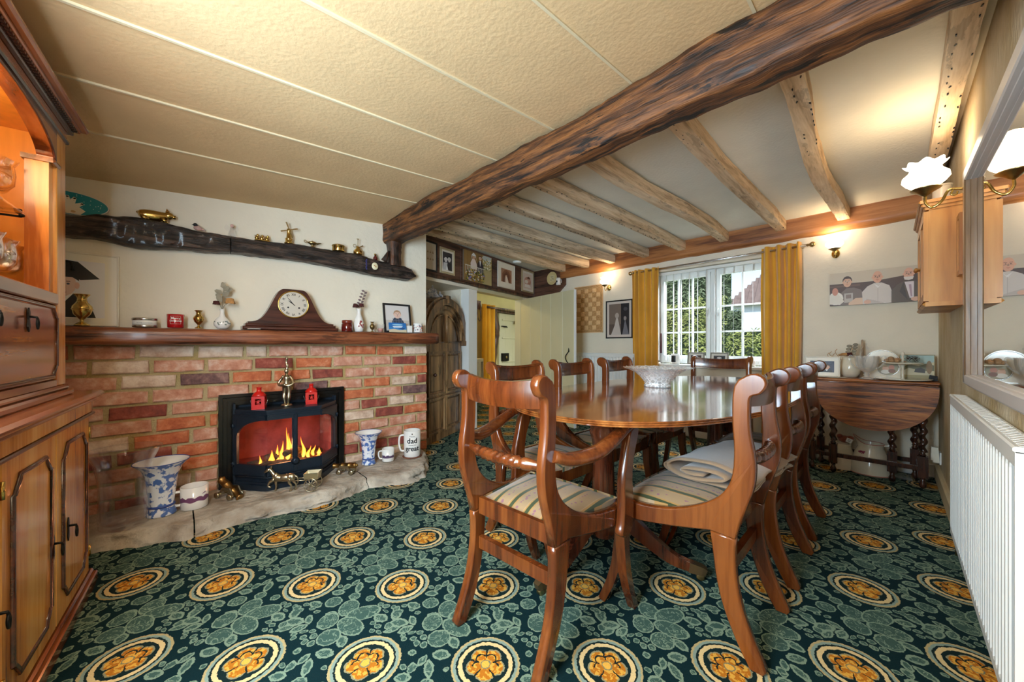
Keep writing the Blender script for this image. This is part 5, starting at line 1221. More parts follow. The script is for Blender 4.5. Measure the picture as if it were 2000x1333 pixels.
b = MB(); b.M = Matrix.Rotation(PI/2, 4, 'X'); b.lathe([(.03, 0), (.055, .003), (.060, .004), (.094, .014), (.096, .016), (.090, .016), (.060, .008), (.0, .007)], 32); b.build('plate_body', mat('cream plate glaze', srgb(214, 190, 134), .3, coat=.4), t)
d = Draw(.09, .09, (222, 204, 158)); rp = random.Random(8)
for k in range(22): d.el(.5+rp.uniform(-.34, .34), .5+rp.uniform(-.34, .34), .06, .035, rp.choice(((60, 60, 50), (110, 70, 50), (80, 86, 50))), 7, rp.uniform(0, 3))
d.build('plate_print', t, T(-.045, -.0085, -.045))
t = thing('hanging_mug', 'small white mug with a dark emblem hanging beside the plate above the door', 'mug', WW @ T(q_.x, -.075, q_.z-.055))
b = MB(); b.lathe([(.028, 0), (.034, .006), (.036, .09), (.030, .105), (.026, .10), (.026, .01)], 20); b.build('mug_body', M_CHINA, t); b = MB(); b.ell((0, -.036, .05), (.014, .002, .016), 10, 6); b.build('emblem', M_BLKTXT, t)
b = MB(); b.tube([(.034, 0, .08), (.056, 0, .07), (.056, 0, .03), (.034, 0, .02)], .004, 6); b.build('mug_handle', M_CHINA, t)
t = thing('smoke_alarm', 'round white smoke alarm under the joist over the row of photographs', 'alarm', T(*floor_at(1010, 513, 2.045)[:2], 2.035))
b = MB(); b.lathe([(.030, 0), (.052, .006), (.055, .022)], 28); b.build('alarm_body', M_WHITE, t)

# ---------------------------------------------------------------- open boarded door
E_, H_ = floor_at(1122.5, 565, 1.68), floor_at(1018, 586, 1.68)
H_ = DW @ Vector((PX2+.005, -.01, 0)); dv = Vector((E_.x-H_.x, E_.y-H_.y)); LD = dv.length
DM = frame_m(H_.x, H_.y, math.atan2(dv.y, dv.x), .012)
od = struct('door_1', DM)
px_cut = [1018, 1037, 1058, 1077, 1100, 1122.5]; cutx = [0.0]
for p in px_cut[1:-1]: cutx.append(on(DM, p, 620).x)
cutx.append(LD)
for a, c in zip(cutx[:-1], cutx[1:]):
    b = MB(); b.bev(a+.0015, c-.0015, -.012, .024, 0, 1.665, .003); b.build('door_board', M_SAGE, od)
b = MB(); b.bx(LD-.002, LD+.002, -.012, .024, 0, 1.665); b.build('door_edge', M_WHITE, od)
for z in (.25, 1.40):
    b = MB(); b.bev(.02, LD-.02, .024, .048, z, z+.10, .004); b.build('door_ledge', M_SAGE, od)
lx = on(DM, 1111, 690, .012)
b = MB(); b.prism([(lx.x-.012, lx.z+.015), (lx.x+.012, lx.z+.015), (lx.x+.006, lx.z+.045), (lx.x, lx.z+.065), (lx.x-.006, lx.z+.045)], -.016, -.012, 'Y'); b.tube(smooth_line([(lx.x, -.014, lx.z+.02), (lx.x-.004, -.040, lx.z-.01), (lx.x-.022, -.050, lx.z-.05), (lx.x-.018, -.034, lx.z-.10), (lx.x-.010, -.014, lx.z-.125)], 4), .006, 6)
b.build('door_latch', M_IRON, od)
# ---------------------------------------------------------------- lobby beyond
LD_ = 1.40
LB = lambda px, py, d=-LD_: on(DW, px, py, d)
fd = struct('door_2', DW)
x0, x1 = LB(975, 650).x, LB(1030, 650).x
b = MB(); b.bev(x0, x1, LD_, LD_+.045, 0, 1.66, .003)
for a in (x0+.24, x0+.50, x0+.76): b.bx(a, a+.004, LD_-.001, LD_+.01, 0, 1.66)
b.build('door_leaf', M_SAGE, fd)
for z in (1.15, 1.52, .66):
    b = MB(); b.bev(x0+.10, x1, LD_-.016, LD_, z, z+.022, .003); b.build('ledge_rail', M_SAGE, fd)
a = LB(985, 698, -LD_+.02); b = MB(); b.bx(a.x-.09, a.x+.13, LD_-.05, LD_, a.z-.08, a.z+.08); b.build('lock_box', M_IRON, fd)
b = MB(); b.M = DW.inverted() @ DW @ T(a.x+.02, LD_-.05, a.z) @ Matrix.Rotation(PI/2, 4, 'X'); b.lathe([(.02, 0), (.03, .01), (.02, .02)], 14); b.build('lock_knob', M_OLDBR, fd)
a = LB(986, 638, -LD_+.02); b = MB(); b.bx(a.x-.10, a.x+.08, LD_-.02, LD_, a.z-.01, a.z+.01)
for k in range(5): b.tube([(a.x-.08+k*.035, LD_-.02, a.z), (a.x-.08+k*.035, LD_-.045, a.z-.012), (a.x-.08+k*.035, LD_-.045, a.z-.03)], .006, 5)
b.build('hook_strip', M_IRON, fd)
a = LB(1006, 625, -LD_+.03)
t = thing('door_bell', 'small brass bell hanging on string inside the lobby door', 'bell', DW @ T(a.x, LD_-.05, a.z-.09))
b = MB(); b.open_lathe([(.05, 0), (.042, .012), (.032, .05), (.012, .075), (.004, .08)], 16); b.build('bell_body', M_OLDBR, t); b = MB(); b.tube([(0, 0, .08), (.01, 0, .14), (-.01, 0, .22), (-.03, 0, .28)], .006, 5); b.build('string', mat('red string', srgb(150, 60, 50), .9), t)
c0, c1 = LB(936, 650).x, LB(958, 650).x
curtain('door_curtain', 'mustard yellow door curtain hanging in the lobby beyond the doorway', c0-.05, c1, .05, LB(945, 596).z, 3, DW, y=LD_-.10, amp=.035, m=mat('lobby curtain cloth', srgb(214, 150, 20), .8, var=.08, scale=6), seed=5)
b = hewn([(LB(964, 650).x, LD_-.03, 0), (LB(962, 650).x, LD_-.03, .8), (LB(967, 650).x, LD_-.03, 1.2), (LB(963, 650).x, LD_-.03, 1.72)], .13, .07, 33, .014, 24, 3, 5, up=(0, 1, 0)); tag(b.build('lobby_post', M_POST, None, DW), 'crooked dark oak post between the lobby curtain and the lobby door', 'post')
a = LB(952, 600, -LD_+.12); c = LB(1020, 589, -LD_+.12)
b = MB(); b.tube([(a.x-.03, LD_-.12, a.z), (c.x+.2, LD_-.12, a.z+.0)], .022, 10); tag(b.build('curtain_pole', M_MIRF, None, DW), 'brown wooden curtain pole across the lobby', 'curtain pole')
b = MB(); b.bx(LB(960, 600).x, x1+.1, LD_-.05, LD_+.04, 1.67, 1.76); tag(b.build('lobby_lintel', M_POST, None, DW), 'dark lintel over the lobby door', 'beam')
t = thing('coat_rack', 'dark bentwood coat rack on the lobby wall behind the door post', 'coat rack', DW @ T(LB(933, 610).x-.1, LD_-.03, LB(933, 610).z-.15))
b = MB(); b.bx(-.04, .16, 0, .03, .2, .36); b.build('rack_board', M_POST, t); b = MB(); b.tube(smooth_line([(0, -.02, .30), (0, -.05, .05), (.05, -.05, -.02), (.09, -.05, .05), (.09, -.02, .32)], 4), .008, 6); b.build('hook', M_POST, t)
radiator('narrow white radiator in the lobby just beyond the door post', DW @ T(LB(929, 700, -.7).x-.3, .78, 0), LB(944, 700, -.7).x-LB(929, 700, -.7).x+.3, .12, .80, .0, .08, .05)

# ---------------------------------------------------------------- arched oak cupboard
AM = frame_m(-3.27, 2.02, math.radians(116.9))
ar = thing('arched_cupboard', 'antique oak cupboard with an arched top and panelled doors in the alcove', 'cupboard', AM)
AX = .289; n = 22
def arc(r, h, z0, k0=0, k1=n): return [(AX+r*math.cos(PI*k/n), z0+h*math.sin(PI*k/n)) for k in range(k0, k1+1)]
b = MB(); b.prism([(AX+.40, .0)]+[(AX+.40, 1.05)]+arc(.40, .42, 1.05)+[(AX-.40, .0)], .0, .05, 'Y'); b.bx(AX-.46, AX+.46, .05, .26, 0, 1.40); b.build('carcass', M_ARCH, ar)
prev = None
for k, (r0, r1, d, h0, h1) in enumerate(((.345, .385, .030, .335, .375), (.392, .47, .055, .382, .45), (.475, .54, .035, .455, .47))):
    b = MB(); o_, i_ = arc(r1, h1, 1.06), arc(r0, h0, 1.06); vs = []
    for p_, q_ in zip(o_, i_): vs += [(p_[0], -d, p_[1]), (q_[0], -d, q_[1]), (p_[0], .1, p_[1]), (q_[0], .1, q_[1])]
    fs = []
    for j in range(n): a = j*4; fs += [(a, a+1, a+5, a+4), (a+1, a+3, a+7, a+5), (a+2, a, a+4, a+6)]
    b.put(vs, fs, False); b.build('arch_moulding', M_ARCH, ar)
for s_ in (-1, 1):
    b = MB(); x = AX+s_*.475; b.bev(x-.075, x+.075, -.065, .02, 1.0, 1.06, .006); b.bev(x-.045, x+.045, -.03, .05, 0, 1.0, .005); b.build('pilaster', M_ARCH, ar)
    # stiles, rails and sunk panels
    cx0, cx1 = (AX-.335, AX-.03) if s_ < 0 else (AX+.03, AX+.335)
    for z0, z1 in ((.10, .44), (.50, .92)):
        b = MB(); fr(b, cx0-.02, cx1+.02, z0-.02, z1+.02, .022, -.022, 0); b.bev(cx0+.02, cx1-.02, -.012, 0, z0+.02, z1-.02, .01); b.build('panel', M_ARCH, ar)
    pts = arc(.325, .30, 1.04, 0, 11) if s_ > 0 else arc(.325, .30, 1.04, 11, 22)
    pts = [(AX+s_*max(.04, abs(p_[0]-AX)), p_[1]) for p_ in pts]+[(AX+s_*.04, 1.04)]
    b = MB(); b.tube([(p_[0], -.008, p_[1]) for p_ in pts]+[(pts[0][0], -.008, pts[0][1])], .012, 6); b.build('panel_moulding', M_ARCH, ar)
b = MB(); b.bev(AX-.03, AX+.03, -.065, .0, 1.455, 1.545, .008); b.build('keystone', M_ARCH, ar)
b = MB(); b.ell((.035, -.035, .70), (.018, .022, .018)); b.build('knob', M_DKOAK, ar)
# crockery heaped on top
M_BLUEW = mat('blue and white glaze', srgb(226, 226, 224), .2, coat=.5, scale=55, col2=srgb(96, 118, 158), detail=3)
M_PEWT = mat('pewter', (.36, .35, .32), .35, 1.0, var=.2, scale=30)
for x, z, s, m_, lab, nm in ((.02, 1.345, 1.25, M_PEWT, 'pewter lidded pot, leftmost on top of the arched cupboard', 'pot'), (.16, 1.345, 1.0, M_PEWT, 'small pewter jug second from the left on the arched cupboard', 'jug'), (.29, 1.345, 1.45, M_BLUEW, 'blue and white china teapot on top of the arched cupboard', 'teapot'), (.45, 1.345, 1.2, M_BLUEW, 'blue and white ginger jar right of the teapot on the arched cupboard', 'jar'), (.60, 1.345, .9, M_CHINA, 'little white china cup, rightmost on the arched cupboard', 'cup')):
    t = thing(nm, lab, nm, AM @ T(x, .15, z+.06, 0, s)); b = MB(); b.lathe([(.035, 0), (.05, .02), (.062, .06), (.055, .10), (.034, .125), (.038, .135), (.03, .15), (.006, .165), (.010, .175), (.002, .185)], 20); b.build('body', m_, t)
    b = MB(); b.tube(smooth_line([(.055, 0, .11), (.09, 0, .10), (.085, 0, .05), (.055, 0, .04)], 3), .006, 6); b.build('handle', m_, t)
    b = MB(); b.tube([(-.05, 0, .05), (-.08, 0, .08), (-.095, 0, .12)], [.014, .009, .006], 8); b.build('spout', m_, t)
picture('small_dark_picture', 'tiny dark framed picture on the alcove wall over the arched cupboard', 'picture', DW @ T(on(DW, 861, 572, -.44).x, .445, on(DW, 861, 578, -.44).z), .13, .12, lambda p: (p.rc(0, 0, 1, 1, (60, 46, 30)), p.rc(.25, .2, .45, .8, (190, 180, 150)), p.rc(.55, .2, .75, .8, (170, 160, 130))), M_FRAMEB, .012)
# ---------------------------------------------------------------- display cabinet at the left
CM = frame_m(-1.494, -.2655, math.radians(174.5))
dc = thing('display_cabinet', 'tall yew veneered display cabinet with a lit arched niche, at the left edge', 'cabinet', CM)
L0, L1, CC = -.40, .86, .2285
b = MB(); b.bx(L0, L1, .024, .40, .06, .78); b.build('base_carcass', M_YEW, dc)
b = MB(); b.bev(L0-.012, L1+.012, -.012, .40, 0, .045, .004); b.bev(L0-.004, L1+.004, -.002, .40, .045, .062, .006); b.build('plinth', M_YEWX, dc)
b = MB(); b.bev(L0-.022, L1+.022, -.030, .40, .788, .812, .009); b.bev(L0-.006, L1+.006, -.012, .40, .770, .788, .006); b.build('base_top', M_YEWX, dc)
b = MB(); b.bev(L0, L1, .0, .02, .725, .770, .002); b.build('frieze', M_YEW, dc)
b = MB(); b.bev(L0-.003, L1+.003, -.006, .02, .713, .724, .003); b.build('frieze_bead', M_DKTRIM, dc)
def drop_handle(par, x, y, z, s=1):
    b = MB(); b.prism([(x, z+.042*s), (x+.008*s, z+.026*s), (x+.005*s, z), (x+.009*s, z-.024*s), (x, z-.042*s), (x-.009*s, z-.024*s), (x-.005*s, z), (x-.008*s, z+.026*s)], y-.004, y, 'Y')
    b.tube([(x, y, z+.012*s), (x, y-.020*s, z+.010*s), (x, y-.022*s, z+.002)], .004*s, 8); b.tube(smooth_line([(x, y-.022*s, z+.004), (x+.007*s, y-.022*s, z-.012*s), (x, y-.022*s, z-.030*s), (x-.007*s, y-.022*s, z-.012*s), (x, y-.022*s, z+.004)], 4), .0032*s, 6)
    b.build('drop_handle', M_OLDBR if 0 else M_IRON, par)
for k, (x0, x1) in enumerate(((-.368, .026), (.032, .426), (.432, .826))):
    b = MB(); b.bev(x0, x1, -.006, .012, .068, .710, .003); d = b.build('door', M_YEW, dc); d.location.y = .012
    i, j = x0+.055, x1-.055; z0, z1 = .125, .655; r = .045
    out = [(i, z0+r), (i+.010, z0+r), (i+r*.9, z0+.012), (i+r, z0), (j-r, z0), (j-r*.9, z0+.012), (j-.010, z0+r), (j, z0+r), (j, z1-r), (j-.010, z1-r), (j-r*.9, z1-.012), (j-r, z1), (i+r, z1), (i+r*.9, z1-.012), (i+.010, z1-r), (i, z1-r)]
    b = MB(); P_ = [(p[0], -.007, p[1]) for p in out]; b.tube(P_+[P_[0]], .0075, 6, caps=False); b.build('panel_moulding', M_DKTRIM, d)
    b = MB(); b.prism(out, -.0075, -.004, 'Y'); b.build('door_panel', M_YEW, d)
    hx = x1-.038 if k != 2 else x0+.11
    drop_handle(d, hx, -.007, .35)
    for z in (.13, .62):
        b = MB(); ex = x0 if k != 2 else x1; b.tube([(ex, -.007, z), (ex, -.007, z+.045)], .005, 8); b.build('hinge', M_BRASS, d)
U0, U1, IN = CC-.5085, CC+.5085, .41
b = MB(); b.bev(U0-.012, U1+.012, .030, .36, .812, .835, .006); b.bev(U0-.004, U1+.004, .040, .36, .835, .852, .006); b.build('upper_base_moulding', M_YEWX, dc)
b = MB()
for x0, x1 in ((U0, U0+.02), (U1-.02, U1)): b.bx(x0, x1, .055, .35, .85, 1.80)
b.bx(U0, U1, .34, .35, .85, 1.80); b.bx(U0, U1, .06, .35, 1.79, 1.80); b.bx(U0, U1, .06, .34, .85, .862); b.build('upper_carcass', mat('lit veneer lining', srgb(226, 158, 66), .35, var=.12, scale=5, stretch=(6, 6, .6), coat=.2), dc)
for s_ in (-1, 1):
    xa, xb = (CC+s_*IN, CC+s_*.5085) if s_ > 0 else (CC-.5085, CC-IN)
    b = MB(); b.bev(xa, xb, .05, .08, .852, 1.80, .003); b.build('stile', M_YEW, dc)
    b = MB(); b.bx(CC+s_*(IN-.018)-.022, CC+s_*(IN-.018)+.022, .060, .115, 1.19, 1.655); b.build('inner_pilaster', M_YEW, dc)
    b = MB(); b.bev(CC+s_*(IN-.012)-.034, CC+s_*(IN-.012)+.034, .044, .122, 1.655, 1.672, .005); b.build('pilaster_cap', M_YEWX, dc)
# arched head
n = 24; arcp = [(CC+(IN-.03)*math.cos(PI*k/n), 1.665+.105*math.sin(PI*k/n)) for k in range(n+1)]
b = MB(); vs = []
for x, z in arcp: vs += [(x, .05, z), (x, .05, 1.80), (x, .09, z), (x, .09, 1.80)]
fs = []
for j in range(n): a = j*4; fs += [(a, a+1, a+5, a+4), (a, a+4, a+6, a+2), (a+2, a+6, a+7, a+3)]
b.put(vs, fs, False); b.bx(CC+IN-.03, CC+IN+.002, .05, .09, 1.665, 1.80); b.bx(CC-IN-.002, CC-IN+.03, .05, .09, 1.665, 1.80); b.build('arched_head', M_YEWX, dc)
b = MB(); b.tube([(x, .048, z) for x, z in arcp], .004, 6); b.build('arch_bead', M_DKTRIM, dc)
b = MB(); b.bev(U0-.004, U1+.004, .040, .10, 1.782, 1.796, .004); b.build('frieze_bead', M_DKTRIM, dc)
cn = None
for k, (o_, z0, z1) in enumerate(((.0, 1.80, 1.826), (.014, 1.826, 1.838), (.030, 1.846, 1.858), (.048, 1.858, 1.878))):
    b = MB(); b.bev(U0-o_, U1+o_, .045-o_, .36, z0, z1+.0005, .006 if k == 3 else .003); o = b.build('cornice' if cn is None else 'cornice_moulding', M_YEWX if k != 1 else M_DKTRIM, dc if cn is None else cn); cn = cn or o
b = MB(); b.bx(U0-.014, U1+.014, .031, .36, 1.838, 1.846)
for k in range(64): x = U0-.012+k*(U1-U0+.024)/64; b.box((x+.006, .026, 1.842), (.009, .012, .008))
b.build('dentil_band', M_DKTRIM, cn)
# fall front and rails
b = MB(); b.bev(CC-IN, CC+IN, .046, .07, 1.150, 1.192, .004); b.bev(CC-IN, CC+IN, .05, .07, .852, .876, .002); b.build('rail', M_YEWX, dc)
b = MB(); b.bev(CC-IN+.004, CC+IN-.004, .052, .07, .878, 1.148, .003); ff = b.build('fall_front', M_YEWX, dc)
i, j, z0, z1, r = CC-IN+.02, CC+IN-.02, .892, 1.136, .035
out = [(i, z0+r), (i+.008, z0+r), (i+r*.9, z0+.008), (i+r, z0), (j-r, z0), (j-r*.9, z0+.008), (j-.008, z0+r), (j, z0+r), (j, z1-r), (j-.008, z1-r), (j-r*.9, z1-.008), (j-r, z1), (i+r, z1), (i+r*.9, z1-.008), (i+.008, z1-r), (i, z1-r)]
b = MB(); b.prism(out, .047, .053, 'Y'); b.build('burr_panel', M_BURR, ff)
b = MB(); P_ = [(p[0], .047, p[1]) for p in out]; b.tube(P_+[P_[0]], .006, 6, caps=False); b.build('panel_moulding', M_DKTRIM, ff)
drop_handle(ff, .354, .046, 1.080, .9); drop_handle(ff, CC*2-.354, .046, 1.080, .9)
b = MB(); b.bx(CC-IN+.01, CC+IN-.01, .075, .34, 1.180, 1.192); b.build('niche_floor', M_YEW, dc)
b = MB(); b.bx(CC-IN+.05, CC+IN-.05, .11, .335, 1.452, 1.459); b.build('glass_shelf', M_VGLASS, dc)
b = MB()
for x in (CC-IN+.04, CC+IN-.04): b.tube([(x, .12, 1.448), (x, .33, 1.448)], .004, 6); b.ell((x, .12, 1.452), (.008, .008, .006), 8, 6)
b.build('shelf_bracket', M_IRON, dc)
lamp('niche_lamp', 'POINT', tuple(CM @ Vector((CC-.05, .19, 1.70))), 3.6, (1, .74, .42), size=.10)
b = MB(); b.lathe([(.022, 0), (.026, .012), (.020, .03), (.010, .04)], 16, (CC-.05, .20, 1.765)); b.build('lamp_fitting', M_BRASS, dc)
M_GOB = glassy('engraved goblet glass', (.97, .95, .93), .62, .06)
def goblet(x, y, z, s, label, nm='goblet', wide=1.0):
    t = thing(nm, label, 'glass', CM @ T(x, y, z, 0, s))
    b = MB(); b.lathe([(.036, 0), (.036, .003), (.010, .008), (.007, .020), (.011, .028), (.007, .036), (.012, .046)], 20); b.build('stem', M_GOB, t)
    b = MB(); b.open_lathe([(.012, .046), (.034*wide, .054), (.046*wide, .075), (.048*wide, .105), (.045*wide, .130), (.052*wide, .148)], 32, flute=8, fa=.04, fz=.003); b.open_lathe([(.050*wide, .148), (.043*wide, .130), (.045*wide, .105), (.043*wide, .078), (.030*wide, .058), (.001, .054)], 32, flute=8, fa=.02); b.build('bowl', M_GOB, t)
goblet(.565, .19, 1.459, 1.1, 'wide engraved glass goblet on the upper glass shelf of the display cabinet', wide=1.25)
goblet(.42, .24, 1.459, .95, 'smaller goblet left of the wide one on the upper glass shelf of the cabinet')
goblet(.645, .185, 1.192, 1.08, 'engraved goblet at the right end of the lit niche floor', wide=1.1)
goblet(.525, .165, 1.192, 1.05, 'engraved goblet next to the rightmost one on the niche floor', wide=1.1)
goblet(.40, .160, 1.192, 1.05, 'engraved goblet, third from the right on the niche floor', wide=1.1)
goblet(.585, .285, 1.192, .95, 'goblet at the back of the niche floor between the two in front')
t = thing('bird_ornament', 'tiny dark metal bird ornament on the right end of the glass shelf', 'ornament', CM @ T(.625, .135, 1.459))
b = MB(); b.ell((0, 0, .012), (.020, .008, .008)); b.ell((.016, 0, .020), (.007, .006, .006), 8, 6); b.tube([(-.012, 0, .012), (-.034, 0, .014)], [.006, .001], 6); b.build('body', M_IRON, t)

# ---------------------------------------------------------------- ornaments on the mantel shelf
def MT(px, py=640, d=.085, rz=0, s=1, dz=0):
    x = on(FW, px, py, d).x; return FW @ T(x, -d, 1.1045+.0040*(x+2.6)+dz, rz, s)
def urn(M, label, s=1, m=M_BRASS, nm='brass_vase'):
    t = thing(nm, label, 'vase', M @ Matrix.Scale(s, 4)); b = MB()
    b.lathe([(.030, 0), (.030, .004), (.024, .010), (.009, .020), (.008, .032), (.014, .040), (.032, .062), (.040, .088), (.038, .104), (.024, .122), (.018, .134), (.019, .150), (.030, .166), (.033, .168), (.030, .169), (.014, .145)], 28); b.build('body', m, t)
    b = MB(); b.lathe([(.0405, .086), (.0415, .089), (.0405, .092)], 28); b.lathe([(.0195, .132), (.021, .134), (.0195, .137)], 24); b.build('band', m, t); return t
def d_grad(p):
    p.rc(0, 0, 1, 1, (222, 222, 230)); p.poly([(.0, 0), (.02, .40), (.18, .44), (.52, .42), (.66, .30), (.80, .16), (.86, 0)], (26, 26, 30)); p.poly([(.30, .42), (.40, .28), (.52, .42)], (236, 236, 236))
    p.el(.36, .58, .20, .22, (222, 192, 180)); p.el(.16, .56, .04, .06, (220, 180, 168)); p.el(.57, .56, .04, .06, (220, 180, 168)); p.poly([(.14, .64), (.12, .80), (.60, .80), (.60, .64), (.5, .70), (.24, .70)], (24, 24, 28)); p.poly([(-.0, .84), (.34, 1.0), (.58, .98), (.92, .70), (.62, .66), (.30, .82)], (18, 18, 22)); p.rc(.06, .40, .075, .80, (20, 20, 24))
    for s_ in (-1, 1): p.el(.36+s_*.08, .58, .025, .016, (60, 70, 90), 8); p.rc(.36+s_*.08-.03, .615, .36+s_*.08+.03, .628, (120, 90, 80))
    p.poly([(.35, .58), (.38, .58), (.39, .50), (.33, .50)], (196, 160, 148)); p.poly([(.30, .44), (.42, .44), (.40, .415), (.32, .415)], (190, 130, 124))
xg = on(FW, 232, 600, .03).x; xl = on(FW, 128, 600, .03).x
picture('graduation_portrait', 'cream mounted graduation portrait of a person in a black mortarboard on the mantel shelf', 'picture', FW @ T(xg-.46, -.02, 1.108) @ Matrix.Rotation(-.04, 4, 'X'), .46, .40, lambda p: (d_grad(type('Q', (), dict(poly=lambda s, pts, c: p.poly([(.34+.62*x, .02+.96*y) for x, y in pts], c), el=lambda s, x, y, rx, ry, c, n=14, rot=0: p.poly([(.34+.62*(x+rx*math.cos(2*PI*i/n)), .02+.96*(y+ry*math.sin(2*PI*i/n))) for i in range(n)], c), rc=lambda s, x0, y0, x1, y1, c: p.poly([(.34+.62*x0, .02+.96*y0), (.34+.62*x1, .02+.96*y0), (.34+.62*x1, .02+.96*y1), (.34+.62*x0, .02+.96*y1)], c)))())), M_FRAMEW, .008, .07, (232, 226, 212), .012)
urn(MT(160, 636, .115), 'tall engraved brass vase in front of the graduation portrait', .98)
urn(MT(388, 638), 'smaller engraved brass vase between the red candle and the white bud vase', .66)
urn(MT(727, 646), 'slim little brass vase between the tall flowered vase and the glass votive', .50, M_OLDBR)
t = thing('candle_tin', 'round silver tin with a white label on the mantel shelf', 'tin', MT(283, 638))
b = MB(); b.lathe([(.052, 0), (.053, .003), (.053, .010), (.052, .012)], 32); b.lathe([(.0525, .038), (.0545, .040), (.0545, .050), (.052, .052)], 32); b.build('tin_body', M_STEEL, t)
b = MB(); b.lathe([(.0515, .012), (.0515, .038)], 32); b.build('paper_label', M_PAPER, t)
def wrap(txt, size, R, z, m, par, bold=0, M=Matrix.Identity(4)):
    o = letters(txt, size, Matrix.Identity(4), m, par, bold=bold)
    for v in o.data.vertices: a = v.co.x/R; v.co = M @ Vector((R*math.sin(a), -R*math.cos(a)-v.co.z, z+v.co.y))
    o.matrix_local = Matrix.Identity(4); return o
cf = lambda p: math.atan2(-p.x, p.y)   # turns local -y towards the camera from a point p: see face()
def face(M):
    p = M.translation; return Matrix.Translation(p) @ Matrix.Rotation(math.atan2(p.y, p.x)-PI/2, 4, 'Z') @ Matrix.Rotation(0, 4, 'Z')
wrap('HOME CANDLE', .010, .0522, .020, mat('grey print', (.35, .35, .35), .5), t)
M_CAND = mat('red glass', srgb(176, 16, 24), .12, coat=.6)
t = thing('red_candle', 'red glass candle pot lettered Merry Christmas on the mantel shelf', 'candle', face(MT(343, 638)))
b = MB(); b.lathe([(.034, 0), (.038, .004), (.0405, .080), (.038, .081), (.035, .066), (.001, .064)], 32); b.build('pot', M_CAND, t)
wrap('Merry', .017, .0408, .050, M_WHTTXT, t, .0004); wrap('Christmas', .014, .0408, .036, M_WHTTXT, t, .0003)
b = MB()
for (xa, za), (xb, zb) in (((-.024, .022), (.024, .022)), ((-.024, .068), (.024, .068)), ((-.024, .022), (-.024, .068)), ((.024, .022), (.024, .068))):
    pts = [(.0408*math.sin((xa+(xb-xa)*k/6)/.0408), -.0412*math.cos((xa+(xb-xa)*k/6)/.0408), za+(zb-za)*k/6) for k in range(7)]; b.tube(pts, .0006, 4)
b.build('printed_border', M_WHTTXT, t)
def rose(b, c, r, seed=0):
    rr = random.Random(seed)
    for k in range(16):
        a = rr.uniform(0, 2*PI); q = r*(.25+.75*k/16); n_ = Vector((math.cos(a), math.sin(a), .35)).normalized(); p = Vector(c)+n_*q*.55; u = n_.cross(Vector((0, 0, 1))).normalized(); v = n_.cross(u)
        b.grid(lambda s, t_: p+u*((s-.5)*q*1.3)+v*((t_-.5)*q*1.1)+n_*(q*.28*(1-(2*s-1)**2)), 3, 2)
def dleaf(b, a, d, r, seed=0):
    a, d = Vector(a), Vector(d).normalized(); u = d.cross(Vector((.3, 1, .2))).normalized()
    b.put([a, a+d*r*.5+u*r*.45, a+d*r*1.1+u*r*.25, a+d*r*1.3, a+d*r*1.1-u*r*.3, a+d*r*.5-u*r*.45], [(0, 1, 2, 3, 4, 5)])
t = thing('bud_vase', 'white china bud vase holding dried roses and grey leaves, left of the clock', 'vase', MT(434, 640))
b = MB(); b.lathe([(.022, 0), (.028, .004), (.042, .022), (.044, .038), (.034, .058), (.016, .078), (.011, .10), (.012, .120), (.015, .126), (.010, .122)], 28); b.build('vase_body', M_CHINA, t)
d = MB(); rv = random.Random(3)
for k in range(16): a = -PI/2+rv.uniform(-1.1, 1.1); d.ell((.0445*math.cos(a), .0445*math.sin(a), .036+rv.uniform(-.012, .012)), (.004, .004, .004), 6, 4)
d.build('painted_sprigs', mat('sprig paint', srgb(120, 130, 120), .4), t)
b = MB(); b.tube([(0, 0, .12), (.01, 0, .15), (.028, -.01, .165)], .0022, 5); b.tube([(0, 0, .12), (-.01, 0, .15), (-.03, 0, .155)], .002, 5); b.tube([(0, 0, .12), (0, .01, .19), (.012, .01, .27)], .0022, 5); b.build('stems', M_LEAFD, t)
b = MB(); rose(b, (.040, -.01, .172), .034, 1); b.build('dried_rose', M_ROSED, t)
b = MB(); rose(b, (-.030, 0, .160), .024, 2); b.build('dark_dried_flower', M_ROSEDK, t)
b = MB()
for p_, q_ in (((0, 0, .19), (-.5, 0, .5)), ((0, 0, .21), (.6, 0, .5)), ((.004, 0, .225), (-.8, 0, .35)), ((.006, 0, .24), (.5, 0, .7)), ((.01, 0, .255), (-.2, 0, 1)), ((.01, 0, .25), (.8, .1, .2)), ((0, 0, .17), (-.7, 0, .9))): dleaf(b, p_, q_, .036)
b.build('dried_leaves', M_LEAFD, t)
# napoleon clock
M_CLOCK = wood('dark clock case', (.018, .004, .003), (.065, .016, .010), (.12, .035, .02), .3, 'X', 9, .5, .15)
xa, xb = on(FW, 472, 640, .07).x, on(FW, 657, 643, .07).x; cw = xb-xa; xm = on(FW, 573, 595, .095).x
ck = thing('mantel_clock', 'dark wooden humpbacked mantel clock with a silvered round dial', 'clock', FW @ T(xm, -.065, 1.110))
R_ = .135; hw = cw/2; n = 40; pts = []
def hump(x):
    a = abs(x)
    return .052+.228*math.exp(-(max(0, a-.055)/.098)**2.3) if a > .03 else .280+.0
pts = [(-hw+.03, .018)]+[(-hw+.03+(2*hw-.06)*k/60, hump(-hw+.03+(2*hw-.06)*k/60)+.010*math.sqrt(max(0, 1-((-hw+.03+(2*hw-.06)*k/60)/.12)**2))) for k in range(61)]+[(hw-.03, .018)]
b = MB(); b.prism(pts, -.035, .045, 'Y', sm=False); b.build('case', M_CLOCK, ck)
b = MB(); b.bev(-hw, hw, -.055, .055, 0, .022, .006); b.bev(-hw+.016, hw-.016, -.045, .05, .022, .040, .006); b.build('plinth', M_CLOCK, ck)
DZ = .182; RD = .092
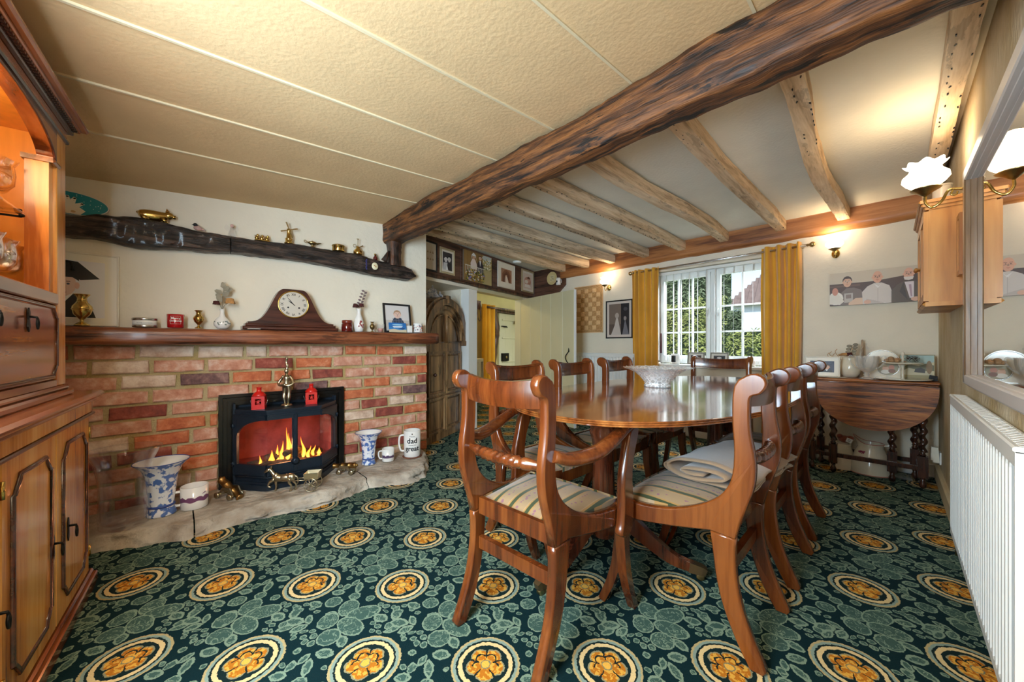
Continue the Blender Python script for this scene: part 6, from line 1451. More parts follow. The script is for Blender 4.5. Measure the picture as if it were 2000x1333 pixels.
b = MB(); b.M = T(0, -.035, DZ) @ Matrix.Rotation(PI/2, 4, 'X'); b.lathe([(RD+.006, 0), (RD+.006, .006), (RD+.001, .010), (RD-.003, .006), (RD-.004, .002)], 48); b.build('bezel', M_BRASS, ck)
M_DIAL = mat('silvered dial', (.78, .75, .68), .35, .55)
b = MB(); b.M = T(0, -.0365, DZ) @ Matrix.Rotation(PI/2, 4, 'X'); b.lathe([(RD-.002, 0), (RD-.002, .002)], 48); dl = b.build('dial', M_DIAL, ck)
for k, s_ in enumerate(('XII', 'I', 'II', 'III', 'IIII', 'V', 'VI', 'VII', 'VIII', 'IX', 'X', 'XI')):
    a = PI/2-2*PI*k/12; M_ = T(.072*math.cos(a), -.0392, DZ+.072*math.sin(a)) @ Matrix.Rotation(-(a-PI/2), 4, 'Y') @ T(0, 0, -.008)
    letters(s_, .022, M_, M_BLKTXT, dl, 'numeral', .0002, bold=.0004)
for nm, a, l, w_ in (('hour_hand', 142, .042, .004), ('minute_hand', 129, .062, .003)):
    a = math.radians(a); b = MB(); b.bar([(-.010*math.cos(a), -.042, DZ-.010*math.sin(a)), (l*.7*math.cos(a), -.042, DZ+l*.7*math.sin(a)), (l*math.cos(a), -.042, DZ+l*math.sin(a))], [w_, w_*1.4, .001], .0012, up=(0, 1, 0)); b.build(nm, M_BLKTXT, dl)
b = MB()
for x in (-.034, .034): b.M = T(x, -.0395, DZ-.022) @ Matrix.Rotation(PI/2, 4, 'X'); b.lathe([(.006, 0), (.006, .002)], 12)
b.build('winding_hole', M_BLKTXT, dl)
t = thing('white_card', 'white card lying under the front left edge of the clock', 'card', FW @ T(xa+.06, -.135, 1.1115)); b = MB(); b.bx(-.035, .035, -.01, .03, 0, .002); b.build('card_sheet', M_PAPER, t)
M_RUBY = mat('ruby jar glass', srgb(96, 24, 20), .1, coat=.8)
t = thing('ruby_candle_jar', 'dark ruby lidded candle jar right of the clock', 'jar', MT(678, 646, .09)); b = MB(); b.lathe([(.038, 0), (.041, .004), (.041, .055), (.034, .064)], 28); b.build('jar_body', M_RUBY, t); b = MB(); b.lathe([(.036, .064), (.038, .068), (.038, .084), (.033, .088)], 28); b.build('lid', mat('dark red lid', srgb(120, 50, 34), .3), t)
t = thing('tall_flower_vase', 'tall white china vase with dried dark roses beside the ruby jar', 'vase', MT(701, 646))
b = MB(); b.lathe([(.024, 0), (.030, .004), (.037, .035), (.038, .065), (.028, .105), (.014, .140), (.012, .165), (.020, .184), (.017, .184), (.009, .16)], 28); b.build('vase_body', M_CHINA, t)
b = MB()
for k in range(9): a = -PI/2+rv.uniform(-.5, .6); b.ell((.038*math.cos(a), .038*math.sin(a), .058+rv.uniform(-.026, .026)), (.006, .005, .008), 6, 5)
b.build('painted_flowers', mat('painted rose', srgb(150, 60, 60), .4), t)
b = MB(); rose(b, (-.022, 0, .200), .030, 5); rose(b, (.016, -.01, .205), .028, 6); b.build('dark_dried_roses', M_ROSEDK, t)
b = MB(); b.tube([(0, 0, .18), (.02, 0, .24), (.048, 0, .33)], .002, 5); b.build('stem', M_LEAFD, t)
b = MB()
for k in range(9): x, z = .010+.0045*k, .225+.0125*k; dleaf(b, (x, 0, z), (1 if k % 2 else -1, .1, .3), .020)
b.build('dried_leaves', mat('purple dried leaf', srgb(112, 92, 92), .85, var=.2, scale=40), t)
t = thing('glass_votive', 'small clear glass votive with pink wax on the mantel shelf', 'candle', MT(743, 647, .10)); b = MB(); b.open_lathe([(.016, 0), (.020, .004), (.032, .050), (.032, .066)], 24); b.build('glass', M_VGLASS, t); b = MB(); b.lathe([(.014, .003), (.024, .028), (.022, .030)], 20); b.build('wax', mat('pink wax', srgb(206, 150, 134), .6), t)
def d_tod(p):
    p.rc(0, 0, 1, 1, (214, 208, 204)); p.rc(0, 0, 1, .42, (196, 186, 176)); p.poly([(.28, .05), (.26, .36), (.36, .52), (.64, .52), (.76, .36), (.80, .05)], (58, 66, 84))
    for k in range(4): p.rc(.30+k*.12, .06, .32+k*.12, .50, (110, 118, 132)); p.rc(.28, .10+k*.1, .76, .115+k*.1, (110, 118, 132))
    head(p, .50, .64, .15, .95, (228, 190, 172), (176, 140, 110))
xa = on(FW, 747, 640, .05).x; xb = on(FW, 800, 645, .05).x
picture('toddler_photo', 'black framed photograph of a toddler leaning at the right end of the mantel', 'picture', FW @ T(xa, -.085, 1.112) @ Matrix.Rotation(-.16, 4, 'X'), xb-xa, .252, d_tod, M_FRAMEB, .016, .0, dp=.014)
def d_boat(p):
    p.rc(0, 0, 1, 1, (60, 130, 190)); p.rc(0, .5, 1, 1, (40, 110, 180)); p.poly([(0, 0), (0, .28), (.3, .36), (.6, .24), (1, .3), (1, 0)], (206, 190, 160)); p.poly([(.2, .62), (.8, .66), (.72, .52), (.28, .50)], (236, 240, 242)); p.el(.5, .8, .3, .08, (150, 200, 226)); p.poly([(.5, .42), (.95, .46), (.8, .30)], (30, 60, 110))
picture('blue_postcard', 'bright blue seaside postcard propped in front of the toddler photograph', 'card', MT(760, 648, .135) @ Matrix.Rotation(-.2, 4, 'X'), .155, .082, d_boat, fw=0, dp=.003)
t = thing('white_block', 'small white ceramic block beside the blue postcard', 'ornament', MT(799, 649, .12)); b = MB(); b.bev(-.022, .022, -.02, .02, 0, .060, .004); b.build('block', M_CHINA, t)
t = thing('patterned_cup', 'speckled white cup on a saucer at the right end of the mantel', 'cup', MT(816, 650, .10))
b = MB(); b.lathe([(.030, 0), (.052, .006), (.054, .009), (.030, .006)], 28); b.build('saucer', M_CHINA, t); b = MB(); b.lathe([(.032, .008), (.036, .012), (.037, .070), (.040, .084), (.037, .084), (.033, .02)], 28); b.build('cup_body', M_CHINA, t)
for m_, sd in ((mat('red speck', srgb(196, 84, 60), .4), 1), (mat('blue speck', srgb(70, 80, 110), .4), 2)):
    b = MB(); rv = random.Random(sd)
    for k in range(26): a = rv.uniform(0, 2*PI); b.ell((.037*math.cos(a), .037*math.sin(a), rv.uniform(.015, .068)), (.004, .004, .0045), 6, 4)
    b.build('painted_specks', m_, t)
t = thing('iron_hook', 'old iron hook on the chimney wall beside the graduation portrait', 'hook', FW @ T(on(FW, 131, 515, .02).x, 0, on(FW, 131, 512, .02).z)); b = MB(); b.tube(smooth_line([(-.02, 0, 0), (-.01, -.025, .004), (.014, -.03, -.002), (.020, -.03, -.045)], 4), [.006]*12+[.008], 7); b.build('hook_shank', M_IRON, t)
# ---------------------------------------------------------------- ornaments on the blackened timber
def BT(px, py=470, d=.05, rz=0, s=1, dz=0):
    x = on(FW, px, py, d).x; return FW @ T(x, -d, prof(CT, x)+.004+dz, rz, s)
t = thing('fan_plate', 'turquoise oval plate printed with a white hand and stars, on the timber at the left', 'plate', FW @ T(on(FW, 150, 400, .03).x-.035, -.035, prof(CT, -2.1)+.004))
b = MB(); n = 40; out = [(.155*math.cos(2*PI*k/n), .062+.062*math.sin(2*PI*k/n)) for k in range(n)]; b.prism(out, -.006, .004, 'Y'); b.build('plate_rim', M_CHINA, t)
d = Draw(.31, .124, (24, 140, 156)); d.b.v = []; d.b.f = []; d.b.m = []; d.b.sm = []; d.b.c = []; d.k = 0
d.el(.5, .5, .485, .48, (22, 138, 154), 40); rp = random.Random(5)
for k in range(44):
    a, r = rp.uniform(0, 2*PI), rp.uniform(.3, .92); d.el(.5+.47*r*math.cos(a), .5+.46*r*math.sin(a), .006, .014, (220, 240, 240), 6)
d.poly([(.40, .04), (.36, .22), (.44, .40), (.62, .42), (.72, .22), (.66, .04)], (236, 226, 206))
for a in (150, 118, 92, 66, 30): a = math.radians(a); d.poly([(.52+.07*math.cos(a-.9), .26+.16*math.sin(a-.9)), (.52+.20*math.cos(a-.09), .28+.52*math.sin(a-.09)), (.52+.20*math.cos(a+.09), .28+.52*math.sin(a+.09)), (.52+.07*math.cos(a+.9), .26+.16*math.sin(a+.9))], (236, 228, 210)); d.el(.52+.185*math.cos(a), .28+.47*math.sin(a), .018, .035, (30, 30, 34), 7); d.el(.52+.165*math.cos(a), .28+.38*math.sin(a), .006, .012, (200, 90, 50), 6)
d.el(.58, .14, .03, .05, (206, 170, 120), 8); d.build('plate_print', t, T(-.155, -.0066, 0))
t = thing('brass_pig', 'polished brass pig lying on the dark timber above the portrait', 'ornament', BT(303, 425, .05, 0, 1.0))
b = MB()
b.tube(smooth_line([(-.070, 0, .024), (-.055, 0, .028), (-.02, 0, .032), (.02, 0, .034), (.048, 0, .040), (.062, 0, .042), (.078, 0, .040)], 5), [.004, .012, .020, .024, .027, .029, .030, .031, .031, .031, .031, .031, .031, .030, .029, .028, .027, .026, .025, .024, .022, .020, .017, .015, .013, .011, .010, .0098, .0095, .009, .009][:31], 14)
for x, y in ((.030, -.022), (.034, .016)): b.tube([(x, y, .020), (x+.010, y-.004, .006), (x+.022, y-.004, .004)], [.011, .008, .005], 8)
for x, y in ((-.045, -.022), (-.045, .018)): b.tube([(x, y, .018), (x-.002, y-.004, .006), (x+.022, y-.006, .004)], [.013, .008, .005], 8)
b.ell((-.01, 0, .030), (.062, .030, .030), 18, 12); b.ell((.058, 0, .046), (.026, .022, .022), 16, 10); b.tube([(.070, 0, .044), (.090, 0, .042)], [.011, .012], 12)
for y in (-.014, .014): b.put([(.044, y, .062), (.050, y*1.7, .082), (.064, y*1.5, .064), (.054, y*.6, .064)], [(0, 1, 2, 3)]); b.put([(.046, y, .060), (.064, y*1.5, .064), (.050, y*1.7, .082)], [(0, 1, 2)])
b.tube(smooth_line([(-.068, 0, .032), (-.078, .004, .038), (-.074, -.002, .044), (-.070, .003, .038)], 3), .0022, 5); b.build('body', M_BRASS, t)
t = thing('bird_figurine', 'tiny black capped bird figurine on the dark timber right of the brass pig', 'ornament', BT(385, 441, .05))
b = MB(); b.ell((.004, 0, .018), (.022, .014, .015)); b.tube([(.018, 0, .016), (.040, 0, .008)], [.008, .003], 7); b.build('body', mat('bird breast', srgb(200, 160, 150), .5, var=.3, scale=60), t); b = MB(); b.ell((-.008, 0, .036), (.012, .011, .011)); b.tube([(-.016, 0, .035), (-.026, 0, .033)], [.004, .001], 6); b.build('head', M_BLKTXT, t)
t = thing('glass_angel', 'small clear glass angel with a pink head on the dark timber', 'ornament', BT(453, 457, .05))
b = MB(); b.lathe([(.022, 0), (.018, .02), (.010, .05), (.006, .062)], 16, flute=8, fa=.08); b.build('robe', M_VGLASS, t); b = MB(); b.ell((0, 0, .072), (.010, .010, .011)); b.build('head', mat('pink glass', srgb(216, 170, 160), .2), t)
b = MB()
for s_ in (-1, 1): b.put([(0, .006, .055), (s_*.030, .012, .080), (s_*.040, .012, .055), (s_*.026, .010, .035)], [(0, 1, 2, 3)])
b.build('wings', M_VGLASS, t)
t = thing('brass_figures', 'little group of brass crouching figures on the dark timber left of the windmill', 'ornament', BT(512, 471, .05))
b = MB()
for k, x in enumerate((-.030, -.002, .028)): b.ell((x, 0, .014), (.013, .011, .014)); b.ell((x+.004, 0, .033), (.008, .008, .009)); b.tube([(x, -.008, .020), (x+.012, -.012, .012)], .004, 6); b.tube([(x, .004, .020), (x-.010, .008, .034)], .0035, 6)
b.box((0, 0, .002), (.085, .026, .004)); b.build('figures', M_BRASS, t)
t = thing('brass_windmill', 'brass windmill ornament with four sails on the dark timber', 'ornament', BT(564, 477, .05))
b = MB(); b.lathe([(.028, 0), (.028, .006), (.022, .010), (.022, .03), (.024, .034), (.016, .040), (.011, .085), (.015, .092), (.010, .105), (.002, .112)], 12); b.build('tower', M_BRASS, t)
b = MB()
for k in range(4): a = math.radians(20+90*k); b.bar([(0, -.016, .095), (.026*math.cos(a), -.017, .095+.026*math.sin(a)), (.056*math.cos(a), -.018, .095+.056*math.sin(a))], [.003, .008, .010], .002, up=(0, 1, 0))
b.build('sails', M_OLDBR, t)
t = thing('brass_oil_lamp', 'small dark brass spouted oil lamp on the dark timber', 'ornament', BT(610, 485, .05))
b = MB(); b.lathe([(.014, 0), (.010, .004), (.005, .012), (.018, .022), (.028, .030), (.020, .038), (.008, .042), (.003, .048)], 18, sx=1.25); b.tube(smooth_line([(.030, 0, .030), (.048, 0, .036), (.060, 0, .038)], 3), [.008, .007, .006, .005, .004, .004, .004], 8); b.tube(smooth_line([(-.028, 0, .032), (-.050, 0, .044), (-.052, 0, .030), (-.034, 0, .026)], 4), .0025, 6); b.build('lamp_body', M_OLDBR, t)
t = thing('embossed_brass_box', 'round embossed brass box on the dark timber', 'box', BT(661, 493, .05)); b = MB(); b.lathe([(.042, 0), (.043, .003), (.042, .034), (.045, .036), (.045, .046), (.040, .049), (.0, .050)], 30, flute=15, fa=.03); b.build('box_body', M_BRASS, t); b = MB(); b.tube([(.045*math.cos(2*PI*k/30), .045*math.sin(2*PI*k/30), .041) for k in range(31)], .003, 6); b.build('lid_rim', M_OLDBR, t)
t = thing('brass_mister', 'brass plant mister with a pump rod on the dark timber', 'mister', BT(699, 500, .05)); b = MB(); b.lathe([(.030, 0), (.034, .004), (.034, .030), (.018, .048), (.012, .056), (.014, .066), (.010, .068)], 24); b.build('body', M_BRASS, t); b = MB(); b.tube([(0, 0, .06), (0, 0, .125)], .0022, 6); b.lathe([(.008, .125), (.008, .130)], 12); b.tube([(.010, 0, .062), (.026, 0, .074), (.040, 0, .080)], [.005, .004, .005], 6); b.tube([(-.024+.012*math.cos(2*PI*k/12), 0, .070+.012*math.sin(2*PI*k/12)) for k in range(13)], .002, 5); b.build('pump', M_OLDBR, t)
t = thing('blue_bead_charm', 'string of blue and brown beads hanging over the timber edge beside the mister', 'charm', FW @ T(on(FW, 716, 490, .11).x, -.108, 1.69)); b = MB()
for k in range(7): b.ell((.002*(-1)**k, 0, -.012*k), (.006, .005, .006), 7, 5)
b.build('beads', mat('blue beads', srgb(60, 64, 130), .3), t)
t = thing('little_bottle', 'very small dark bottle with a brass cap near the post on the timber', 'bottle', BT(733, 506, .05)); b = MB(); b.lathe([(.016, 0), (.017, .02), (.008, .032), (.007, .040)], 16); b.build('glass', M_RUBY, t); b = MB(); b.lathe([(.009, .040), (.009, .052)], 12); b.build('cap', M_BRASS, t)
p_ = on(FW, 733, 520, .125)
t = thing('oval_pendant', 'oval cream pendant with a painted sprig hanging on the dark timber below the post', 'pendant', FW @ T(p_.x, -.118, p_.z)); b = MB(); b.M = Matrix.Rotation(PI/2, 4, 'X'); b.lathe([(.0, -.002), (.024, -.002), (.026, .0), (.024, .003), (.0, .0035)], 24, sy=1.15); b.build('medallion', mat('pendant cream', srgb(232, 222, 186), .4), t); b = MB(); b.ell((-.004, -.004, .004), (.006, .001, .005), 8, 4); b.ell((.006, -.004, -.004), (.005, .001, .006), 8, 4); b.build('painted_sprig', M_ROSED, t); b = MB(); b.tube([(0, 0, .026), (.004, .01, .05), (.006, .02, .07)], .0014, 5); b.build('cord', M_BLKTXT, t)

# ---------------------------------------------------------------- on the stove top
def ST(px, d, s=1, rz=0): x = on(FW, px, 795, d).x; return FW @ T(x, -d, ZT+.001, rz, s)
def lantern(label, M):
    t = thing('lantern', label, 'lantern', M, 'red lanterns on the stove'); b = MB(); w_ = .036; h = .085
    for x in (-w_, w_):
        for y in (-w_, w_): b.bx(x-.007*(x > 0)*1-.0, x+.007*(x < 0), y-.007*(y > 0), y+.007*(y < 0), .006, h)
    b.bx(-w_, w_, -w_, w_, 0, .010); b.bx(-w_, w_, -w_, w_, h-.006, h); b.build('frame', M_RED, t)
    for k in range(4):
        M_ = Matrix.Rotation(k*PI/2, 4, 'Z'); b = MB(); b.M = M_; y = -w_+.002
        b.bx(-w_+.006, w_-.006, y, y+.002, .010, .030); b.bx(-w_+.006, w_-.006, y, y+.002, .068, h-.004); b.bx(-w_+.006, -.017, y, y+.002, .030, .068); b.bx(.017, w_-.006, y, y+.002, .030, .068)
        st_ = [(math.sin(q*PI/5)*(.015 if q % 2 == 0 else .006), .048+math.cos(q*PI/5)*(.015 if q % 2 == 0 else .006)) for q in range(10)]; b.prism(st_, y-.001, y+.002, 'Y'); b.build('pierced_side', M_RED, t)
    b = MB(); b.lathe([(.038, h), (.040, h+.004), (.030, h+.018), (.014, h+.030), (.013, h+.050), (.017, h+.053), (.010, h+.058), (.0, h+.059)], 20); b.build('roof', M_RED, t)
    b = MB(); b.tube([(.048*math.cos(PI*k/14), -.0, .060-.052*math.sin(PI*k/14)) for k in range(15)], .0014, 5); b.M = Matrix.Rotation(.35, 4, 'X'); b.build('wire_handle', M_STEEL, t)
    b = MB(); b.lathe([(.014, .011), (.014, .020)], 14); b.build('tealight', M_STEEL, t)
lantern('left red tin lantern with star cut-outs on top of the stove', ST(506, .16, 1, -.3)); lantern('right red tin lantern with star cut-outs on top of the stove', ST(608, .15, 1, -.2))
t = thing('brass_figurine', 'tall brass figurine of a person with crossed arms holding a jar overhead, on the stove', 'figurine', ST(560, .14, 1.0, -.7))
b = MB(); b.lathe([(.036, 0), (.036, .006), (.028, .012), (.016, .016)], 24)
for s_ in (-1, 1): b.tube(smooth_line([(s_*.010, 0, .014), (s_*.016, -.004, .06), (s_*.015, .002, .10), (s_*.010, 0, .140)], 4), [.007, .008, .010, .012, .013, .012, .011, .012, .014, .015, .016, .017, .018], 10)
b.tube(smooth_line([(0, 0, .13), (0, -.004, .165), (0, 0, .20), (0, .0, .222)], 4), [.022, .022, .021, .019, .018, .019, .021, .023, .022, .017, .011, .009, .008], 12)
b.ell((0, -.002, .240), (.014, .015, .019))
for s_ in (-1, 1): b.tube(smooth_line([(s_*.020, 0, .206), (s_*.040, -.002, .180), (s_*.048, -.014, .152), (s_*.020, -.030, .142), (-s_*.012, -.032, .150)], 4), [.009]*8+[.008]*9, 9)
b.tube(smooth_line([(0, 0, .252), (.004, 0, .275), (-.003, 0, .30), (.002, 0, .335)], 4), [.010, .009, .008, .008, .009, .010, .009, .007, .007, .007, .008, .009, .010], 10); b.build('figure', M_SILVERBR, t)

# ---------------------------------------------------------------- on the hearth
def HT(px, py, rz=None, s=1, z=.068):
    p = floor_at(px, py, z); M = Matrix.Translation(p) @ Matrix.Rotation(math.atan2(-p.x, p.y) if rz is None else rz, 4, 'Z') @ Matrix.Scale(s, 4); return M
t = thing('glass_vase', 'large clear glass vase with a flared rim at the left end of the hearth', 'vase', HT(243, 1026))
b = MB(); b.open_lathe([(.001, .0), (.085, .0), (.094, .006), (.097, .05), (.095, .16), (.098, .26), (.112, .33), (.135, .375), (.146, .395)], 48); b.open_lathe([(.001, .022), (.080, .024), (.090, .05), (.089, .16), (.092, .26), (.106, .33), (.130, .376), (.142, .395)], 48); b.build('vase_body', M_VGLASS, t)
b = MB(); b.tube([(.144*math.cos(2*PI*k/48), .144*math.sin(2*PI*k/48), .396) for k in range(49)], .003, 6); b.build('vase_rim', M_VGLASS, t)
def transfer(name, base, ink, sc, th=.5):
    m = mat(name, srgb(*base), .12, scale=sc, col2=srgb(*ink), detail=4, coat=.6); r = [n for n in m.node_tree.nodes if n.type == 'VALTORGB'][0]; r.color_ramp.elements[0].position = th-.02; r.color_ramp.elements[1].position = th+.03; return m
M_WILLOW = transfer('blue transferware', (228, 232, 238), (84, 116, 180), 34, .50)
def bwvase(label, M):
    t = thing('transferware_vase', label, 'vase', M); b = MB()
    b.lathe([(.056, 0), (.058, .006), (.050, .026), (.047, .040), (.050, .046), (.047, .055), (.054, .125), (.062, .190), (.080, .235), (.104, .258), (.106, .261)], 40); b.f.pop(); b.m.pop(); b.sm.pop(); b.c.pop(); b.build('vase_body', M_WILLOW, t)
    b = MB(); b.open_lathe([(.106, .262), (.098, .258), (.074, .236), (.056, .19), (.048, .12), (.001, .10)], 40); b.build('vase_lining', M_CHINA, t)
    b = MB(); b.tube([(.105*math.cos(2*PI*k/40), .105*math.sin(2*PI*k/40), .262) for k in range(41)], .002, 6); b.lathe([(.0482, .040), (.0515, .044), (.0515, .048), (.0482, .052)], 32); b.build('rim_line', mat('cobalt line', srgb(60, 84, 150), .2), t)
bwvase('blue and white flared china vase beside the big glass vase', HT(316, 1004, s=1.12)); bwvase('blue and white flared china vase right of the stove', HT(720, 906, s=.95, z=.07))
def mug(label, M, r, h, m=M_CHINA, side=-1):
    t = thing('mug', label, 'mug', M); b = MB(); b.lathe([(r*.94, 0), (r, .004), (r, h), (r*.92, h), (r*.90, .012), (.001, .010)], 36); b.build('mug_body', m, t)
    b = MB(); b.tube(smooth_line([(side*r*.95, 0, h*.82), (side*r*1.45, 0, h*.78), (side*r*1.55, 0, h*.5), (side*r*1.35, 0, h*.24), (side*r*.95, 0, h*.2)], 5), r*.12, 8); b.build('mug_handle', m, t); return t
def band_print(t, R, pts, c, name):
    b = MB(); b.ink = None; K = len(pts)
    vs = []
    for x, z0, z1 in pts: a = x/R; vs += [(R*math.sin(a), -R*math.cos(a), z0), (R*math.sin(a), -R*math.cos(a), z1)]
    b.put(vs, [(2*k, 2*k+2, 2*k+3, 2*k+1) for k in range(K-1)], True); b.build(name, c, t)
t = mug('white mug with a purple landscape band on the hearth, left of the stove', HT(380, 990), .088*.72, .125, side=-1)
rp = random.Random(9); M_PUR = mat('purple print', srgb(116, 70, 104), .4)
band_print(t, .0640, [(x*.01, .045+.004*math.sin(x), .062+.010*abs(math.sin(x*.8))+.004*rp.random()) for x in range(-9, 10)], M_PUR, 'printed_landscape'); band_print(t, .0642, [(.035+.005*x, .082+.001*x, .085+.002*x) for x in range(5)], M_PUR, 'printed_birds')
t = mug('little white mug with a dark skyline print near the right end of the hearth', HT(758, 900, z=.07), .047, .100)
band_print(t, .0476, [(x*.007, .030, .044+.014*rp.random()) for x in range(-8, 9)], mat('skyline print', srgb(84, 64, 92), .4), 'printed_skyline')
Mg = HT(805, 890, z=.078)
t = thing('coaster', 'round red-brown wooden coaster under the big lettered mug', 'coaster', Mg @ T(0, 0, -.008)); b = MB(); b.lathe([(.066, 0), (.078, .002), (.080, .006), (.078, .008)], 36); b.build('coaster_disc', M_MANTEL, t)
t = mug('big white mug lettered dad and great on a coaster at the hearth end', Mg, .068, .215)
wrap('dad', .060, .0686, .118, M_BLKTXT, t, .0016); wrap('great', .056, .0686, .055, M_BLKTXT, t, .0014); wrap('Thanks', .016, .0686, .168, M_BLKTXT, t); wrap('I turned out', .013, .0686, .098, M_BLKTXT, t); b = MB(); b.ell((0, -.0690, .193), (.005, .0006, .006), 8, 5); b.build('printed_heart', M_BLKTXT, t)
def wheel(b, M, r, sp=8, w_=.004):
    b.M = M; b.tube([(r*math.cos(2*PI*k/20), 0, r*math.sin(2*PI*k/20)) for k in range(21)], w_*.5, 5); b.tube([(0, -w_, 0), (0, w_, 0)], r*.16, 8)
    for k in range(sp): a = 2*PI*k/sp; b.tube([(0, 0, 0), (r*math.cos(a), 0, r*math.sin(a))], w_*.28, 4)
def cannon(label, M, tilt):
    t = thing('brass_cannon', label, 'ornament', M); b = MB(); b.M = T(0, 0, .062) @ Matrix.Rotation(tilt, 4, 'Y') @ Matrix.Rotation(PI/2, 4, 'Y') 
    b.lathe([(.002, -.098), (.010, -.094), (.008, -.086), (.022, -.080), (.024, -.072), (.021, -.068), (.022, -.03), (.025, -.026), (.022, -.020), (.019, .03), (.022, .034), (.018, .040), (.016, .088), (.022, .096), (.021, .104), (.010, .104), (.009, .09)], 20); b.build('barrel', mat('bronze barrel', (.36, .21, .07), .35, 1.0, var=.2, scale=30), t)
    b = MB()
    for y in (-.026, .026): b.bar([(-.075, y, .022), (-.04, y, .030), (-.02, y, .055), (.035, y, .058), (.055, y, .028)], .008, [.014, .016, .022, .020, .014])
    for x in (-.055, .045): b.tube([(x, -.038, .018), (x, .038, .018)], .005, 8)
    b.build('carriage', M_SILVERBR, t)
    for x in (-.055, .045):
        for y in (-.036, .036): b = MB(); b.M = T(x, y, .018) @ Matrix.Rotation(PI/2, 4, 'X'); b.lathe([(.006, -.004), (.018, -.004), (.018, .004), (.006, .004)], 16); b.build('wheel', M_SILVERBR, t)
    return t
cannon('bronze barrelled toy cannon in front of the left side of the stove', HT(448, 972, rz=math.radians(30), s=1.0), .55)
cannon('brass toy cannon in front of the right side of the stove', HT(676, 925, rz=math.radians(222), s=.92, z=.07), .05)
ht = thing('brass_horse', 'brass trotting horse harnessed to a little cart in front of the stove', 'ornament', HT(553, 960, rz=math.radians(236), s=1.0))
b = MB(); HB_ = 1.3
b.tube(smooth_line([(-.062, 0, .088), (-.045, 0, .092), (-.01, 0, .086), (.03, 0, .090), (.048, 0, .104), (.066, 0, .130), (.078, 0, .146)], 4), [.008, .013, .016, .019, .021, .021, .020, .020, .020, .020, .021, .022, .022, .022, .021, .019, .016, .014, .012, .012, .011, .011, .010, .010, .010][:25], 12, flat=1.0); b.ell((-.01, 0, .086), (.055, .022, .025), 16, 10); b.ell((.042, 0, .094), (.022, .019, .028), 14, 10); b.ell((-.052, 0, .086), (.022, .020, .026), 14, 10)
b.tube([(.072, 0, .146), (.092, 0, .138), (.108, 0, .126)], [.012, .010, .006], 9)
for y in (-.005, .005): b.tube([(.070, y, .152), (.068, y*1.4, .164)], [.003, .001], 5)
for pts in (((.040, -.012, .085), (.048, -.013, .055), (.046, -.013, .030), (.050, -.013, .002)), ((.044, .012, .085), (.074, .012, .066), (.082, .012, .042), (.066, .012, .034)), ((-.050, -.012, .082), (-.056, -.013, .056), (-.072, -.013, .034), (-.066, -.013, .002)), ((-.044, .012, .082), (-.040, .013, .056), (-.054, .013, .034), (-.044, .013, .002))):
    b.tube(smooth_line(pts, 3), [.013, .011, .009, .008, .007, .006, .0055, .005, .005, .006][:10], 8)
b.tube(smooth_line([(-.064, 0, .094), (-.082, 0, .088), (-.088, 0, .060), (-.084, 0, .040)], 3), [.006, .007, .007, .006, .005, .005, .004, .003, .002, .002][:10], 6); b.build('horse_body', M_SILVERBR, ht)
b = MB()
for y in (-.024, .024): b.tube([(.045, y, .075), (-.10, y, .070), (-.150, y, .068)], .003, 6)
b.build('shafts', M_SILVERBR, ht)
b = MB(); b.box((-.175, 0, .078), (.085, .060, .006)); b.box((-.175, -.034, .098), (.085, .003, .036), rx=.25); b.box((-.175, .034, .098), (.085, .003, .036), rx=-.25); b.box((-.218, 0, .100), (.003, .066, .040), ry=-.2); b.box((-.135, 0, .096), (.003, .062, .030), ry=.2); b.build('cart', mat('pale cart brass', (.60, .50, .30), .35, .9), ht)
for y in (-.044, .044): b = MB(); wheel(b, T(-.178, y, .042), .040, 10, .006); b.build('wheel', M_SILVERBR, ht)

# ---------------------------------------------------------------- things on the gateleg table
def GT(px, Y=4.02, rz=0, s=1, dz=0): return T(at_y(px, 740, Y).x, Y, .746+dz, rz, s)
def d_boys(p):
    p.rc(0, 0, 1, 1, (58, 62, 84)); rp = random.Random(4)
    for k in range(30): p.el(rp.random(), rp.random(), .07, .05, rp.choice(((70, 76, 100), (48, 52, 72), (84, 88, 110))), 7)
    p.poly([(.16, 0), (.20, .34), (.58, .34), (.62, 0)], (40, 44, 58)); p.poly([(.5, 0), (.56, .24), (.88, .24), (.94, 0)], (24, 22, 26)); head(p, .40, .62, .13, 1.5, (214, 160, 130), (44, 28, 22)); head(p, .70, .46, .13, 1.5, (222, 168, 136), (84, 52, 34)); p.poly([(.64, .24), (.70, .10), (.77, .24)], (236, 232, 230))
a, c = at_y(1571, 700, 3.93).x, at_y(1641, 700, 3.93).x
picture('two_boys_photo', 'white mounted photograph of two boys on the left of the gateleg table', 'picture', T(a, 3.935, .748) @ Matrix.Rotation(-.10, 4, 'X'), c-a, .165, d_boys, M_FRAMEW, .010, .13, (236, 226, 208))
t = thing('cream_plate', 'cream oval dish lying in front of the two boys photograph', 'plate', GT(1625, 3.885)); b = MB(); b.lathe([(.05, 0), (.085, .006), (.088, .009), (.06, .006)], 30, sx=1.1, sy=.4); b.build('dish', M_CREAMC, t)
t = thing('white_jug', 'white painted jug with dried dark rose and eucalyptus behind the boys photograph', 'jug', GT(1660, 4.07)); b = MB(); b.lathe([(.045, 0), (.062, .03), (.068, .08), (.055, .125), (.046, .150), (.050, .160), (.044, .158), (.05, .12)], 28); b.build('jug_body', M_CREAMC, t)
b = MB(); rose(b, (-.006, -.02, .180), .030, 7); b.build('dark_rose', M_ROSEDK, t); b = MB(); b.tube(smooth_line([(0, 0, .15), (.0, 0, .20), (.014, 0, .262)], 3), .002, 5)
for k in range(7): b.ell((.004+.018*(-1)**k+.002*k, -.006, .192+.012*k), (.016, .004, .012), 8, 5)
b.build('eucalyptus', M_LEAFD, t)
b = MB()
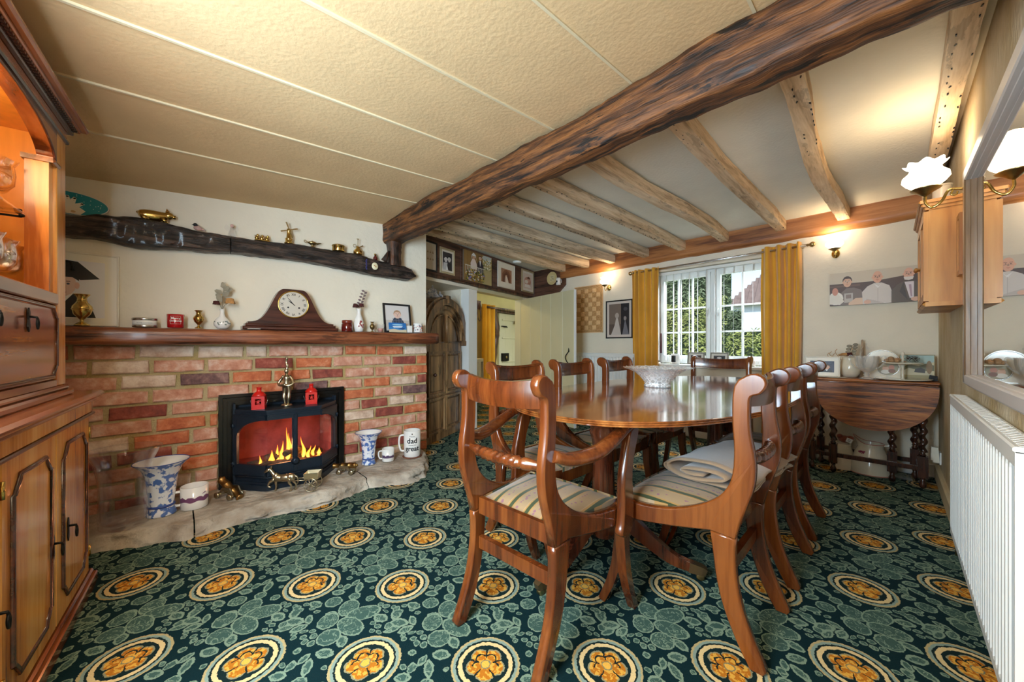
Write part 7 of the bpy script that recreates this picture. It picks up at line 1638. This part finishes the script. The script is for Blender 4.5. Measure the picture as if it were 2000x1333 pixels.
for x, h in ((-.14, .17), (-.125, .18), (-.105, .165), (-.09, .20)): b.tube(smooth_line([(x*.6, .0, .14), (x, 0, h), (x+.012, 0, h+.028)], 3), .0022, 5)
b.ell((-.03, -.02, .185), (.030, .014, .012)); b.ell((-.055, -.02, .180), (.016, .010, .008)); b.build('seed_heads', M_ROSED, t)
t = thing('glass_trophy', 'fluted glass trophy cup with two handles on the gateleg table', 'vase', GT(1693, 3.93))
b = MB(); b.lathe([(.042, 0), (.044, .004), (.020, .014), (.012, .024), (.018, .034), (.012, .044), (.022, .054)], 28, flute=8, fa=.06); b.build('foot', M_PRESS, t); b = MB(); b.open_lathe([(.020, .054), (.040, .068), (.060, .100), (.066, .140), (.066, .165), (.070, .176)], 48, flute=12, fa=.06, fz=.004); b.open_lathe([(.066, .175), (.061, .140), (.055, .100), (.034, .070), (.001, .060)], 48, flute=12, fa=.04); b.build('cup', M_PRESS, t)
b = MB()
for s_ in (-1, 1): b.tube(smooth_line([(s_*.064, 0, .165), (s_*.096, 0, .178), (s_*.100, 0, .140), (s_*.075, 0, .100), (s_*.045, 0, .075)], 5), .0045, 7)
b.build('handle', M_PRESS, t)
t = thing('lidded_glass_jar', 'pale lidded glass jar behind the glass trophy', 'jar', GT(1690, 4.12)); b = MB(); b.lathe([(.04, 0), (.055, .05), (.050, .12), (.030, .16), (.032, .19), (.020, .21), (.024, .235), (.008, .255), (.012, .27), (.0, .28)], 28, flute=8, fa=.05); b.build('jar_body', M_VGLASS, t)
t = thing('brown_taper', 'brown taper candle standing behind the glass trophy', 'candle', GT(1684, 4.15)); b = MB(); b.lathe([(.03, 0), (.03, .01), (.010, .03), (.012, .16)], 16); b.build('holder', M_VGLASS, t); b = MB(); b.lathe([(.008, .16), (.007, .30), (.001, .305)], 12); b.build('candle_stick', mat('taper wax', srgb(176, 148, 120), .5), t)
def d_oval(p):
    p.rc(0, 0, 1, 1, (206, 196, 166)); p.el(.5, .5, .48, .48, (150, 150, 120), 24); p.el(.38, .44, .18, .24, (222, 178, 150)); p.el(.64, .50, .15, .20, (206, 140, 116)); p.el(.36, .22, .24, .16, (232, 226, 214)); p.el(.64, .24, .2, .16, (120, 90, 80))
t = thing('oval_photo_frame', 'cream arched frame around an oval baby photograph behind the trophy', 'frame', GT(1728, 4.06))
b = MB(); n = 24; b.prism([(-.115, 0), (.085, 0)]+[(-.015+.10*math.cos(PI*k/n), .12+.105*math.sin(PI*k/n)) for k in range(n+1)], 0, .012, 'Y'); b.build('frame', M_CREAMC, t)
b = MB(); b.tube([(-.015+.094*math.cos(PI*k/n), -.001, .122+.096*math.sin(PI*k/n)) for k in range(n+1)], .0022, 5); b.tube([(.018+.058*math.cos(2*PI*k/n), -.002, .083+.056*math.sin(2*PI*k/n)) for k in range(n+1)], .0028, 6); b.build('silver_bead', M_STEEL, t)
d = Draw(.116, .112, (0, 0, 0)); d.b.v = []; d.b.f = []; d.b.m = []; d.b.sm = []; d.b.c = []; d.k = 0
d.el(.5, .5, .48, .48, (170, 160, 130), 24); d.el(.38, .46, .15, .20, (222, 178, 150)); d.el(.66, .55, .14, .17, (206, 140, 116)); d.el(.38, .24, .22, .14, (232, 226, 214)); d.el(.68, .30, .17, .14, (140, 100, 84)); d.el(.38, .62, .12, .05, (180, 140, 100)); d.build('oval_print', t, T(-.040, -.0015, .027))
ck_ = thing('cake_stand', 'two tier cream cake stand on the gateleg table', 'stand', GT(1763, 3.96))
b = MB(); b.lathe([(.06, 0), (.140, .006), (.150, .014), (.146, .014), (.06, .007)], 40); b.build('lower_plate', M_CREAMC, ck_); b = MB(); b.lathe([(.012, .008), (.008, .02), (.007, .09), (.012, .118)], 16); b.lathe([(.006, .13), (.007, .17), (.004, .176), (.010, .186), (.012, .198), (.008, .208), (.0, .212)], 16); b.build('stand_rod', M_CREAMC, ck_); b = MB(); b.lathe([(.05, .118), (.100, .124), (.106, .132), (.102, .132), (.05, .124)], 40); b.build('upper_plate', M_CREAMC, ck_)
rp = random.Random(6); M_WAL = mat('walnut shell', srgb(176, 138, 100), .8, var=.15, scale=40, bump=.8, bscale=120)
for k, (x, y, z) in enumerate(((-.080, -.02, .145), (-.058, -.045, .146), (-.050, .01, .146), (-.030, -.035, .145), (-.070, .03, .145), (-.060, -.012, .160), (-.024, -.01, .150))):
    t = thing('walnut', ['leftmost walnut at the edge of the cake stand upper tier', 'front walnut of the heap, second from the left', 'walnut at the back middle of the heap on the cake stand', 'front right walnut of the heap beside the rod', 'walnut at the very back of the heap on the cake stand', 'walnut lying on top of the left side of the heap', 'walnut resting against the cake stand rod'][k], 'nut', ck_.matrix_local @ T(x, y, z-.0), 'walnuts on the cake stand'); b = MB(); b.ell((0, 0, 0), (.017, .014, .013), 10, 7); b.tube([(.0175*math.cos(2*PI*q/14), 0, .0135*math.sin(2*PI*q/14)) for q in range(15)], .0012, 4); b.build('shell', M_WAL, t)
M_CONE = mat('pine cone', srgb(76, 48, 34), .85, var=.3, scale=50)
for k, (x, y) in enumerate(((.030, -.03), (.066, -.02), (.050, .025))):
    t = thing('pine_cone', ['dark pine cone nearest the front of the cake stand upper tier', 'dark pine cone at the right edge of the cake stand upper tier', 'dark pine cone at the back of the cake stand upper tier'][k], 'pine cone', ck_.matrix_local @ T(x, y, .133), 'pine cones on the cake stand'); b = MB()
    for j in range(6):
        for q in range(7): a = 2*PI*q/7+j*.4; r = .022*(1-abs(j-2)/5); z = .004+j*.008; e = Vector((math.cos(a), math.sin(a), .3)); b.put([e*.004+Vector((0, 0, z)), e*r+Vector((-math.sin(a)*.006, math.cos(a)*.006, z)), e*(r*1.25)+Vector((0, 0, z+.002)), e*r+Vector((math.sin(a)*.006, -math.cos(a)*.006, z))], [(0, 1, 2, 3)])
    b.build('scales', M_CONE, t)
def d_land(p):
    p.rc(0, 0, 1, 1, (206, 196, 160)); p.poly([(0, .55), (.3, .70), (.6, .60), (1, .72), (1, 1), (0, 1)], (170, 196, 190)); p.poly([(0, .40), (.25, .62), (.55, .55), (.8, .66), (1, .58), (1, .35), (0, .3)], (120, 116, 84)); p.poly([(.4, .28), (.45, .42), (.62, .48), (.74, .40), (.74, .25)], (74, 66, 58)); p.poly([(.05, .3), (.25, .46), (.45, .40), (.4, .22), (0, .12)], (196, 186, 150)); p.rc(0, 0, 1, .16, (160, 146, 96)); p.el(.86, .5, .09, .28, (150, 120, 80)); p.el(.12, .66, .1, .08, (196, 130, 100))
a, c = at_y(1757, 700, 4.10).x, at_y(1832, 700, 4.10).x
picture('landscape_picture', 'unframed landscape picture in faded greens leaning at the right end of the gateleg table', 'picture', T(a, 4.115, .748) @ Matrix.Rotation(-.10, 4, 'X'), min(c, .225)-a, .185, d_land, mat('thin gilt edge', (.42, .36, .2), .5), .004, 0)
t = thing('black_stand', 'little black display stand at the right end of the gateleg table', 'stand', T(.208, 4.05, .746)); b = MB(); b.prism([(-.02, 0), (.026, 0), (.026, .034), (-.012, .042)], -.015, .015, 'Y'); b.bx(-.02, .026, -.03, -.015, 0, .008); b.build('stand_body', M_IRON, t)
# under the gateleg table
p_ = floor_at(1702, 926); t = thing('enamel_jug', 'big cream enamel jug with a painted flower under the gateleg table', 'jug', T(-.115, 4.045, 0)); M_RIM = mat('pink enamel rim', srgb(196, 128, 112), .3)
b = MB(); b.lathe([(.120, 0), (.122, .01), (.112, .08), (.092, .16), (.074, .205)], 36); b.f.pop(); b.m.pop(); b.sm.pop(); b.c.pop()
def spout(u, v): a = 2*PI*u; f = max(0, -math.cos(a))**3; return ((.074+.018*f*v+.006*v)*math.cos(a), (.074+.006*v)*math.sin(a), .205+.03*v+.055*f*v)
b.grid(spout, 36, 4); b.build('jug_body', M_CREAMC, t); b = MB(); b.tube([spout(k/36, 1) for k in range(37)], .0028, 6); b.build('rim', M_RIM, t); b = MB(); b.tube([(.121*math.cos(2*PI*k/36), .121*math.sin(2*PI*k/36), .006) for k in range(37)], .004, 6); b.build('foot_line', M_RIM, t)
b = MB(); b.tube(smooth_line([(.074, 0, .225), (.125, 0, .225), (.135, 0, .16), (.112, 0, .09)], 5), .008, 8); b.build('jug_handle', M_CREAMC, t)
b = MB()
for k in range(9): a = -PI/2-.5+rp.uniform(-.22, .22); b.ell((.088*math.cos(a), .088*math.sin(a), .165+rp.uniform(-.015, .015)), (.008, .005, .007), 6, 4)
b.build('painted_flower', mat('magenta paint', srgb(150, 50, 80), .4), t)
t = thing('cream_watering_can', 'cream metal can behind the left gate leg under the gateleg table', 'can', T(-.275, 4.06, 0)); b = MB(); b.lathe([(.085, 0), (.086, .006), (.070, .10), (.050, .19), (.052, .20), (.045, .20)], 30); b.build('can_body', M_CREAMC, t); b = MB(); b.tube(smooth_line([(-.045, 0, .19), (-.03, 0, .25), (.03, 0, .25), (.045, 0, .19)], 5), .005, 6); b.build('can_handle', M_CREAMC, t)
t = thing('red_plush_toy', 'small brown and red soft toy with a white tag on top of the cream can', 'toy', T(-.262, 4.04, .205)); b = MB(); b.ell((0, 0, .035), (.045, .035, .030)); b.ell((-.03, -.01, .055), (.022, .02, .02)); b.ell((.032, 0, .05), (.026, .022, .018)); b.build('body', mat('plush', srgb(140, 70, 52), .95, var=.25, scale=60, sheen=.5), t); b = MB(); b.box((.028, -.045, .036), (.036, .0015, .034), ry=.3); b.build('tag', M_PAPER, t); b = MB(); b.tube([(.028+.006*math.cos(2*PI*k/12), -.0465, .036+.008*math.sin(2*PI*k/12)) for k in range(13)], .0012, 4); b.build('tag_mark', M_BLKTXT, t)
t = thing('clear_tray', 'clear plastic tray on the carpet at the back right under the gateleg table', 'tray', T(.075, 4.07, 0)); b = MB(); b.open_lathe([(.001, .003), (.09, .003), (.115, .05), (.12, .052)], 30, sx=1.2, sy=.8); b.build('tray_body', M_VGLASS, t)

# ---------------------------------------------------------------- window sill things
SZ_ = WZ0+.013
def WT(px, Y=4.30, rz=0, s=1): return T(at_y(px, 700, Y).x, Y, SZ_, rz, s)
t = mug('white mug with a dark band at the left of the windowsill', WT(1319, 4.31), .045, .115, side=-1); band_print(t, .0456, [(x*.007, .02, .095) for x in range(-5, 4)], M_BLKTXT, 'dark_print')
t = thing('plum_taper', 'dark plum taper candle in a glass holder at the left end of the windowsill', 'candle', WT(1291, 4.30)); b = MB(); b.lathe([(.03, 0), (.03, .005), (.008, .02), (.008, .09), (.018, .10), (.016, .13)], 20); b.build('glass_holder', M_VGLASS, t); b = MB(); b.lathe([(.011, .12), (.007, .35), (.001, .36)], 12); b.build('taper', mat('plum wax', srgb(96, 26, 44), .4), t)
def d_old(p): p.rc(0, 0, 1, 1, (66, 50, 48)); head(p, .36, .52, .20, 1.1, (216, 160, 140), (200, 196, 190)); head(p, .68, .5, .19, 1.1, (222, 170, 150), (150, 140, 130)); p.poly([(.1, 0), (.2, .28), (.5, .28), (.9, .26), (.95, 0)], (40, 44, 66))
def d_dog(p): p.rc(0, 0, 1, 1, (70, 70, 72)); p.el(.5, .45, .30, .36, (214, 214, 212)); p.el(.5, .30, .16, .2, (236, 236, 234)); p.el(.5, .34, .06, .05, (20, 20, 22)); p.el(.38, .55, .04, .04, (20, 20, 22)); p.el(.62, .55, .04, .04, (20, 20, 22)); p.el(.22, .6, .10, .2, (40, 40, 44)); p.el(.78, .6, .10, .2, (40, 40, 44))
for (nm, lab, xa, xb, df, lean) in (('elderly_couple_photo', 'grey framed photograph of an elderly couple on the windowsill', 1343, 1376, d_old, 0), ('dog_photo', 'grey framed black and white photograph of a dog on the windowsill', 1387, 1423, d_dog, 0)):
    a, c = at_y(xa, 700, 4.27).x, at_y(xb, 700, 4.27).x
    picture(nm, lab, 'picture', T(a, 4.265, SZ_+.002) @ Matrix.Rotation(-.16, 4, 'X'), c-a, .135, df, mat('grey frame', srgb(140, 134, 122), .4), .012, .14, (222, 216, 204))
t = thing('dark_trinket_box', 'small dark box right of the dog photograph on the windowsill', 'box', WT(1447, 4.30)); b = MB(); b.bev(-.04, .04, -.025, .025, 0, .055, .005); b.build('box_base', M_IRON, t); b = MB(); b.bev(-.042, .042, -.027, .027, .056, .068, .004); b.build('lid', M_IRON, t)
t = thing('white_cup', 'white cup at the right of the windowsill', 'cup', WT(1468, 4.30)); b = MB(); b.lathe([(.026, 0), (.034, .01), (.040, .065), (.037, .065), (.03, .012)], 24); b.build('cup_body', M_CHINA, t)
b = MB(); b.tube(smooth_line([(.038, 0, .055), (.056, 0, .05), (.054, 0, .025), (.034, 0, .02)], 3), .0035, 6); b.build('cup_handle', M_CHINA, t)
